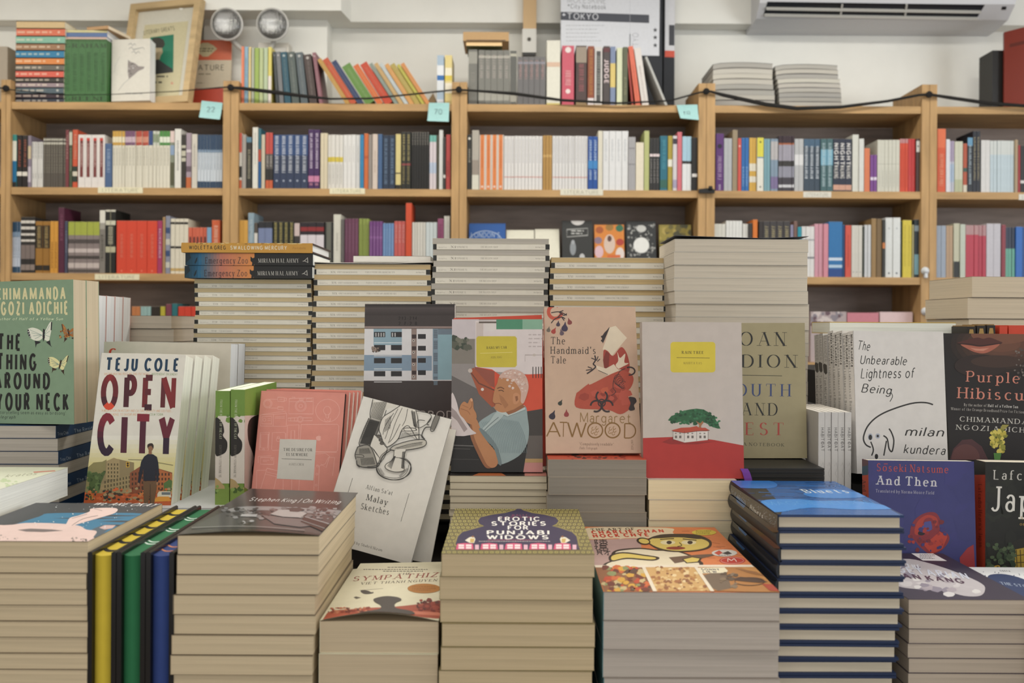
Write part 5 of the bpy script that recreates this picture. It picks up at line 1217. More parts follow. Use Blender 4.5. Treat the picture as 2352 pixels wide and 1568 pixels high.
# --- blue hardbacks
def blue(a):
    a.smooth = 1
    a.poly([(1650, 1200), (1650, 1090), (1900, 1090), (2100, 1200)], '1d5a9c')
    a.poly([(1650, 1120), (1700, 1100), (1740, 1100), (1800, 1165), (1790, 1190), (1760, 1190)], '20242e')
    for i in range(60):
        rn = random.Random(i); x = 1690 + rn.random() * 250; y = 1106 + rn.random() * 62; L_ = 20 + rn.random() * 60
        a._emit([(x, y), (x + L_, y + .5), (x + L_, y + 1.4), (x, y + 1)], rn.choice(('123a70', '2c74bc', '184a86')), 3 + i * .03)
    a.used.append(((1650, 1090, 2100, 1200), 5))
    a.poly([(1675, 1106), (1700, 1101), (1760, 1103), (1785, 1112), (1770, 1121), (1700, 1120), (1680, 1113)], '2f78c8'); a.poly([(1845, 1135), (1870, 1125), (1920, 1124), (1975, 1132), (1990, 1140), (1950, 1144), (1880, 1143)], '3580cc')
    a.poly([(1740, 1160), (1760, 1148), (1830, 1146), (1880, 1150), (1960, 1150), (2030, 1160), (2060, 1168), (1960, 1170), (1860, 1166), (1790, 1176), (1755, 1172)], '3a88d4'); a.blobs(1890, 1100, 1950, 1118, 40, ['0f2c58', '3c80c8'], 1, 3, 4, .5)
    a.text('Bluets', (1852, 1132), (1952, 1132), 8, 'dce6f0', 'brom', up(1900, 1132, 8)); a.text('MAGGIE NELSON', (1766, 1160), (2010, 1157), 8, '5ea4e0', 'light', up(1890, 1158, 8))
def bluespine(a):
    c = (1658, 1112), (1785, 1190)
    rn = random.Random(4); L0 = Vector((1660, 1112)); L1 = Vector((1783, 1196)); 
    a.poly([(1650, 1104), (1660, 1100), (1790, 1186), (1790, 1222), (1775, 1222), (1652, 1128)], '22262e')
    for i in range(150):
        t = rn.random(); v = rn.random(); p = L0.lerp(L1, t) + Vector((0, (v - .3) * 22)); a._emit([(p.x - 1, p.y), (p.x, p.y - .8), (p.x + 1, p.y), (p.x, p.y + .8)], '8a9098', 2 + (i % 9) * .1)
    a.poly([(1690, 1138), (1702, 1144), (1714, 1160), (1708, 1166), (1692, 1152)], '2f74be')
    a.text('MAGGIE', (1664, 1122), (1690, 1141), 7, '9aa8b8', 'sans', (2, -8)); a.text('NELSON', (1692, 1143), (1712, 1158), 7, 'a8b8c8', 'sans', (2, -8)); a.text('Bluets', (1722, 1168), (1752, 1190), 8, 'd0d4d0', 'brom', (2, -9))
d = .85; xb = X(1786, d); wb = X(2076, d) - xb; zb2 = P(1930, 1181, d).z; tb = .01535; rn = random.Random(9); base = None
for i in range(14):
    M = lie(xb + (0, .0006, .002, .001, .0, 0, -.001, -.004, -.005, -.006, -.006, -.006, -.006, -.006)[i] + .001, d + rn.uniform(-.001, .001), zb2 - tb * (i + 1), rn.uniform(-.012, .012))
    lab = 'blue watercolour hardback with pale lettering, topmost of its stack' if i == 0 else st('of dark blue hardbacks with cream pages')(i)
    if i == 0: mk_book('hardback', lab, 'book', M, wb, .184, tb - .0004, '1d3560', 'b0a694', 'stack of blue watercolour hardbacks', art=blue, quad=[(1640, 1195), (1640, 1080), (1910, 1080), (2110, 1190)], am='gloss', hard=True, spine='L', spc='22262e', side=bluespine, back='1d2c4c')
    elif base is None: base = mk_book('hardback', lab, 'book', M, wb, .184, tb - .0004, '1d2c4c', 'b0a694', 'stack of blue watercolour hardbacks', hard=True, spine='L', spc='22262e', side=bluespine, am='gloss')
    else: dup(base, M, lab)
# --- white-splashed dark cover at the right, and its neighbour
def veg(a):
    a.smooth = 1
    a.poly([(1920, 1385), (1920, 1260), (2180, 1260), (2400, 1385)], '352c3c')
    a.poly([(1960, 1300), (2070, 1283), (2130, 1292), (2200, 1315), (2255, 1340), (2262, 1356), (2250, 1368), (2215, 1368), (2165, 1356), (2100, 1352), (2060, 1345), (1990, 1320)], 'b9b2b4'); a.blobs(2060, 1288, 2250, 1366, 50, ['c8c2c2', 'a89ea4', '8c8490', 'd4d0ce'], 6, 18, 3, .45, lambda x, y: y > 1286 + (x - 2070) * .3 and y < 1352 + (x - 2070) * .12)
    a.poly([(2092, 1270), (2140, 1269), (2175, 1288), (2120, 1287)], 'e0dcdc'); a.scribble(2112, 1272, 2150, 1284, 4, '5a5862', 1.2, 3)
    a.text('THE', (2083, 1303), (2116, 1306), 9, 'd8d8e0', 'cond', (-4, -8)); a.text('VEGETARIAN', (2020, 1309), (2228, 1330), 13, 'c9ccd8', 'bold', (-10, -13)); a.text('HAN KANG', (2055, 1325), (2218, 1340), 10, '4a2c40', 'bold', (-8, -10))
d = .86; xv = X(2087, d)
pile('novel', 'book', 'pile under the dark cover with a white splash', 2087, 2366, d, 1376, 9, .01425, .174, '5c5254', '9c9082', st('under the dark cover splashed with white'), topart=veg, toplabel='dark paperback splashed with white beside the blue hardbacks, topmost of its stack', seed=6, spine='F')
def navy(a):
    a.smooth = 1
    a.poly([(2180, 1385), (2180, 1300), (2420, 1300), (2420, 1385)], 'dcdcdc'); a.text('COSTA', (2298, 1312), (2322, 1313), 3, '3c3c48', 'bold', (-3, -3)); a.blobs(2250, 1312, 2400, 1330, 20, ['4a5068'], 1, 2, 4)
    a.poly([(2270, 1322), (2300, 1318), (2340, 1326), (2380, 1345), (2390, 1375), (2350, 1372), (2310, 1352), (2276, 1338)], '26355c'); a.text('THE STORY', (2300, 1342), (2380, 1352), 6, 'b8c4d4', 'serif', (-5, -6))
mk_book('novel', 'white paperback with a navy shape lying beside the white-splashed dark cover', 'book', lie(.5025, .835, .968), .12, .148, .0175, 'dcdcdc', '9c9082', art=navy, quad=[(2200, 1390), (2222, 1300), (2420, 1300), (2420, 1390)], spine='R')
base = None
for i in range(1, 8):
    M = lie(.5025, .836, .968 - .0178 * i)
    if .968 - .0178 * i < TB: break
    lab = st('under the white cover with a navy shape')(i)
    if base is None: base = mk_book('novel', lab, 'book', M, .12, .148, .0172, 'dcdcdc', '9c9082', 'pile under the navy shape cover', spine='R')
    else: dup(base, M, lab)
# ---------------------------------------------------------------- second row, left
# blue-spined stack
def tspine(a):
    a.poly([(100, 960), (240, 940), (240, 1120), (100, 1140)], '1d3f66'); a.text('Troy Chin', (133, 1000), (157, 996), 7, 'b8c4d0', 'sans'); a.text('The Resident Tourist', (171, 994), (262, 977), 8.5, 'aebccc', 'sans')
d = 1.15; x0 = X(128, d); z = P(60, 976, d).z; rn = random.Random(3); bA = bB = None
for i in range(8):
    t = (.0168, .0166)[i % 2]; w = .155; M = lie(x0 - w + (0, .002, .003, .004, .004, .003, .003, .003, .003)[i], d + rn.uniform(-.002, .002), z - .0167 * (i + 1) - .0004, .006 * rn.uniform(-1, 1) + .02)
    lab = f"{ORD[i]} from the top of the blue spined comics under the green butterfly book"
    if i % 2 == 0:
        if bA is None: bA = mk_book('graphic_novel', lab, 'book', M, w, .2, .0164, '1d3f66', 'a39c92', 'blue spined comics', spine='R', side=tspine)
        else: dup(bA, M, lab)
    else:
        if bB is None: bB = mk_book('graphic_novel', lab, 'book', M, w, .2, .0164, '5c6470', 'a39c92', 'blue spined comics', spine='L')
        else: dup(bB, M, lab)
# green butterfly book
def butterfly(a, cx, cy, s, wing, dark, r=0, sx=1):
    a.smooth = 1
    R_ = lambda p: (cx + sx * s * (p[0] * math.cos(r) - p[1] * math.sin(r)), cy + s * (p[0] * math.sin(r) + p[1] * math.cos(r)))
    a.poly([R_(p) for p in ((0, 0), (-.25, -.25), (-.7, -.35), (-1.0, -.2), (-.9, .05), (-.75, .3), (-.4, .42), (-.1, .3))], wing); a.poly([R_(p) for p in ((0, 0), (.15, -.4), (.3, -.75), (.42, -.8), (.45, -.4), (.4, .1), (.35, .35), (.1, .3))], wing)
    a.poly([R_(p) for p in ((-1.0, -.2), (-.93, -.22), (-.72, .28), (-.85, .22), (-.97, 0))], dark); a.poly([R_(p) for p in ((.38, -.8), (.45, -.8), (.46, -.3), (.4, -.3))], dark)
    for q in ((-.93, -.08), (-.87, .05), (-.8, .18)): a.ell(*R_(q), s * .035, s * .035, 'e8e4d0', n=6)
    a.poly([R_(p) for p in ((-.5, .42), (-.1, .45), (-.2, .55), (-.35, .62), (-.4, .85), (-.44, .6))], dark); a.poly([R_(p) for p in ((.2, .45), (.42, .3), (.5, .6), (.6, .72), (.35, .55))], dark)
    a.poly([R_(p) for p in ((-.06, -.35), (.06, -.3), (.1, .2), (.02, .45), (-.05, .1))], dark)
    for k in range(4): a.line([R_((-.08, .05)), R_((-.85 + k * .12, -.2 + k * .17))], .7, '6f8a84')
    for k in range(3): a.line([R_((.05, 0)), R_((.32 + k * .04, -.6 + k * .35))], .7, '6f8a84')
def neck(a):
    a.text('CHIMAMANDA', (-9, 688), (151, 686), 26, 'c8c096', 'cond'); a.text('NGOZI ADICHIE', (-14, 722), (157, 720), 27, 'c8c096', 'cond'); a.text('Bestselling author of Half of a Yellow Sun', (-66, 735), (144, 735), 6, 'c6cfae', 'isans')
    butterfly(a, 100, 768, 38, 'd8dfc4', '27252a', .1); butterfly(a, 158, 764, 28, '9c6434', '3a2420', .2, -1) ; butterfly(a, 138, 836, 30, 'd9cc98', '3a2c22', .3)
    a.blobs(135, 750, 165, 788, 30, ['6c4020', 'b07c44'], 1, 2.5, 4, inside=lambda x, y: (x - 150) ** 2 / 170 + (y - 768) ** 2 / 300 < 1)
    for s_, x0, x1, y, h in (('THE', -6, 48, 802, 33), ('THING', -8, 84, 848, 34), ('AROUND', -14, 115, 891, 33), ('YOUR NECK', -9, 158, 940, 35)): a.text(s_, (x0, y - .5), (x1, y + .5), h, '20201f', 'cond')
    a.text("'She makes storytelling seem as easy as birdsong'", (-52, 949), (151, 952), 7, '38443c', 'sans'); a.text('Daily Telegraph', (-38, 960), (35, 961), 7, '38443c', 'isans')
q = [(-62, 649), (165, 641), (173, 975), (-54, 971)]
cover_book('novel', 'green paperback with three butterflies and tall cream and black capitals', 'book', q, 1.155, 1.158, .024, '869f84', 'a2957f', neck, yaw=-.034, spine='L', spc='8b9e82', copies=1, copylabel=lambda i: 'second copy standing directly behind the green butterfly paperback', ak=1.3)
# thick white book at the left edge
M = lie(-.676, .845, 1.0475)
def krat(a):
    a.poly([(-60, 1130), (-60, 1070), (175, 1070), (175, 1085)], 'd6d8c0'); a.text('kratos', (10, 1096), (82, 1090), 5, '9a9a80', 'hand', (6, -6)); a.poly([(76, 1083), (126, 1080), (128, 1082), (78, 1085.5)], 'cf8270'); a.blobs(0, 1100, 60, 1120, 14, ['bccaa0'], 2, 8, 3, .4)
mk_book('novel', 'thick white paperback with a pale green lettered cover lying beside the pink figure cover', 'book', M, .158, .198, .033, 'd9d8c6', 'c9c6bf', art=krat, quad=[(-400, 1200), (-100, 1060), (172, 1076), (168, 1090), (-100, 1250)], spine='L')
# big white book behind, white books standing, grey stack
cover_book('hardback', 'large plain white book with one red letter behind the white city street cover', 'book', [(236, 784), (526, 790), (526, 1112), (232, 1108)], 1.27, 1.277, .034, 'c9c2b4', 'c2c4c8', lambda a: a.text('c', (250, 818), (268, 818), 26, 'bf4434', 'brom'), spine='L', back='1f1f22', copies=1, copylabel=lambda i: 'second large white book, directly behind the one with the red letter', gap=.001)
o, ex, ey, ez, w, h = stand([(110, 676), (222, 678), (222, 975), (110, 975)], 1.37, 1.375)
base = None
for i in range(4):
    M = frame(o - ez * .0285 + back_dir(ez) * (.03 * i), ex, ey, ez); lab = f"{ORD[i]} of four white books standing in a row behind the green butterfly paperback"
    if base is None: base = mk_book('novel', lab, 'book', M, w, h, .0285, 'd9b6ae', 'd3d5da', 'white books behind the butterfly paperback', spine='L', ct=.0012)
    else: dup(base, M, lab)
d = 1.5; base = None
for i in range(5):
    z = P(345, 724, d).z - .0222 * (i + 1); M = lie(X(300, d) - .03 + .003 * i, d + .002 * i, z, -.02)
    lab = f"{ORD[i]} from the top in the grey edged stack behind the large white book"
    if base is None: base = mk_book('novel', lab, 'book', M, X(395, d) - X(300, d) + .03, .16, .0218, '6a6258', 'a89e90', 'grey edged stack at the back', spine='L')
    else: dup(base, M, lab)
# white cover with the city street
def city(a):
    a.poly([(195, 1040), (410, 1048), (400, 1180), (185, 1175)], 'd8c890')   # evening sky, street below
    for i in range(9): a.poly([(200 - i, 1000 + i * 10), (425, 1000 + i * 10), (425, 1011 + i * 10), (200 - i, 1011 + i * 10)], mixc('e0dcd0', 'd6cb90', i / 6))
    a.text('TEJU COLE', (241, 849), (411, 851), 27, '1f3a52', 'cond', (2, -26))
    a.text("'AN EXHILARATING POST-MELTING-POT NOVEL.'", (238, 861), (346, 861), 5, 'd0945c', 'isans'); a.text('INDEPENDENT ON SUNDAY', (348, 861), (407, 862), 5, '6c8a4a', 'isans')
    gr = lambda x, y: mixc('8c2c2c', '2c1a28', abs(math.sin(x * .045 + 1.2)) * .7 + .3 * (y > 915)) if y < 918 or x % 37 < 20 else 'd04a30'
    a.text('OPEN', (230, 934), (403, 936), 68, '5c2030', 'cond', (3, -68), gr)
    a.text("'A MEDITATION ON HISTORY AND CULTURE, IDENTITY AND SOLITUDE...", (232, 945), (396, 946), 5, 'd0945c', 'isans'); a.text("A NOVEL TO SAVOUR AND TREASURE.'", (254, 954), (341, 954), 5, 'd0945c', 'isans'); a.text('COLM TOIBIN', (343, 954), (374, 954), 5, '6c8a4a', 'isans')
    a.text('CITY', (222, 1038), (400, 1043), 82, '4c2034', 'cond', (3, -82), lambda x, y: mixc('7c2432', '2f1c30', (y - 965) / 60))
    # buildings
    a.poly([(195, 1110), (200, 1075), (215, 1062), (235, 1060), (245, 1055), (247, 1130), (195, 1140)], '8c8458'); a.poly([(206, 1100), (212, 1090), (230, 1086), (243, 1098), (240, 1125), (204, 1128)], '4f6238'); a.blobs(203, 1086, 244, 1130, 60, ['3c4f2c', '647a48', '4f6238'], 3, 7, 5)
    a.poly([(243, 1056), (246, 1060), (262, 1052), (308, 1062), (308, 1130), (240, 1130), (232, 1110), (243, 1085)], '8f7f5c'); a.poly([(246, 1058), (262, 1051), (275, 1056), (275, 1100), (243, 1100)], 'a39068')
    for i in range(4):
        for j in range(6): a.rect(248 + i * 7, 1064 + j * 9, 251 + i * 7, 1069 + j * 9, '5c5238')
    a.poly([(232, 1112), (300, 1090), (302, 1132), (228, 1134)], '9c8a62')
    for i in range(9):
        for j in range(3): a.rect(240 + i * 7, 1104 - i * 1.4 + j * 10, 243.5 + i * 7, 1110 - i * 1.4 + j * 10, '5f553c')
    a.poly([(299, 1086), (322, 1071), (340, 1066), (362, 1075), (396, 1085), (394, 1135), (298, 1135)], '8a5034'); a.poly([(360, 1075), (396, 1088), (394, 1135), (358, 1132)], 'b0683a')
    for i in range(12):
        for j in range(4): a.rect(303 + i * 7.6, 1086 + j * 11 - (i < 5) * i, 306.5 + i * 7.6, 1092 + j * 11 - (i < 5) * i, '4c3424')
    a.poly([(376, 1110), (390, 1100), (396, 1104), (394, 1128), (378, 1128)], '54703c')
    a.poly([(190, 1132), (400, 1134), (400, 1180), (185, 1180)], 'b85a30'); a.blobs(195, 1122, 396, 1150, 130, ['d0683a', '4c3a2c', '8c4a2c', '2f3a34', 'a89068', 'c87840'], 2, 6, 6, .7)
    a.poly([(362, 1134), (366, 1128), (392, 1128), (394, 1142), (362, 1142)], 'd8d0b8'); a.rect(372, 1130, 392, 1136, '6c7478'); a.poly([(356, 1146), (364, 1140), (388, 1140), (394, 1150), (356, 1152)], 'd8963c')
    a.line([(295, 1055), (330, 1056), (398, 1068)], 1, '5a5444'); a.rect(290, 1060, 298, 1073, 'c8a040'); a.ell(294, 1064, 2.5, 2.5, '3c2c1c', n=8); a.ell(294, 1069, 2.5, 2.5, '3c2c1c', n=8)
    # the walking man, seen from behind
    a.poly([(331, 1155), (330, 1105), (362, 1105), (359, 1128), (354, 1162), (346, 1162), (345, 1130), (341, 1160), (333, 1160)], '6d5238'); a.poly([(345, 1112), (347, 1112), (347, 1160), (344, 1160)], '54402c')
    a.poly([(317, 1109), (320, 1085), (325, 1060), (332, 1048), (341, 1042), (352, 1043), (361, 1049), (364, 1062), (366, 1085), (364, 1106), (360, 1107), (359, 1078), (358, 1104), (330, 1104), (330, 1076), (322, 1110)], '20222e')
    a.smooth = 1; a.ell(346, 1027, 6.5, 8.5, '8c6448'); a.poly([(339, 1028), (339, 1021), (344, 1018), (350, 1018), (353, 1023), (352, 1030), (348, 1024), (343, 1025)], '33261e'); a.rect(342, 1034, 349, 1043, '8c6448'); a.ell(319, 1112, 2.6, 4, '9c7050', n=8); a.ell(362, 1110, 2.6, 4, '9c7050', n=8)
    a.text('ff', (206, 1147), (214, 1147), 10, 'd8c040', 'brom')
cover_book('novel', 'white paperback with tall dark red capitals over a street and a walking man', 'book', [(233, 810), (420, 815), (399, 1168), (192, 1163)], 1.075, 1.112, .028, 'd8d3c8', 'c9c3b8', city, copies=3, copylabel=lambda i: f"{ORD[i]} copy standing behind the white city street paperback", group='copies behind the city street paperback', gap=.003, drop=(.001, -.0012))
base = None
for i in range(3):
    M = lie(X(350, 1.07), 1.06 + .002 * i, 1.0305 - .02 * (i + 1), .01); lab = f"{ORD[i]} from the top of the white books lying under the city street copies"
    if base is None: base = mk_book('novel', lab, 'book', M, .105, .19, .0196, 'd0d0d0', 'c2c2c2', 'white books under the city street copies', spine='L')
    else: dup(base, M, lab)
# two green books with the black and white animal
def cat(a, sp=True, dx=0):
    a.smooth = 1
    x0, x1 = (-6 + dx, 40 + dx)
    a.rect(480, 870, 660, 960, '6d8c3c'); a.rect(480, 955, 660, 1110, 'd2c8bc')
    a.blobs(480, 945, 660, 968, 40, ['6d8c3c', '5f7f36'], 4, 9, 4)
    a.poly([(494 + dx, 962), (510 + dx, 970), (515 + dx, 990), (512 + dx, 1000), (522 + dx, 1015), (520 + dx, 1035), (508 + dx, 1044), (494 + dx, 1040)], '26221e')
    a.poly([(480, 1095), (500 + dx, 1100), (515 + dx, 1115), (530 + dx, 1120), (660, 1140), (660, 1160), (480, 1150)], 'b39a6c'); a.rect(480, 1122, 660, 1300, '7c9448'); a.blobs(480, 1116, 660, 1130, 40, ['4c6430', '7c9448', '8aa458'], 3, 7, 6)
    a.text('FROM THE BELLY OF THE CAT', (506 + dx, 918), (504 + dx, 1008), 6, 'cfd4b4', 'serif', (5, 0)); a.text('EDITED BY STEPHANIE YE', (504 + dx, 1022), (503 + dx, 1096), 6, '6c665c', 'serif', (5, 0))
def catface(a):
    a.smooth = 1
    a.poly([(550, 880), (660, 870), (660, 965), (556, 965)], '76953f'); a.poly([(550, 955), (660, 950), (660, 1180), (550, 1180)], 'cdb9ae'); a.poly([(572, 966), (600, 950), (640, 945), (640, 1110), (588, 1100), (578, 1080), (583, 1050), (570, 1010)], '2a211c'); a.poly([(550, 1110), (575, 1128), (600, 1150), (660, 1170), (660, 1300), (550, 1300)], '809848')
d = 1.08; w = .145; base = None
for i in range(2):
    xl = X(496 if i == 0 else 530, d); t = .0172; hgt = P(510, 897 - 3 * i, d).z - R1 - .001
    M = frame(Vector((xl, d + .001 * i, R1 + .0008)), Vector((0, 1, 0)), Vector((0, 0, 1)), Vector((1, 0, 0)))
    r = thing('novel', f"green paperback with a black and white animal on its spine, {'farther from' if i == 0 else 'right beside'} the pink cover", 'book', M, 'green animal paperbacks')
    c, g = book_mesh(w, hgt, t, '76953f', 'cfc8b8', spine='L')
    a = Art(c, inv_proj(M, M @ Vector((-.0002, 0, 0)), Vector((0, -1, 0))), Vector((-1, 0, 0)), [pix(M @ Vector(p)) for p in ((0, 0, 0), (0, hgt, 0), (0, hgt, t), (0, 0, t))]); cat(a, True, 34 * i)
    a = Art(c, inv_proj(M, M @ Vector((0, 0, t)), Vector((1, 0, 0))), Vector((0, 0, 1)), [pix(M @ Vector(p)) for p in ((0, 0, t), (w, 0, t), (w, hgt, t), (0, hgt, t))])
    if i: catface(a)
    part(c, 'cover', r); part(g, 'page_block', r)
# pink cover with white line drawings
def pink(a):
    W = 'e3a89c'; L = lambda p, c=False, w=1.0: a.line([(480 + x / 4.05, 860 + y / 4.05) for x, y in p], w, W, c)
    C = lambda x, y, r, ry=None: a.ring(480 + x / 4.05, 860 + y / 4.05, r / 4.05, (ry or r) / 4.05, 1.0, W, 20)
    C(546, 270, 40); C(546, 270, 30); L([(550, 230), (640, 230)]); L([(560, 310), (640, 312)]); L([(640, 210), (700, 212), (700, 250), (640, 248)], True); L([(700, 218), (720, 218), (718, 244), (700, 244)], True); L([(640, 300), (690, 302), (690, 328), (640, 326)], True); L([(655, 231), (685, 231)])
    L([(748, 222), (972, 216), (968, 366), (742, 364)], True); L([(748, 252), (970, 252)]); C(854, 292, 52); C(854, 292, 42); C(854, 292, 16); L([(908, 224), (960, 224), (960, 248), (908, 248)], True); L([(770, 210), (800, 210), (800, 222)]); L([(840, 222), (878, 222), (878, 236), (840, 236)], True)
    C(1104, 335, 112, 106); L([(1070, 410), (1085, 440), (1104, 428), (1125, 438), (1130, 405)]); C(1100, 335, 34, 40); L([(1080, 360), (1092, 405), (1108, 405), (1120, 360)])
    L([(480, 375), (600, 370), (596, 480), (478, 478)], True); L([(600, 370), (722, 360), (718, 482), (596, 480)], True); L([(495, 370), (712, 340), (716, 360)]); L([(494, 392), (584, 388), (582, 460), (492, 458)], True); C(515, 420, 14); L([(612, 395), (705, 390)]); L([(612, 408), (705, 404)]); L([(545, 412), (575, 411)]); L([(545, 428), (575, 427)])
    L([(735, 405), (820, 400), (822, 432), (737, 430)], True); C(848, 416, 28); C(848, 416, 20); L([(876, 402), (960, 402), (962, 428), (876, 430)], True); L([(848, 416), (856, 405)]); L([(760, 404), (760, 430)]); L([(795, 402), (795, 430)])
    L([(730, 470), (838, 466), (834, 600), (726, 600)], True); L([(765, 520), (798, 520), (796, 600), (763, 600)], True)
    L([(858, 464), (1195, 462), (1208, 478), (1196, 705), (1180, 718), (1000, 716), (850, 712), (842, 700)], True); L([(848, 718), (1190, 722)])
    a.poly([(480 + x / 4.05, 860 + y / 4.05) for x, y in ((1000, 575), (1012, 570), (1022, 572), (1032, 570), (1042, 578), (1036, 590), (1042, 602), (1032, 614), (1010, 614), (998, 602), (994, 588))], W); L([(1020, 570), (1026, 558)])
    L([(476, 540), (560, 536), (552, 705), (468, 700)], True); L([(484, 555), (552, 553), (545, 682), (478, 680)], True); C(508, 694, 8)
    L([(590, 540), (700, 536), (714, 550), (706, 700), (590, 706), (582, 690)], True); C(645, 605, 18); C(645, 585, 12)
    L([(458, 760), (580, 755)]); L([(458, 760), (458, 820)]); L([(480, 770), (606, 772), (600, 836), (478, 832)], True); C(585, 786, 10); L([(500, 795), (560, 796)]); L([(500, 808), (540, 808)])
    L([(445, 890), (530, 888), (540, 870), (640, 895)]); L([(445, 890), (440, 1090)]); L([(540, 870), (474, 1085)]); L([(640, 895), (600, 1085)]); L([(525, 925), (630, 950)]); L([(535, 905), (635, 928)])
    L([(980, 740), (1082, 730), (1122, 760), (1090, 865), (1040, 830)]); L([(1000, 840), (1026, 850), (1016, 1085)]); L([(1026, 850), (1082, 830), (1110, 770), (1170, 770)]); L([(1170, 770), (1150, 940)]); L([(985, 860), (975, 1080)]); C(1010, 850, 9); C(1004, 926, 9); C(997, 1028, 9)
    L([(690, 975), (690, 1085)]); L([(770, 975), (768, 1085)]); L([(840, 980), (836, 1085)])
    a.poly([(643, 1008), (727, 1010), (720, 1103), (636, 1099)], 'c9c4ba')
    a.text('THE DESIRE FOR', (651, 1035), (717, 1036), 6.2, '38342f', 'brom'); a.text('ELSEWHERE', (658, 1046), (707, 1047), 6, '38342f', 'brom'); a.line([(647, 1053), (716, 1055.5)], .9, '4a453e'); a.text('AGNES CHEW', (663, 1068), (698, 1069), 5, '6a645c', 'serif')
cover_book('novel', 'salmon pink paperback with white outline drawings of travel things', 'book', [(595, 897), (791, 902), (767, 1266), (569, 1260)], 1.078, 1.128, .0105, 'd48a7c', '2b2624', pink, group=None, spc='c67a6c')
o, ex, ey, ez, w, h = stand([(595, 897), (791, 902), (767, 1266), (569, 1260)], 1.078, 1.128); base = None
for i in range(4):
    M = frame(o - ez * .012 + back_dir(ez) * (.0116 + .0128 * i) + ex * (.003 * (i + 1)) + ey * (.001 - .0005 * i), ex, ey, ez); lab = f"{ORD[i]} pink copy standing behind the line drawing paperback"
    if base is None: base = mk_book('novel', lab, 'book', M, w, h, .012, 'cf8072', 'c4b4a8', 'pink copies', spine='L', spc='b86a60')
    else: dup(base, M, lab)
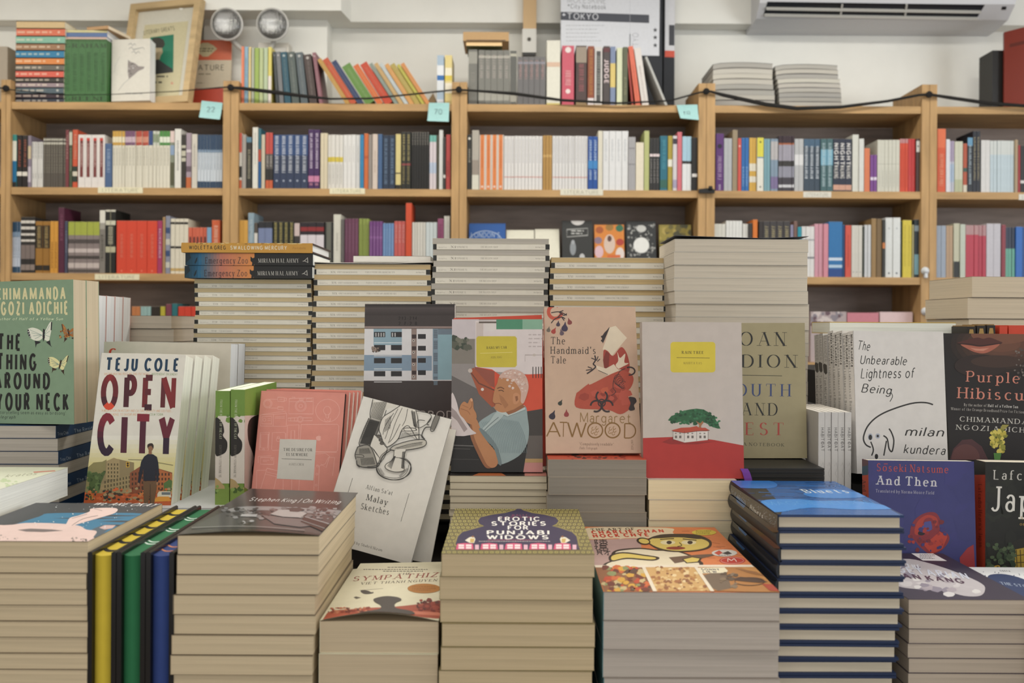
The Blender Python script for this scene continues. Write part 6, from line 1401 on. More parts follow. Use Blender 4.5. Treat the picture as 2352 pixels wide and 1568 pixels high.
# tilted white cover with the ink drawing of a barber's chair
def chair(a):
    a.smooth = 1
    K = '3a3733'; Q = lambda p: [(480 + x / 4.05, 860 + y / 4.05) for x, y in p]
    L = lambda p, w=1.4, c=False: a.line(Q(p), w, K, c)
    def hatch(p, n, w=.8, ang=None):
        (x0, y0), (x1, y1), (x2, y2), (x3, y3) = p
        for i in range(n):
            t = (i + .5) / n; L([(x0 + (x1 - x0) * t, y0 + (y1 - y0) * t), (x3 + (x2 - x3) * t, y3 + (y2 - y3) * t)], w)
    a.poly(Q([(1520, 225), (1560, 255), (1640, 245), (1720, 262), (1740, 300), (1640, 330), (1590, 440), (1500, 405), (1520, 300)]), 'cfc9bd'); hatch([(1520, 260), (1660, 250), (1600, 430), (1500, 400)], 16); L([(1525, 230), (1500, 400), (1600, 440), (1650, 330)])
    a.poly(Q([(1490, 405), (1600, 435), (1560, 560), (1500, 665), (1400, 655), (1430, 540)]), '8a857d'); hatch([(1495, 415), (1590, 440), (1500, 650), (1405, 640)], 22, 1.0); hatch([(1590, 450), (1550, 560), (1410, 600), (1480, 430)], 10, .7); L([(1490, 405), (1430, 540), (1400, 660), (1500, 665), (1560, 560), (1600, 436)], 1.5)
    a.poly(Q([(1780, 290), (1930, 320), (1945, 420), (1950, 590), (1930, 600), (1800, 520), (1760, 600), (1690, 660), (1640, 665), (1600, 560), (1585, 500), (1620, 400), (1700, 340)]), 'd3cdc2')
    L([(1780, 290), (1700, 345), (1620, 400), (1585, 500), (1600, 560), (1640, 665), (1690, 660), (1760, 600), (1800, 510), (1860, 480), (1930, 590), (1955, 595), (1945, 420), (1925, 330)], 1.6)
    for p in ([(1760, 320), (1690, 460), (1640, 600)], [(1800, 310), (1740, 440), (1700, 560), (1670, 640)], [(1850, 320), (1830, 420), (1800, 480)], [(1890, 330), (1900, 430), (1930, 520)], [(1720, 360), (1640, 480), (1620, 560)], [(1780, 460), (1720, 580), (1680, 630)]): L(p, 1.1)
    hatch([(1640, 420), (1700, 380), (1690, 500), (1630, 540)], 8, .7); hatch([(1880, 340), (1920, 345), (1935, 500), (1905, 480)], 8, .7)
    L([(1930, 340), (2060, 370), (2050, 440), (1950, 500), (1945, 430), (2010, 430)], 1.4); a.poly(Q([(2110, 378), (2148, 390), (2095, 520), (2062, 510)]), '77736b'); L([(2110, 378), (2148, 390), (2095, 520), (2062, 510)], 1.5, True); L([(2062, 490), (2010, 500), (1980, 575), (2010, 600)], 2.2); L([(2050, 470), (2030, 460), (2070, 400)], 1.8)
    L([(1820, 500), (1910, 500), (1930, 520), (1830, 525)], 1.2, True); L([(1760, 600), (1960, 560), (2010, 620)], 1.6); hatch([(1800, 545), (1940, 535), (1960, 570), (1780, 590)], 14, .7)
    a.poly(Q([(1700, 690), (1740, 660), (1880, 620), (1990, 610), (2024, 632), (2000, 665), (1900, 690), (1760, 705)]), 'b8b2a6'); L([(1690, 690), (1740, 655), (1880, 615), (1995, 605), (2024, 632), (2000, 670), (1900, 695), (1760, 708), (1700, 705)], 1.7, True); L([(1730, 690), (1860, 650), (1990, 630)], 1.1); hatch([(1740, 680), (1980, 630), (1990, 655), (1760, 700)], 24, .7)
    a.poly(Q([(1540, 560), (1660, 690), (1600, 790), (1560, 830), (1500, 670)]), 'd0cabf'); L([(1540, 560), (1660, 690), (1570, 835), (1500, 670)], 1.3, True); hatch([(1510, 670), (1560, 740), (1600, 790), (1540, 700)], 9, .8)
    for x, y in ((1580, 575), (1600, 610), (1610, 640)): a.ell(*Q([(x, y)])[0], 5, 4, '5c5750'); L([(x - 20, y), (x, y - 14), (x + 18, y - 2)], 1.1)
    a.poly(Q([(1380, 690), (1400, 672), (1500, 668), (1560, 820), (1550, 845), (1430, 860), (1390, 840), (1370, 800), (1362, 745)]), '8f8a80'); L([(1370, 790), (1362, 745), (1380, 690), (1400, 670), (1500, 666), (1565, 830), (1540, 868), (1430, 862), (1385, 840)], 2)
    hatch([(1400, 690), (1490, 685), (1510, 735), (1400, 740)], 9, 1.4); hatch([(1410, 780), (1530, 770), (1550, 835), (1420, 845)], 10, 1.4); L([(1365, 745), (1430, 748), (1440, 770), (1372, 768)], 1.3); L([(1376, 800), (1380, 840), (1405, 862)], 2.2)
    L([(1470, 866), (1560, 862), (1590, 830), (1620, 760), (1700, 700)], 2.2); L([(1475, 856), (1550, 850), (1580, 820), (1608, 750), (1690, 690)], 1.2)
    a.poly(Q([(1725, 710), (1835, 700), (1815, 820), (1830, 880), (1740, 905), (1660, 880), (1650, 840), (1715, 790)]), 'd0cabf'); L([(1725, 710), (1712, 790), (1650, 835), (1645, 870), (1700, 900), (1780, 908), (1820, 885), (1812, 800), (1836, 700)], 1.4); hatch([(1725, 760), (1740, 760), (1700, 880), (1660, 850)], 7, .7); hatch([(1800, 720), (1830, 715), (1815, 880), (1790, 870)], 7, .7); L([(1725, 770), (1820, 780)], 1)
    a.ring(*Q([(1722, 875)])[0], 40, 26, 1.8, K, 28, -70, 200); L([(1560, 860), (1590, 930), (1680, 975), (1790, 975), (1860, 920), (1880, 840), (1840, 790), (1815, 790)], 1.8); L([(1575, 870), (1610, 935), (1700, 962), (1790, 955), (1845, 905), (1862, 840)], 1); hatch([(1575, 880), (1620, 945), (1640, 930), (1600, 870)], 9, .7); hatch([(1780, 960), (1860, 880), (1845, 870), (1770, 940)], 14, .7)
    L([(1336, 962), (1290, 1110)], .9); L([(1862, 1105), (1785, 1366)], .9)
    a.text("Alfian Sa'at", (840, 1122), (901, 1137), 9.5, '37342f', 'roman'); a.text('Malay', (841, 1148), (889, 1160), 14, '37342f', 'roman'); a.text('Sketches', (828, 1168), (892, 1182), 13.5, '37342f', 'roman'); a.text('Illustrated by Shahril Nizam', (776, 1238), (877, 1266), 6, '4a4640', 'roman')
q1 = [(828, 908), (1035, 962), (945, 1298), (738, 1240)]
cover_book('novel', 'white paperback tilted sideways with an ink drawing of a chair on a round foot', 'book', q1, (1.062, 1.053, 1.012, 1.021), 0, .008, 'd8d3ca', '8f8a82', chair)
q2 = [(808, 946), (1034, 985), (1003, 1296), (778, 1254)]
cover_book('novel', 'white copy standing straighter behind the tilted chair drawing paperback', 'book', q2, (1.080, 1.077, 1.036, 1.040), 0, .008, 'd2ccc1', '8f8a82', lambda a: None)
# black notebooks with cream edges
d = 1.128; base = None
for i in range(10):
    z = P(950, 975, d).z - .0122 * (i + 1); M = lie(X(870, d), d + .001 * (i % 3), z); w = X(1037, d) - X(870, d)
    if z < R1: break
    lab = f"{ORD[i]} from the top in the narrow stack of black bound notebooks"
    if base is None: base = mk_book('notebook', lab, 'book', M, w, .085, .0122, '24221f', 'a8a088', 'black bound notebooks', spine='F', ct=.0028)
    else: dup(base, M, lab)
# ---------------------------------------------------------------- back row: thin poetry books, spines and edges by turns
def poetry(xl, xr, ytop, tpx, name_, words, num, seed, topgap=None, n=40, d=1.42, zmin=1.125, skew=-.35, tint='c6ad84', page='c0b090', desc='', nx=None):
    rn = random.Random(seed); x = P(xl, 700, d).x; w = X(xr, d) - X(xl, d); z = P((xl + xr) / 2, ytop, d).z; t = tpx * d / F
    n = int((z - zmin) / t); bN = bF = None; k = F / d
    def side(a):
        h = tpx * .34; y0 = ytop + tpx * 1.5; L_ = xr - xl
        a.rect(xl - 2, y0 - tpx, xr + 2, y0 + tpx, 'e0dacb'); a.rect(xl - 1, y0 - tpx * .5, xl + 9, y0 + tpx * .5, '252522'); a.rect(xr - 9, y0 - tpx * .5, xr + 1, y0 + tpx * .5, '252522')
        yb = y0 + h * .5; tx = lambda s, a0, a1, hh, c='6f6a60', st_='serif': a.text(s, (xl + L_ * a0, yb), (xl + L_ * a1, yb + .3), hh, c, st_)
        tx("Babette's Feast" if 0 else 'Babette Pages' if 0 else 'Marshall Press', .05, .12, h * .7, '8d887c', 'ital'); tx(num, .155, .195, h * 1.05); tx(words[0], words[2][0], words[2][1], h * .85, '857f74'); tx(words[1], words[2][2], words[2][3], h * .85, '857f74'); tx('Math Paper Press', .88, .955, h * .7, '6a655c', 'ital')
    for i in range(n):
        dx = -math.sin(i * .55 + seed) * .0012 + skew * .0002 * i + rn.uniform(-.0006, .0006)
        M = lie(x + dx, d + rn.uniform(0, .002), z - t * (i + 1), rn.uniform(-.004, .004))
        lab = f"{ORD[i] if i < 28 else 'last'} from the top in the {desc}"
        if i % 2 == 0:
            if bF is None: bF = mk_book('poetry_book', lab, 'book', M, w, .125, t - .0003, 'd0c8b6', page, f'{name_} poetry stack', spine='F')
            else: dup(bF, M, lab)
        elif bN is None: 
            M0 = lie(x, d, z - t * 2); bN = mk_book('poetry_book', lab, 'book', M0, w, .125, t - .0003, 'ded7c6', page, f'{name_} poetry stack', spine='N', side=side, ct=.0006); bN.matrix_world = M
        else: dup(bN, M, lab)
    return z, t, x, w
zA, tA, xA, wA = poetry(447, 716, 641, 10.33, 'first', ('TSE HAO GUANG', 'HYPERLINKAGE', (.22, .335, .43, .54)), 'XVIII', 1, page='a89878', desc='thin cream stack under the three coloured books')
zB, tB, xB, wB = poetry(719, 989, 606, 12.25, 'second', ('VINITA RAMANI MOHAN', 'PARVATHI DREAMS ABOUT HIS SEX', (.21, .38, .45, .7)), 'XIX', 2, page='a5916e', desc='thin cream stack under the white slab')
zC, tC, xC, wC = poetry(993, 1261, 547, 13.0, 'third', ('STEPHANIE YE', 'THE BILLION SHOP', (.19, .3, .41, .56)), 'XI', 3, page='9a958c', desc='tallest thin grey-edged stack between the cream ones')
zD, tD, xD, wD = poetry(1264, 1533, 591, 12.4, 'fourth', ('JASON ERIK LUNDBERG', 'EMBRACING THE STRANGE', (.22, .39, .48, .68)), 'XXI', 5, page='a8946e', desc='thin tan-edged stack beside the thick white paperbacks')
def zoo(a):
    y0, y1, x0, x1 = 604, 646, 420, 720
    for i in range(24):
        t = i / 23; c = mixc('15303c', '1f5c80', t * 4) if t < .2 else mixc('1f5c80', 'b8705c', (t - .2) * 3) if t < .53 else mixc('b8705c', 'cf8648', (t - .53) * 2.2)
        a.rect(x0 + i * 6.9, y0, x0 + (i + 1) * 6.9 + .3, y1, c)
    a.rect(583, y0, x1, y1, '1e1d1c'); a.poly([(424, 612), (434, 610), (437, 622), (430, 628), (424, 634)], '14242c'); a.poly([(445, 632), (449, 622), (452, 619), (451, 628), (447, 635)], '14242c')
    a.text('The', (454, 630), (467, 628), 8, '3c6478', 'ital'); a.text('Emergency Zoo', (470, 634), (568, 634), 14, '382e34', 'roman'); a.poly([(574, 618), (579, 622), (584, 620), (584, 630), (582, 640), (577, 640), (578, 632), (574, 628)], '1e1d1c')
    a.text('MIRIAM HALAHMY', (592, 632), (685, 632), 9, 'c8c4bc', 'didone'); a.line([(698, 628), (705, 621), (706, 632), (698, 628), (694, 629)], 1.1, 'c8c4bc')
d = 1.405; x = P(424, 640, d).x; w = X(717, d) - X(424, d); z = zA + .0008; tz = 29.2 * d / F
r1 = mk_book('novel', 'lower of two dark spined novels with a sunset fade above the cream stack', 'book', lie(x, d, z), w, .132, tz - .0008, '20323e', 'd2ccc0', 'sunset spined novels', spine='N', side=zoo, ct=.0012)
dup(r1, lie(x + .0008, d + .0008, z + tz), 'upper of two dark spined novels with a sunset fade, just under the mustard hardback')
def merc(a):
    a.rect(410, 548, 730, 592, 'c08f3e'); a.text('WIOLETTA GREG', (434, 572), (519, 572.5), 8, '4a3c26', 'bold'); a.text('SWALLOWING MERCURY', (529, 572.5), (659, 573), 8, 'd9cdb4', 'bold'); a.text('Portobello', (672, 572), (702, 572), 5, '93662c', 'hand'); a.blobs(450, 557, 690, 560, 40, ['d8c48c', '6a4c2c'], 2, 6, 4, .2)
mk_book('hardback', 'mustard spined hardback lying uppermost on the first cream stack', 'book', lie(P(417, 570, d).x, d, z + 2 * tz), X(719, d) - X(418, d), .14, 22.5 * d / F, '3c2e2a', 'd0c8c4', spine='N', spc='c08f3e', hard=True, side=merc)
m = MB(); m.prism([(0, .0012), (.03, 0), (.13, 0), (.191, .002), (.191, .0032), (.13, .001), (.03, .001), (0, .0024)], 0, .12, 'd8d2c6', 'print'); m.prism([(.0005, .0002), (.03, -.0006), (.13, -.0006), (.19, .001), (.19, .002), (.13, 0), (.03, 0), (.0005, .0012)], .0004, .118, '262420', 'print')
tag(m.build('loose_cover', M=lie(xB - .001, 1.418, zB + .0009)), 'warped loose white cover with a dark underside lying over the second cream stack', 'book cover')
mk_book('poetry_book', 'plain white slab of a book lying on the second cream stack', 'book', lie(P(813, 595, 1.45).x, 1.445, zB + .0043), X(990, 1.445) - X(813, 1.445), .085, .0105, 'dcd8d0', 'd8d4cc', spine='N')
# thick white paperbacks
d = 1.33; rn = random.Random(4); base = None
for i in range(13):
    M = lie(X(1549, d) + (.0, -.001, -.001, -.001, 0, .0015, .001, .0016, .001, 0, 0, 0, 0)[i] + .0005 * rn.uniform(-1, 1), d + rn.uniform(-.001, .001), P(1700, 549, d).z - .0193 * (i + 1), rn.uniform(-.004, .004))
    lab = f"{ORD[i]} from the top in the stack of thick plain white paperbacks behind the olive cover"
    if M[2][3] < 1.126: break
    if base is None: base = mk_book('paperback', lab, 'book', M, X(1856, d) - X(1549, d), .14, .0191, 'bdb8ae', 'a59d90', 'thick white paperbacks', spine='F')
    else: dup(base, M, lab)
m = MB(); N = 10; wE = X(1856, d) - X(1549, d)
pf = [(wE * i / N, .004 * (1 - i / N) ** 2 + .0035 * max(0, i / N - .7) / .3) for i in range(N + 1)]; m.prism(pf + [(p[0], p[1] + .0006) for p in pf[::-1]], 0, .138, '4a4a50', 'print')
tag(m.build('loose_cover', M=lie(X(1549, d), d, P(1700, 549, d).z + .0008)), 'dark bowed paper cover lifting off the thick plain white paperbacks', 'book cover')
# ---------------------------------------------------------------- second row, middle and right
def blk(a):
    a.rect(820, 690, 1060, 1060, '3f3836'); a.rect(830, 700, 1060, 703, '2c2726')
    for i in range(6): a.rect(832, 706 + i * 3, 1058, 709 + i * 3, mixc('4b4342', '38312f', i / 5))
    a.rect(830, 749, 1060, 754, '8c7c76'); a.text('213-214', (915, 734), (958, 734), 7, '2a2523', 'cond'); a.text('<', (970, 734), (974, 734), 7, '2a2523', 'sans'); a.text('267-268', (915, 746), (958, 746), 7, '2a2523', 'cond')
    B, W2, Dk = '88a3b0', 'd3d3d4', '2b2a2c'
    a.rect(832, 755, 1060, 872, W2); a.rect(858, 755, 923, 792, B); a.rect(830, 815, 945, 851, '7f95a8'); a.rect(958, 817, 992, 851, '7f95a8'); a.rect(994, 755, 1006, 875, '7c94a4'); a.rect(1006, 755, 1060, 872, '88aab4'); a.rect(1006, 755, 1060, 768, '6c7c88')
    a.rect(945, 755, 957, 872, '8c7c74')
    for y in (762, 792, 822, 852): 
        a.rect(859, y, 885, y + 12, Dk); a.rect(898, y, 923, y + 12, Dk); a.rect(859, y + 24, 923, y + 26, 'c8d4d8' if y in (762, 822) else 'c4c4c4')
    for x in (862, 868, 874, 880, 900, 906): a.rect(x, 764, x + 3, 773, 'a8a8a8')
    for y in (767, 794, 822, 850): a.rect(960, y, 978, y + 11, Dk); a.rect(946, y + 1, 956, y + 10, '3c2e2c'); a.rect(1052, y + 4, 1058, y + 12, Dk); a.ell(950, y + 15, 3, 3, 'c8c0b8', n=10); a.ell(950, y + 15, 1.6, 1.6, '2a2a2a', n=8)
    for y in (756, 782, 810, 838, 864): a.rect(996, y, 1005, y + 20, '5f6e7a')
    for y in range(757, 870, 4): a.line([(996, y), (1005, y)], .6, '8fa0ac')
    a.blobs(855, 797, 872, 808, 24, ['3a3430', '5c4c40', '8c7c70'], 1.5, 4, 5); a.rect(830, 872, 1060, 874, 'd8d8d8')
    a.text('HUBROD', (928, 960), (1042, 960), 16, 'a39c96', 'sans')
cover_book('novel', 'dark brown paperback with a band of blue and white flats', 'book', [(840, 698), (1047, 698), (1040, 1052), (831, 1052)], 1.255, 1.275, .014, '3f3836', 'b8b0a8', blk, spine='L', spc='3f3836', copies=1, copylabel=lambda i: 'second copy behind the paperback with blue and white flats')
def bang(a):
    a.rect(1030, 725, 1255, 1095, '99908a'); a.rect(1030, 725, 1100, 778, 'c0b6b8'); a.rect(1030, 778, 1090, 835, '7c756c'); a.blobs(1036, 776, 1080, 800, 20, ['55564a', '3c4438', '6a6a5c'], 4, 10, 3); a.rect(1030, 835, 1095, 1000, '8a8380'); a.poly([(1037, 862), (1110, 900), (1150, 960), (1150, 1010), (1037, 1010)], '605a58')
    a.poly([(1092, 736), (1250, 733), (1250, 862), (1092, 850)], 'cfc4c2'); a.rect(1140, 733, 1200, 756, '4a8466'); a.rect(1200, 733, 1250, 756, '7fa48c'); a.rect(1094, 740, 1110, 840, 'bfb2ac'); a.rect(1113, 742, 1136, 760, 'd0c8c4'); a.rect(1100, 738, 1140, 742, '5c5048')
    a.poly([(1090, 842), (1130, 848), (1150, 862), (1250, 858), (1250, 942), (1210, 945), (1160, 920), (1120, 925), (1095, 880)], 'c64a30'); a.poly([(1090, 842), (1136, 852), (1136, 890), (1110, 880), (1094, 868)], '8c4a3a'); a.poly([(1078, 850), (1088, 844), (1130, 890), (1145, 930), (1130, 935), (1100, 905), (1090, 880)], '9c5034'); a.line([(1082, 856), (1100, 880), (1140, 898)], 3, '6a3c2c'); a.ell(1080, 851, 5, 5, 'b8aca4'); a.ell(1108, 894, 3.5, 3.5, 'd0c8c0')
    a.poly([(1205, 945), (1250, 938), (1250, 1010), (1205, 1000)], '3c3632'); a.rect(1205, 1000, 1250, 1060, '5c544f'); a.rect(1190, 1053, 1250, 1062, 'ab8c5c'); a.rect(1190, 1062, 1250, 1090, 'b9807a')
    for x in (1224, 1231, 1237, 1243): a.line([(x, 842), (x, 868)], 1.8, '2c2624')
    a.line([(1206, 830), (1206, 815), (1247, 815)], 1, '9c908c'); a.ell(1227, 815, 4, 3, 'b8aca4'); a.scribble(1214, 764, 1246, 800, 4, 'b4a8a6', 3, 4)
    a.poly([(1030, 993), (1090, 998), (1180, 1010), (1212, 1020), (1200, 1095), (1030, 1095)], '1f1c1a'); a.rect(1030, 993, 1098, 998, '8c5c50'); a.line([(1037, 1022), (1090, 1024)], 2, '6a6664'); a.line([(1037, 1030), (1080, 1031)], 1.2, '55514e'); a.line([(1037, 1054), (1100, 1055)], 1, '4a4644')
    a.smooth = 1   # the reading man in profile
    sk, sh = 'b07a52', '8c5a3a'
    a.poly([(1140, 945), (1180, 940), (1206, 932), (1212, 960), (1215, 990), (1210, 1020), (1190, 1048), (1145, 1066), (1135, 1030), (1115, 1008), (1104, 985), (1100, 970), (1120, 955)], '8d9c9c')
    rn = random.Random(5)
    for i in range(26): x = 1106 + i * 4; a.line([(x, 962 + abs(i - 12) * .6), (x + 14, 1000), (x + 20, 1040)], .7, '6f8084') if i < 22 else None
    a.poly([(1136, 950), (1146, 944), (1158, 948), (1150, 962), (1128, 980), (1112, 992), (1108, 984), (1124, 968)], 'a4b0ae'); a.poly([(1140, 944), (1142, 934), (1160, 946), (1204, 930), (1207, 940), (1166, 956)], 'b4bcb8'); a.line([(1145, 958), (1126, 974), (1110, 990)], 1.2, '4c5658')
    a.poly([(1082, 970), (1094, 962), (1104, 985), (1118, 1012), (1136, 1034), (1144, 1056), (1140, 1070), (1128, 1074), (1116, 1066), (1104, 1040), (1088, 1004)], sk); a.poly([(1082, 970), (1090, 1006), (1106, 1042), (1118, 1066), (1128, 1074), (1114, 1072), (1096, 1040), (1080, 1000)], sh)
    a.poly([(1100, 985), (1118, 1012), (1135, 1030), (1146, 1066), (1152, 1062), (1140, 1022), (1112, 988)], '6c7a7c')
    a.poly([(1054, 945), (1058, 930), (1066, 922), (1074, 926), (1078, 918), (1084, 914), (1087, 924), (1088, 938), (1094, 950), (1094, 962), (1086, 974), (1076, 972), (1062, 962), (1054, 956)], sk); a.line([(1058, 938), (1074, 944), (1080, 952)], 1.2, sh); a.line([(1062, 930), (1076, 936)], 1, sh); a.line([(1084, 918), (1084, 932), (1078, 940)], 1.4, sh); a.ell(1083, 918, 2.4, 4, 'cf9c78', -20, 8)
    a.poly([(1037, 905), (1048, 920), (1056, 950), (1066, 962), (1082, 985), (1092, 996), (1037, 994)], 'cbbfbd'); a.poly([(1037, 935), (1048, 945), (1074, 985), (1066, 992), (1050, 966), (1037, 955)], '9a8c8a')
    a.poly([(1136, 895), (1133, 910), (1132, 922), (1138, 928), (1136, 938), (1148, 946), (1162, 946), (1180, 940), (1198, 930), (1206, 920), (1212, 900), (1214, 884), (1208, 864), (1194, 852), (1176, 848), (1158, 853), (1146, 866), (1142, 880), (1138, 888)], sk)
    a.poly([(1146, 866), (1158, 853), (1176, 848), (1194, 852), (1208, 864), (1214, 884), (1212, 900), (1206, 918), (1202, 926), (1196, 922), (1196, 900), (1188, 884), (1176, 872), (1160, 868)], 'c4a294'); a.blobs(1150, 850, 1212, 900, 60, ['cdb4a8', 'b8988a', 'd4c2b8'], 1.5, 4, 6, .8, lambda x, y: y < 850 + 46 * ((x - 1150) / 62) + 22 and (x - 1180) ** 2 / 1100 + (y - 886) ** 2 / 1500 < 1)
    a.poly([(1178, 912), (1180, 904), (1187, 902), (1194, 908), (1193, 920), (1186, 928), (1179, 926)], 'bd8660'); a.poly([(1183, 910), (1189, 909), (1190, 918), (1185, 922)], sh)
    a.line([(1142, 892), (1150, 889), (1158, 893)], 2, '6c4630'); a.line([(1145, 897), (1152, 896), (1157, 899)], 1.6, '4c3020'); a.line([(1136, 927), (1146, 926), (1152, 929)], 1.6, '7c4a34'); a.poly([(1146, 905), (1156, 912), (1168, 930), (1160, 938), (1150, 922)], 'a06c48'); a.poly([(1162, 946), (1180, 940), (1200, 928), (1206, 934), (1184, 946), (1168, 952)], sh)
    a.rrect(1094, 772, 1187, 843, 7, 'bfae3a'); a.text('BANG MY CAR', (1118, 801), (1164, 800), 5.2, '3c341c', 'brom'); a.line([(1103, 811), (1177, 809)], .8, 'e0d488'); a.text('ANN ANG', (1127, 823), (1153, 822), 4.6, '6a5c28', 'serif')
k9 = 'pile under the reading man cover'
cover_book('novel', 'paperback with a bald man reading in profile and a yellow title patch', 'book', [(1037, 733), (1247, 733), (1245, 1084), (1037, 1084)], 1.078, 1.10, .009, '99908a', '2c2725', bang, spine='L', spc='c04a34')
cover_book('novel', 'red topped copy standing askew behind the reading man paperback', 'book', [(1044, 731), (1250, 722), (1254, 1070), (1046, 1076)], 1.10, 1.148, .009, 'c64a34', 'b4a890', lambda a: None, spine='L')
def bangtop(a): a.poly([(1030, 1095), (1038, 1083), (1258, 1083), (1260, 1095)], '26211f'); a.poly([(1080, 1094), (1100, 1086), (1150, 1085), (1165, 1094)], 'b8683e'); a.poly([(1205, 1094), (1205, 1084), (1256, 1084), (1258, 1094)], 'c48476')
pile('novel', 'book', k9, 1033, 1256, 1.06, 1092, 12, .0081, .16, '8f8470', 'aaa08c', st('of thin ridged books under the reading man cover'), topart=bangtop, toplabel='thin book lying under the feet of the reading man cover, topmost of its stack', zmin=.97, seed=12, spine='L', quad=[(1025, 1097), (1040, 1070), (1252, 1070), (1262, 1097)])
def maid(a):
    a.smooth = 1
    a.rect(1245, 700, 1475, 1045, 'bfa28c')
    def pear(x, y, s, c, r=0): 
        pts = [(0, -1.5), (.18, -1.1), (.3, -.7), (.75, -.1), (.8, .5), (.4, .95), (-.4, .95), (-.8, .5), (-.7, -.1), (-.3, -.7), (-.15, -1.1)]
        a.poly([(x + s * (p[0] * math.cos(r) - p[1] * math.sin(r)), y + s * (p[0] * math.sin(r) + p[1] * math.cos(r))) for p in pts], c)
    a.ring(1275, 716, 15, 15, 8, 'b8503c', 20, 10, 300); ink = '33292a'
    for p in ([(1266, 718), (1285, 716), (1302, 724)], [(1285, 716), (1294, 713)], [(1280, 730), (1290, 720)], [(1266, 742), (1275, 732), (1290, 728), (1298, 732)], [(1290, 728), (1296, 736)], [(1284, 716), (1295, 724), (1302, 720)]): a.line(p, 2.2, ink)
    for x, y, s, c, r in ((1282, 744, 5.5, '443846', .1), (1308, 739, 6.5, '7c3c3a', -.3), (1272, 760, 6.5, 'a04038', .5), (1297, 752, 9, '3c3248', .1), (1260, 757, 5.5, '6c6258', .2), (1290, 764, 6, '5c4c58', -.3), (1287, 925, 6, '33362f', .5), (1301, 950, 7, '8a3a3a', 0), (1269, 954, 9, '332a36', .4)): pear(x, y, s, c, r)
    for s_, x1, y in (('The', 1298, 790), ("Handmaid's", 1368, 812), ('Tale', 1300, 834)): a.text(s_, (1265, y), (x1, y + .3), 16, '332b27', 'roman')
    a.poly([(1400, 752), (1414, 748), (1440, 776), (1406, 816), (1384, 802), (1392, 780)], 'd2c3ac'); a.poly([(1400, 752), (1394, 758), (1388, 764), (1384, 770), (1380, 772), (1383, 778), (1380, 782), (1384, 786), (1386, 786)], ink)
    a.poly([(1386, 806), (1396, 806), (1408, 817), (1426, 797), (1438, 808), (1445, 830), (1446, 848), (1440, 856), (1420, 846), (1390, 848)], '9c4034'); a.poly([(1392, 806), (1400, 812), (1398, 846), (1388, 848), (1385, 826)], '783028'); a.poly([(1418, 808), (1424, 822), (1436, 812), (1434, 832), (1444, 834), (1430, 842), (1420, 846), (1414, 838), (1420, 828)], 'd6c4ae')
    a.poly([(1366, 838), (1392, 846), (1410, 836), (1422, 852), (1396, 862), (1374, 850)], 'd2c0aa'); a.line([(1374, 850), (1396, 860)], 1.2, ink)
    a.poly([(1352, 881), (1358, 882), (1420, 852), (1446, 856), (1455, 868), (1452, 884), (1443, 896), (1434, 896), (1440, 906), (1445, 915), (1452, 930), (1443, 942), (1424, 951), (1400, 942), (1370, 940), (1323, 935), (1323, 906), (1330, 898)], 'a84a38'); a.blobs(1326, 880, 1450, 945, 40, ['963e30', 'b8583e', '8a382c', 'b05040'], 6, 16, 7, .7, lambda x, y: y > 886 + (1420 - x) * .28 and y < 938 and x < 1440)
    a.poly([(1444, 912), (1458, 913), (1462, 922), (1456, 930), (1458, 940), (1448, 943), (1444, 938), (1448, 926)], ink); a.ring(1446, 852, 12, 9, 3.2, ink, 16, -120, 100); a.line([(1436, 846), (1424, 852), (1418, 862), (1410, 872), (1408, 890), (1414, 900), (1404, 908)], 1.3, ink)
    for i in range(5): a.ring(1420 + i * 3, 872 + i * 3, 10, 12 - i, 1, ink, 12, 20 * i, 300)
    for k in range(3): t = k * 2.094 - 1.57; a.ring(1382 + 15 * math.cos(t), 925 + 15 * math.sin(t), 12.5, 12.5, 4, ink, 20, math.degrees(t) + 35 , math.degrees(t) + 325)
    a.ring(1382, 925, 8, 8, 2.5, ink, 16)
    for p in ([(1362, 836), (1368, 826), (1366, 816)], [(1368, 826), (1358, 822)], [(1370, 828), (1374, 818)], [(1372, 830), (1378, 824)], [(1362, 836), (1368, 842), (1360, 850), (1348, 858)], [(1362, 848), (1346, 850)], [(1360, 846), (1350, 842)]): a.line(p, 3 if p[0] == (1362, 836) else 2, ink)
    a.text('Margaret', (1332, 969), (1449, 971), 22, '8a6c40', 'sans2'); a.text('A', (1254, 1002), (1288, 1002.5), 33, '7e5c2e', 'sans2'); a.text('T', (1284, 1002.5), (1303, 1003), 33, '7e5c2e', 'sans2'); a.text('W', (1302, 1003), (1347, 1004), 33, '7e5c2e', 'sans2'); a.text('D', (1433, 1005.5), (1461, 1006), 33, '7e5c2e', 'sans2')
    for x in (1367, 1407):
        a.ring(x, 988, 17, 17, 3.2, '7e5c2e', 24)
        for q in ((-6, -6), (5, -8), (-8, 4), (2, 8), (6, 0)): a.ring(x + q[0] * .8, 989 + q[1] * .8, 3, 3.4, 1.4, '8f6e40', 10, 0, 270)
    a.text("'Compulsively readable'", (1331, 1022), (1409, 1023), 6, '5a4432', 'roman'); a.text('Daily Telegraph', (1331, 1031), (1371, 1032), 5.5, '5a4432', 'ital'); a.text('VINTAGE', (1449, 1010), (1450, 1033), 5, '6a5034', 'sans', (5, 0))
cover_book('novel', 'tan paperback with a red-robed collage figure and hanging pears', 'book', [(1250, 706), (1465, 704), (1467, 1041), (1253, 1040)], 1.07, 1.118, .02, 'bfa28c', 'b0a08c', maid, spine='L', spc='b8543c')
def maidtop(a): a.poly([(1250, 1058), (1256, 1036), (1480, 1036), (1490, 1060)], 'c05038'); a.blobs(1300, 1042, 1440, 1055, 30, ['8c2c22', '3a2624'], 2, 7, 3, .3)
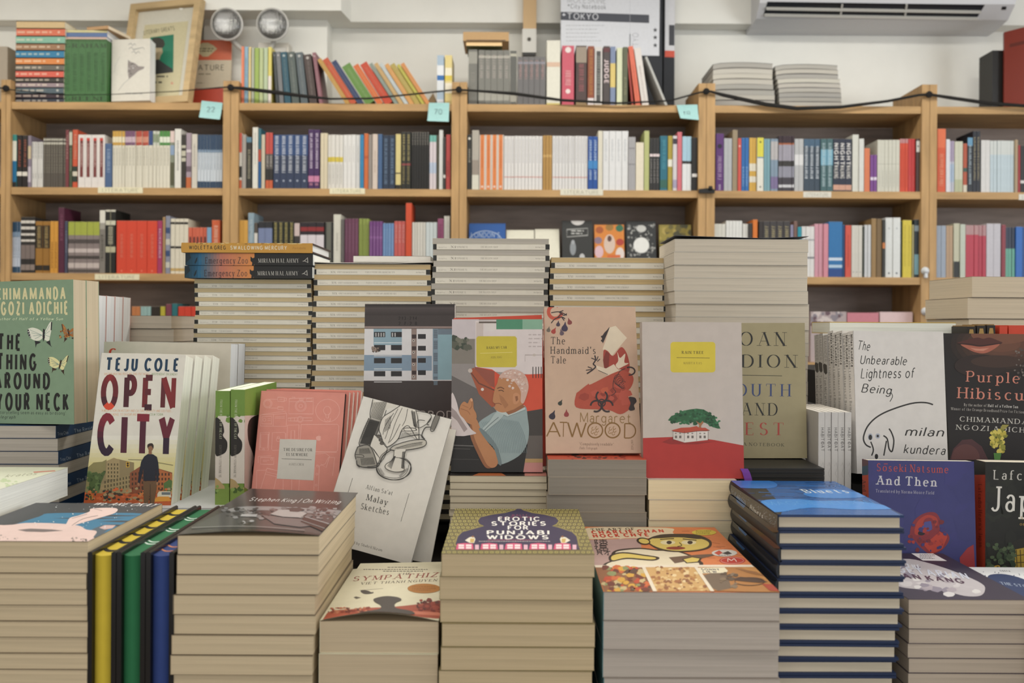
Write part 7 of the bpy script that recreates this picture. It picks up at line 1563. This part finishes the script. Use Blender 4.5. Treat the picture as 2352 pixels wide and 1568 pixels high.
pile('novel', 'book', 'pile under the collage figure cover', 1259, 1485, 1.04, 1055, 6, .0205, .16, 'a89c8c', '777168', st('of grey edged books under the red-robed collage cover'), topart=maidtop, toplabel='grey edged book with a red cover, topmost under the collage figure', zmin=.97, seed=15, spine='L', quad=[(1250, 1062), (1262, 1030), (1472, 1030), (1492, 1062)])
def rain(a):
    a.rect(1465, 730, 1715, 1105, 'bcb1a8'); a.poly([(1465, 1006), (1520, 1004), (1580, 1002), (1640, 1010), (1715, 1024), (1715, 1110), (1465, 1110)], 'a8302a'); a.poly([(1520, 1015), (1545, 1004), (1580, 1016), (1650, 1013), (1600, 1020), (1540, 1020)], '8c2824')
    a.poly([(1534, 965), (1542, 955), (1556, 950), (1566, 944), (1584, 940), (1600, 938), (1616, 940), (1630, 948), (1642, 960), (1650, 974), (1655, 984), (1648, 984), (1636, 980), (1624, 972), (1610, 968), (1590, 970), (1570, 968), (1550, 970)], '2c5a38'); a.blobs(1536, 940, 1652, 984, 150, ['234c2e', '39704a', '2f6440', '1d4028'], 2, 5, 4, .8, lambda x, y: (y - 938) > ((x - 1595) ** 2) * .0065 and y < 974 + max(0, (x - 1620)) * .3)
    a.poly([(1604, 985), (1606, 976), (1598, 966), (1608, 972), (1614, 966), (1616, 970), (1610, 978), (1612, 988)], '9c6a44')
    a.poly([(1542, 988), (1564, 982), (1585, 981), (1600, 978), (1606, 982), (1620, 982), (1630, 988), (1600, 996), (1560, 994)], 'b04a34'); a.poly([(1544, 990), (1572, 994), (1572, 1016), (1546, 1008)], 'c8c0b8'); a.poly([(1572, 994), (1600, 990), (1626, 990), (1626, 1010), (1600, 1013), (1572, 1016)], 'd2cac2')
    for x in (1550, 1560, 1578, 1588, 1606, 1616): a.rect(x, 1000, x + 5, 1006, '6c645e'); a.rect(x, 993.5, x + 4, 996.5, '8c847c')
    for x in (1546, 1572, 1600, 1626): a.line([(x, 990), (x, 1012)], .8, '4c4440')
    a.line([(1544, 990), (1572, 994), (1600, 990), (1630, 988)], .9, '5c2c24')
    a.rrect(1540, 785, 1643, 855, 7, 'cdb93c'); a.text('RAIN TREE', (1566, 812), (1616, 812.3), 6, '4a3e1c', 'brom'); a.line([(1554, 821), (1630, 822)], 1, '5c4e22'); a.text('MAHITA VAS', (1570, 836), (1612, 836.3), 5, '7c6a2c', 'serif')
cover_book('novel', 'white and red paperback with a tree over a red-roofed house', 'book', [(1476, 741), (1707, 738), (1705, 1101), (1476, 1096)], 1.05, 1.066, .019, 'bcb1a8', '8c867e', rain, spine='L', spc='a8a098')
pile('paperback', 'book', 'pile under the tree and house cover', 1489, 1692, 1.04, 1101, 4, .0236, .16, 'c8beb0', 'c0b295', st('of cream books under the tree and house cover'), zmin=.97, seed=17, spine='R')
def joan(a):
    a.rect(1590, 730, 1865, 1065, '9a8f6e'); k_ = '23221e'
    for s_, x0, x1, y, h, c in (('JOAN', 1672, 1804, 794, 31, k_), ('DIDION', 1648, 1829, 844, 29, k_), ('SOUTH', 1658, 1815, 910, 28, '37446c'), ('AND', 1704, 1786, 954, 28, k_), ('WEST', 1668, 1801, 999, 28, 'a8443a')): a.text(s_, (x0, y - 1), (x1, y), h, c, 'didone')
    a.line([(1640, 860), (1796, 863)], 1.2, k_); a.text('FROM A NOTEBOOK', (1662, 1022), (1801, 1025), 7, '4a4636', 'serif')
cover_book('hardback', 'olive tan hardback with tall thin black, blue and red capitals', 'book', [(1604, 743), (1853, 740), (1849, 1053), (1602, 1051)], 1.132, 1.14, .018, '9a8f6e', 'bdb4a0', joan)
d = 1.06; base = None
for i in range(3):
    z = P(1800, 1074, d).z - .0058 * (i + 1); M = lie(X(1702, d), d + .001 * i, z - .0003, -.01 * (i - 1)); lab = f"{ORD[i]} from the top of three thin black notebooks under the olive tan hardback"
    if base is None: base = mk_book('notebook', lab, 'book', M, X(1896, d) - X(1702, d), .17, .0054, '1f1e1d', '2c2a28', 'thin black notebooks', spine='F', ct=.0016, art=None)
    else: dup(base, M, lab)
m = MB(); pp = [P(1709, 1076, 1.05), P(1714, 1085, 1.048), P(1718, 1098, 1.046), P(1721, 1112, 1.045)]; b0 = pp[0].copy(); hw = Vector((.0045, 0, 0))
for i in range(3):
    for o_ in (0, .0007): q = [pp[i] - b0 - hw, pp[i] - b0 + hw, pp[i + 1] - b0 + hw, pp[i + 1] - b0 - hw]; m.poly([v + Vector((0, o_, 0)) for v in (q if not o_ else q[::-1])], '6c3c8c', 'cloth')
tag(m.build('ribbon', M=Matrix.Translation(b0)), 'purple marker ribbon hanging from the thin black notebooks', 'ribbon')
def being(a):
    a.smooth = 1
    K = '2c2a28'
    for s_, x0, y0, x1, y1, h in (('The', 1968, 802, 1997, 805, 20), ('Unbearable', 1975, 835, 2082, 838, 19), ('Lightness of', 1977, 868, 2100, 867, 22), ('Being', 1978, 900, 2046, 905, 19)): a.text(s_, (x0, y0), (x1, y1), h, K, 'hand')
    a.line([(2046, 900), (2050, 910), (2044, 922)], 1.6, K)
    a.line([(2143, 929), (2130, 925), (2112, 924), (2090, 927), (2060, 936), (2030, 948), (2008, 962), (1992, 980), (1984, 1000), (1984, 1012), (1990, 1022), (2000, 1027)], 3.4, K)
    a.ell(1999, 1003, 5.5, 8, 'a4a8b4'); a.ell(1999, 1004, 4, 6, K); a.ell(2016, 1001, 5.5, 6, 'a4a8b4'); a.ell(2016, 1001, 2.6, 3, K)
    a.line([(2000, 1014), (2006, 1032), (2002, 1046)], 3, K); a.line([(2029, 1000), (2038, 1008), (2042, 1030), (2049, 1036), (2053, 1012), (2048, 994), (2042, 984)], 3.2, K); a.line([(2036, 1012), (2030, 1046)], 3, K); a.ell(2013, 1048, 4, 6, K)
    a.text('milan', (2078, 1000), (2166, 1002), 20, K, 'hand'); a.text('kundera', (2075, 1040), (2170, 1044), 20, K, 'hand')
def kspine(t1, t2, y0=0):
    def f(a):
        a.text(t1, (1953.5, 768), (1955.5, 842), 6, '33312f', 'bold', (4.6, -.3)); a.text(t2, (1947.5, 768), (1952.5, 948), 6, '6a6764', 'serif', (4.6, -.3))
    return f
q = [(1960, 761), (2164, 764), (2182, 1092), (1968, 1090)]
o, ex, ey, ez, w, h = stand(q, 1.12, 1.138); tk_ = .0185; base = None; rb = None
for i in range(8):
    M = frame(o - ez * tk_ + back_dir(ez) * (tk_ * i) + ex * (.0006 * math.sin(i * 2)) + ey * (.0012 * math.cos(i * 3)), ex, ey, ez)
    if i == 0:
        mk_book('novel', 'white paperback with a handwritten title and a line drawn dog', 'book', M, w, h, tk_ - .0005, 'd0cbc6', 'c8c2b6', 'white spined paperbacks', art=being, quad=q, side=kspine('Milan Kundera', 'The Unbearable Lightness of Being'), spine='L')
    elif i < 5:
        lab = f"{ORD[i - 1]} copy with bold spine lettering behind the line drawn dog paperback"
        if base is None:
            base = mk_book('novel', lab, 'book', frame(o - ez * tk_, ex, ey, ez), w, h, tk_ - .0005, 'c6c1bb', 'c8c2b6', 'white spined paperbacks', side=kspine('Milan Kundera', 'The Unbearable Lightness of Being'), spine='L'); base.matrix_world = M
        else: dup(base, M, lab)
    else:
        lab = f"{ORD[i - 5]} white spine with a black mark and thin capitals beyond the dog paperback copies"
        if rb is None:
            def rem(a): a.text('REMAINDER', (1950, 770), (1952, 836), 9, '7c7976', 'sans2', (7, -.4)); a.poly([(1949, 844), (1952, 840), (1959, 844), (1960, 864), (1956, 868), (1951, 862)], '33302e'); a.text('Tom McCarthy', (1951.5, 874), (1954, 946), 8, '5c5a58', 'sans', (6, -.4))
            rb = mk_book('novel', lab, 'book', frame(o - ez * tk_, ex, ey, ez), w, h - .004, tk_ - .0005, 'c2beb9', 'c8c2b6', 'white spined paperbacks beyond', side=rem, spine='L'); rb.matrix_world = M
        else: dup(rb, M, lab)
d = 1.10; base = None
for i in range(5):
    xl = X(1881 + i * 15.3, d); t = 15 * d / F; M = frame(Vector((xl, d + .0008 * (i % 2), .956)), Vector((0, 1, 0)), Vector((0, 0, 1)), Vector((1, 0, 0))); hh = P(1915, 946, d).z - .9562
    lab = f"{ORD[i]} of five slim white spines lettered in small black capitals below the dog paperback copies"
    if base is None:
        def hab(a): a.text('HABIT@AT', (1886, 982), (1886.5, 1036), 7, '4a4846', 'sans', (6.5, 0)); a.line([(1886, 1070), (1890, 1062), (1893, 1074), (1888, 1086), (1891, 1096)], .7, 'a4a09c')
        base = mk_book('paperback', lab, 'book', M, .115, hh, t - .0004, 'c3bfba', 'bdb8b0', 'slim white lettered spines', spine='L', side=hab)
    else: dup(base, M, lab)
mk_book('novel', 'white book with yellow boards lying behind the dog paperback', 'book', lie(P(1903, 752, 1.34).x, 1.335, P(2050, 739, 1.34).z - .018), X(2192, 1.34) - X(1903, 1.34), .08, .0175, 'c9a53c', 'd0cabc', spine='F', ct=.001)
def purple(a):
    a.smooth = 1
    a.rect(2150, 755, 2440, 1060, '1c1716')
    for i in range(8): a.ell(2300, 790, 128 - i * 12, 74 - i * 8, mixc('1c1512', '6d4634', i / 8), n=32)
    a.ell(2300, 768, 70, 22, '6d4634'); a.ell(2252, 840, 60, 26, '2a1e1a'); a.ell(2290, 830, 60, 14, '3c2a22')
    a.poly([(2198, 788), (2222, 780), (2245, 775), (2258, 778), (2272, 775), (2290, 781), (2302, 788), (2272, 795), (2250, 797), (2225, 794)], '4a2620'); a.poly([(2206, 791), (2228, 793), (2250, 796), (2275, 793), (2296, 790), (2282, 802), (2262, 811), (2240, 809), (2222, 801)], '9c5a48'); a.poly([(2228, 799), (2250, 801), (2272, 799), (2258, 806), (2240, 805)], 'b87c68'); a.line([(2200, 789), (2226, 790), (2250, 794), (2276, 791), (2300, 788)], 2, '2c1613')
    a.text('Purple', (2220, 876), (2342, 880), 24, 'bf7a68', 'serif'); a.text('Hibiscus', (2200, 914), (2372, 920), 25, 'bf7a68', 'serif')
    a.text('By the author of', (2214, 932), (2266, 934), 6, 'b4ada6', 'roman'); a.text('Half of a Yellow Sun', (2269, 934), (2338, 937), 6, 'ccc6c0', 'brom'); a.text('Winner of the Orange Broadband Prize for Fiction', (2184, 941), (2352, 949), 6, 'a8a29c', 'roman')
    a.text('CHIMAMANDA', (2204, 967), (2360, 974), 11, 'bdb8b0', 'serif'); a.text('NGOZI ADICHIE', (2196, 986), (2375, 994), 11, 'bdb8b0', 'serif')
    a.poly([(2180, 1060), (2190, 1030), (2210, 1010), (2232, 1008), (2255, 1025), (2272, 1060)], '4a2c2e'); a.ell(2218, 1052, 32, 32, '5c3836'); a.blobs(2276, 990, 2310, 1046, 60, ['b0a040', 'c8b858', '7c7a2c', '8c8a38'], 3, 7, 6, 1, lambda x, y: abs(x - 2293 + (y - 1010) * .1) < 16); a.poly([(2282, 1040), (2300, 1040), (2296, 1060), (2284, 1060)], '4c7a38'); a.poly([(2294, 990), (2302, 975), (2318, 975), (2308, 986)], '8c8440')
    a.blobs(2330, 800, 2352, 870, 24, ['4c4440', '6a625c'], 1.5, 3, 9)
cover_book('novel', 'black paperback with a close view of lips and salmon serif lettering', 'book', [(2162, 765), (2440, 768), (2462, 1058), (2184, 1055)], 1.14, 1.163, .02, '1c1716', 'b0a090', purple)
def then(a):
    a.smooth = 1
    a.rect(1985, 1045, 2250, 1320, '38396c'); a.blobs(1990, 1060, 2240, 1310, 40, ['37386a', '39396e'], 12, 36, 3, 1)
    a.text('Soseki Natsume', (2013, 1081), (2178, 1086), 17, 'ad4a44', 'roman'); a.line([(2030, 1065), (2039, 1065)], 1.5, 'ad4a44'); a.text('And Then', (2013, 1112), (2150, 1117), 20, 'c2bfc4', 'brom'); a.text('Translated by Norma Moore Field', (2011, 1130), (2145, 1135), 7, 'a8a6b4', 'roman')
    a.poly([(2090, 1225), (2096, 1200), (2112, 1184), (2132, 1176), (2150, 1178), (2160, 1195), (2158, 1212), (2176, 1225), (2180, 1240), (2164, 1262), (2140, 1272), (2120, 1262), (2100, 1240)], '7c2c34'); a.poly([(2100, 1222), (2108, 1196), (2130, 1182), (2152, 1190), (2150, 1210), (2140, 1190), (2124, 1192), (2116, 1212), (2108, 1228)], 'a03a30'); a.poly([(2116, 1212), (2124, 1198), (2138, 1196), (2142, 1214), (2128, 1224)], '4a4a84'); a.poly([(2120, 1250), (2140, 1236), (2158, 1220), (2176, 1232), (2164, 1260), (2140, 1272)], 'a83c30'); a.ell(2116, 1224, 8, 5, '241c24'); a.blobs(2080, 1190, 2172, 1268, 40, ['6a2830', '8c3030', '3c3468', '9c3834'], 2, 7, 5, 1, lambda x, y: (x - 2130) ** 2 / 2100 + (y - 1226) ** 2 / 1900 < 1)
    a.poly([(2236, 1250), (2222, 1258), (2204, 1280), (2206, 1300), (2216, 1312), (2240, 1314)], '8f3034')
def thenspine(a):
    a.rect(1970, 1040, 1995, 1080, '6a4a50'); a.rect(1970, 1086, 1998, 1320, 'bf4a30'); a.poly([(1976, 1072), (1994, 1068), (1994, 1090), (1976, 1092)], '3c5a6c'); a.text('And Then', (1981, 1102), (1985, 1170), 8, '4c2018', 'brom', (7, 0))
cover_book('novel', 'dark blue paperback with red brushwork and a grey serif title', 'book', [(1994, 1056), (2240, 1060), (2240, 1314), (1998, 1312)], 1.037, 1.046, .0185, '38396c', 'c8c0b0', then, spine='L', spc='bf4a30', side=thenspine)
def japan(a):
    a.rect(2255, 1050, 2530, 1320, '1f1f1c'); a.blobs(2268, 1080, 2420, 1310, 90, ['21221e', '1c1d1a', '24261f'], 8, 26, 4); a.text('Lafcadio', (2282, 1100), (2412, 1104), 21, 'bcb8b0', 'roman'); a.text('Japan', (2276, 1172), (2440, 1178), 56, 'd0ccc4', 'roman'); a.text('An anthology', (2342, 1192), (2420, 1195), 7, 'a88848', 'roman'); a.text('on the country', (2342, 1206), (2430, 1209), 7, 'a88848', 'roman')
    a.poly([(2296, 1262), (2340, 1238), (2420, 1226), (2420, 1262), (2330, 1268)], '262420'); a.poly([(2328, 1262), (2400, 1248), (2400, 1310), (2332, 1308)], 'a08430')
    for i in range(6): a.line([(2334 + i * 9, 1262), (2336 + i * 9, 1306)], 2, '4a3c1c')
    a.line([(2328, 1276), (2400, 1268)], 2, '4a3c1c'); a.line([(2330, 1292), (2400, 1288)], 2, '4a3c1c'); a.ell(2288, 1302, 9, 4, 'b08a30', -15); a.blobs(2266, 1250, 2330, 1304, 46, ['3c4a34', '2c3a2a', '4c5a40'], 3, 8, 7)
def japanspine(a): a.rect(2230, 1040, 2275, 1092, '23211e'); a.rect(2230, 1090, 2275, 1330, 'a83c28'); a.text("Lafcadio Hearn's Japan", (2247, 1112), (2249, 1256), 8, '5c2018', 'roman', (8, 0))
cover_book('novel', 'black paperback with large pale letters and a yellow pavilion, red spine', 'book', [(2264, 1060), (2520, 1065), (2520, 1316), (2262, 1312)], 1.037, 1.041, .024, '1f1f1c', 'c0b8a8', japan, spine='L', spc='a83c28', side=japanspine)
# far right: beige stack, dark and red books behind
d = 1.45; base = None
for i in range(4):
    z = P(2290, 634, d).z - .0345 * (i + 1); M = lie(X(2232, d) - (0, .006, .003, .002)[i], d + .002 * i, z, .03); lab = f"{ORD[i]} from the top in the thick beige stack at the back near the rightmost bookcase"
    if base is None:
        base = mk_book('novel', lab, 'book', M, .19, .14, .0338, '9a8f80', 'a89c88', 'thick beige stack', spine='R')
    else: dup(base, M, lab)
d = 1.28
for i, (a0, a1_, y, c) in enumerate(((2221, 2241, 749, '2a2420'), (2244, 2264, 747, '2a2420'), (2267, 2286, 746, '2a2420'), (2296, 2314, 748, 'c8442c'), (2317, 2358, 746, 'c8442c'))):
    m = MB(); w_ = X(a1_, d) - X(a0, d); h_ = P(a0, y, d).z - 1.0508; m.box((0, 0, 0), (w_, .045, h_), c)
    if i < 3: m.poly([(w_ * .2, -.0003, h_ - .012), (w_ * .8, -.0003, h_ - .012), (w_ * .7, -.0003, h_ - .004), (w_ * .3, -.0003, h_ - .004)], 'a8874c'); m.box((.001, .001, h_), (w_ - .001, .044, h_ + .0015), '8c6c3c')
    else: m.poly([(w_ * .7, -.0003, h_ - .03), (w_, -.0003, h_ - .03), (w_, -.0003, h_ - .016), (w_ * .7, -.0003, h_ - .02)], 'd0a868')
    lab = f"{ORD[i]} of three dark gilt topped volumes peeping over the lips paperback" if i < 3 else f"{('narrow', 'wide')[i - 3]} red volume peeping over the lips paperback"
    tag(m.build('volume', M=lie(X(a0, d), d, 1.0504)), lab, 'book', 'dark gilt volumes' if i < 3 else None)
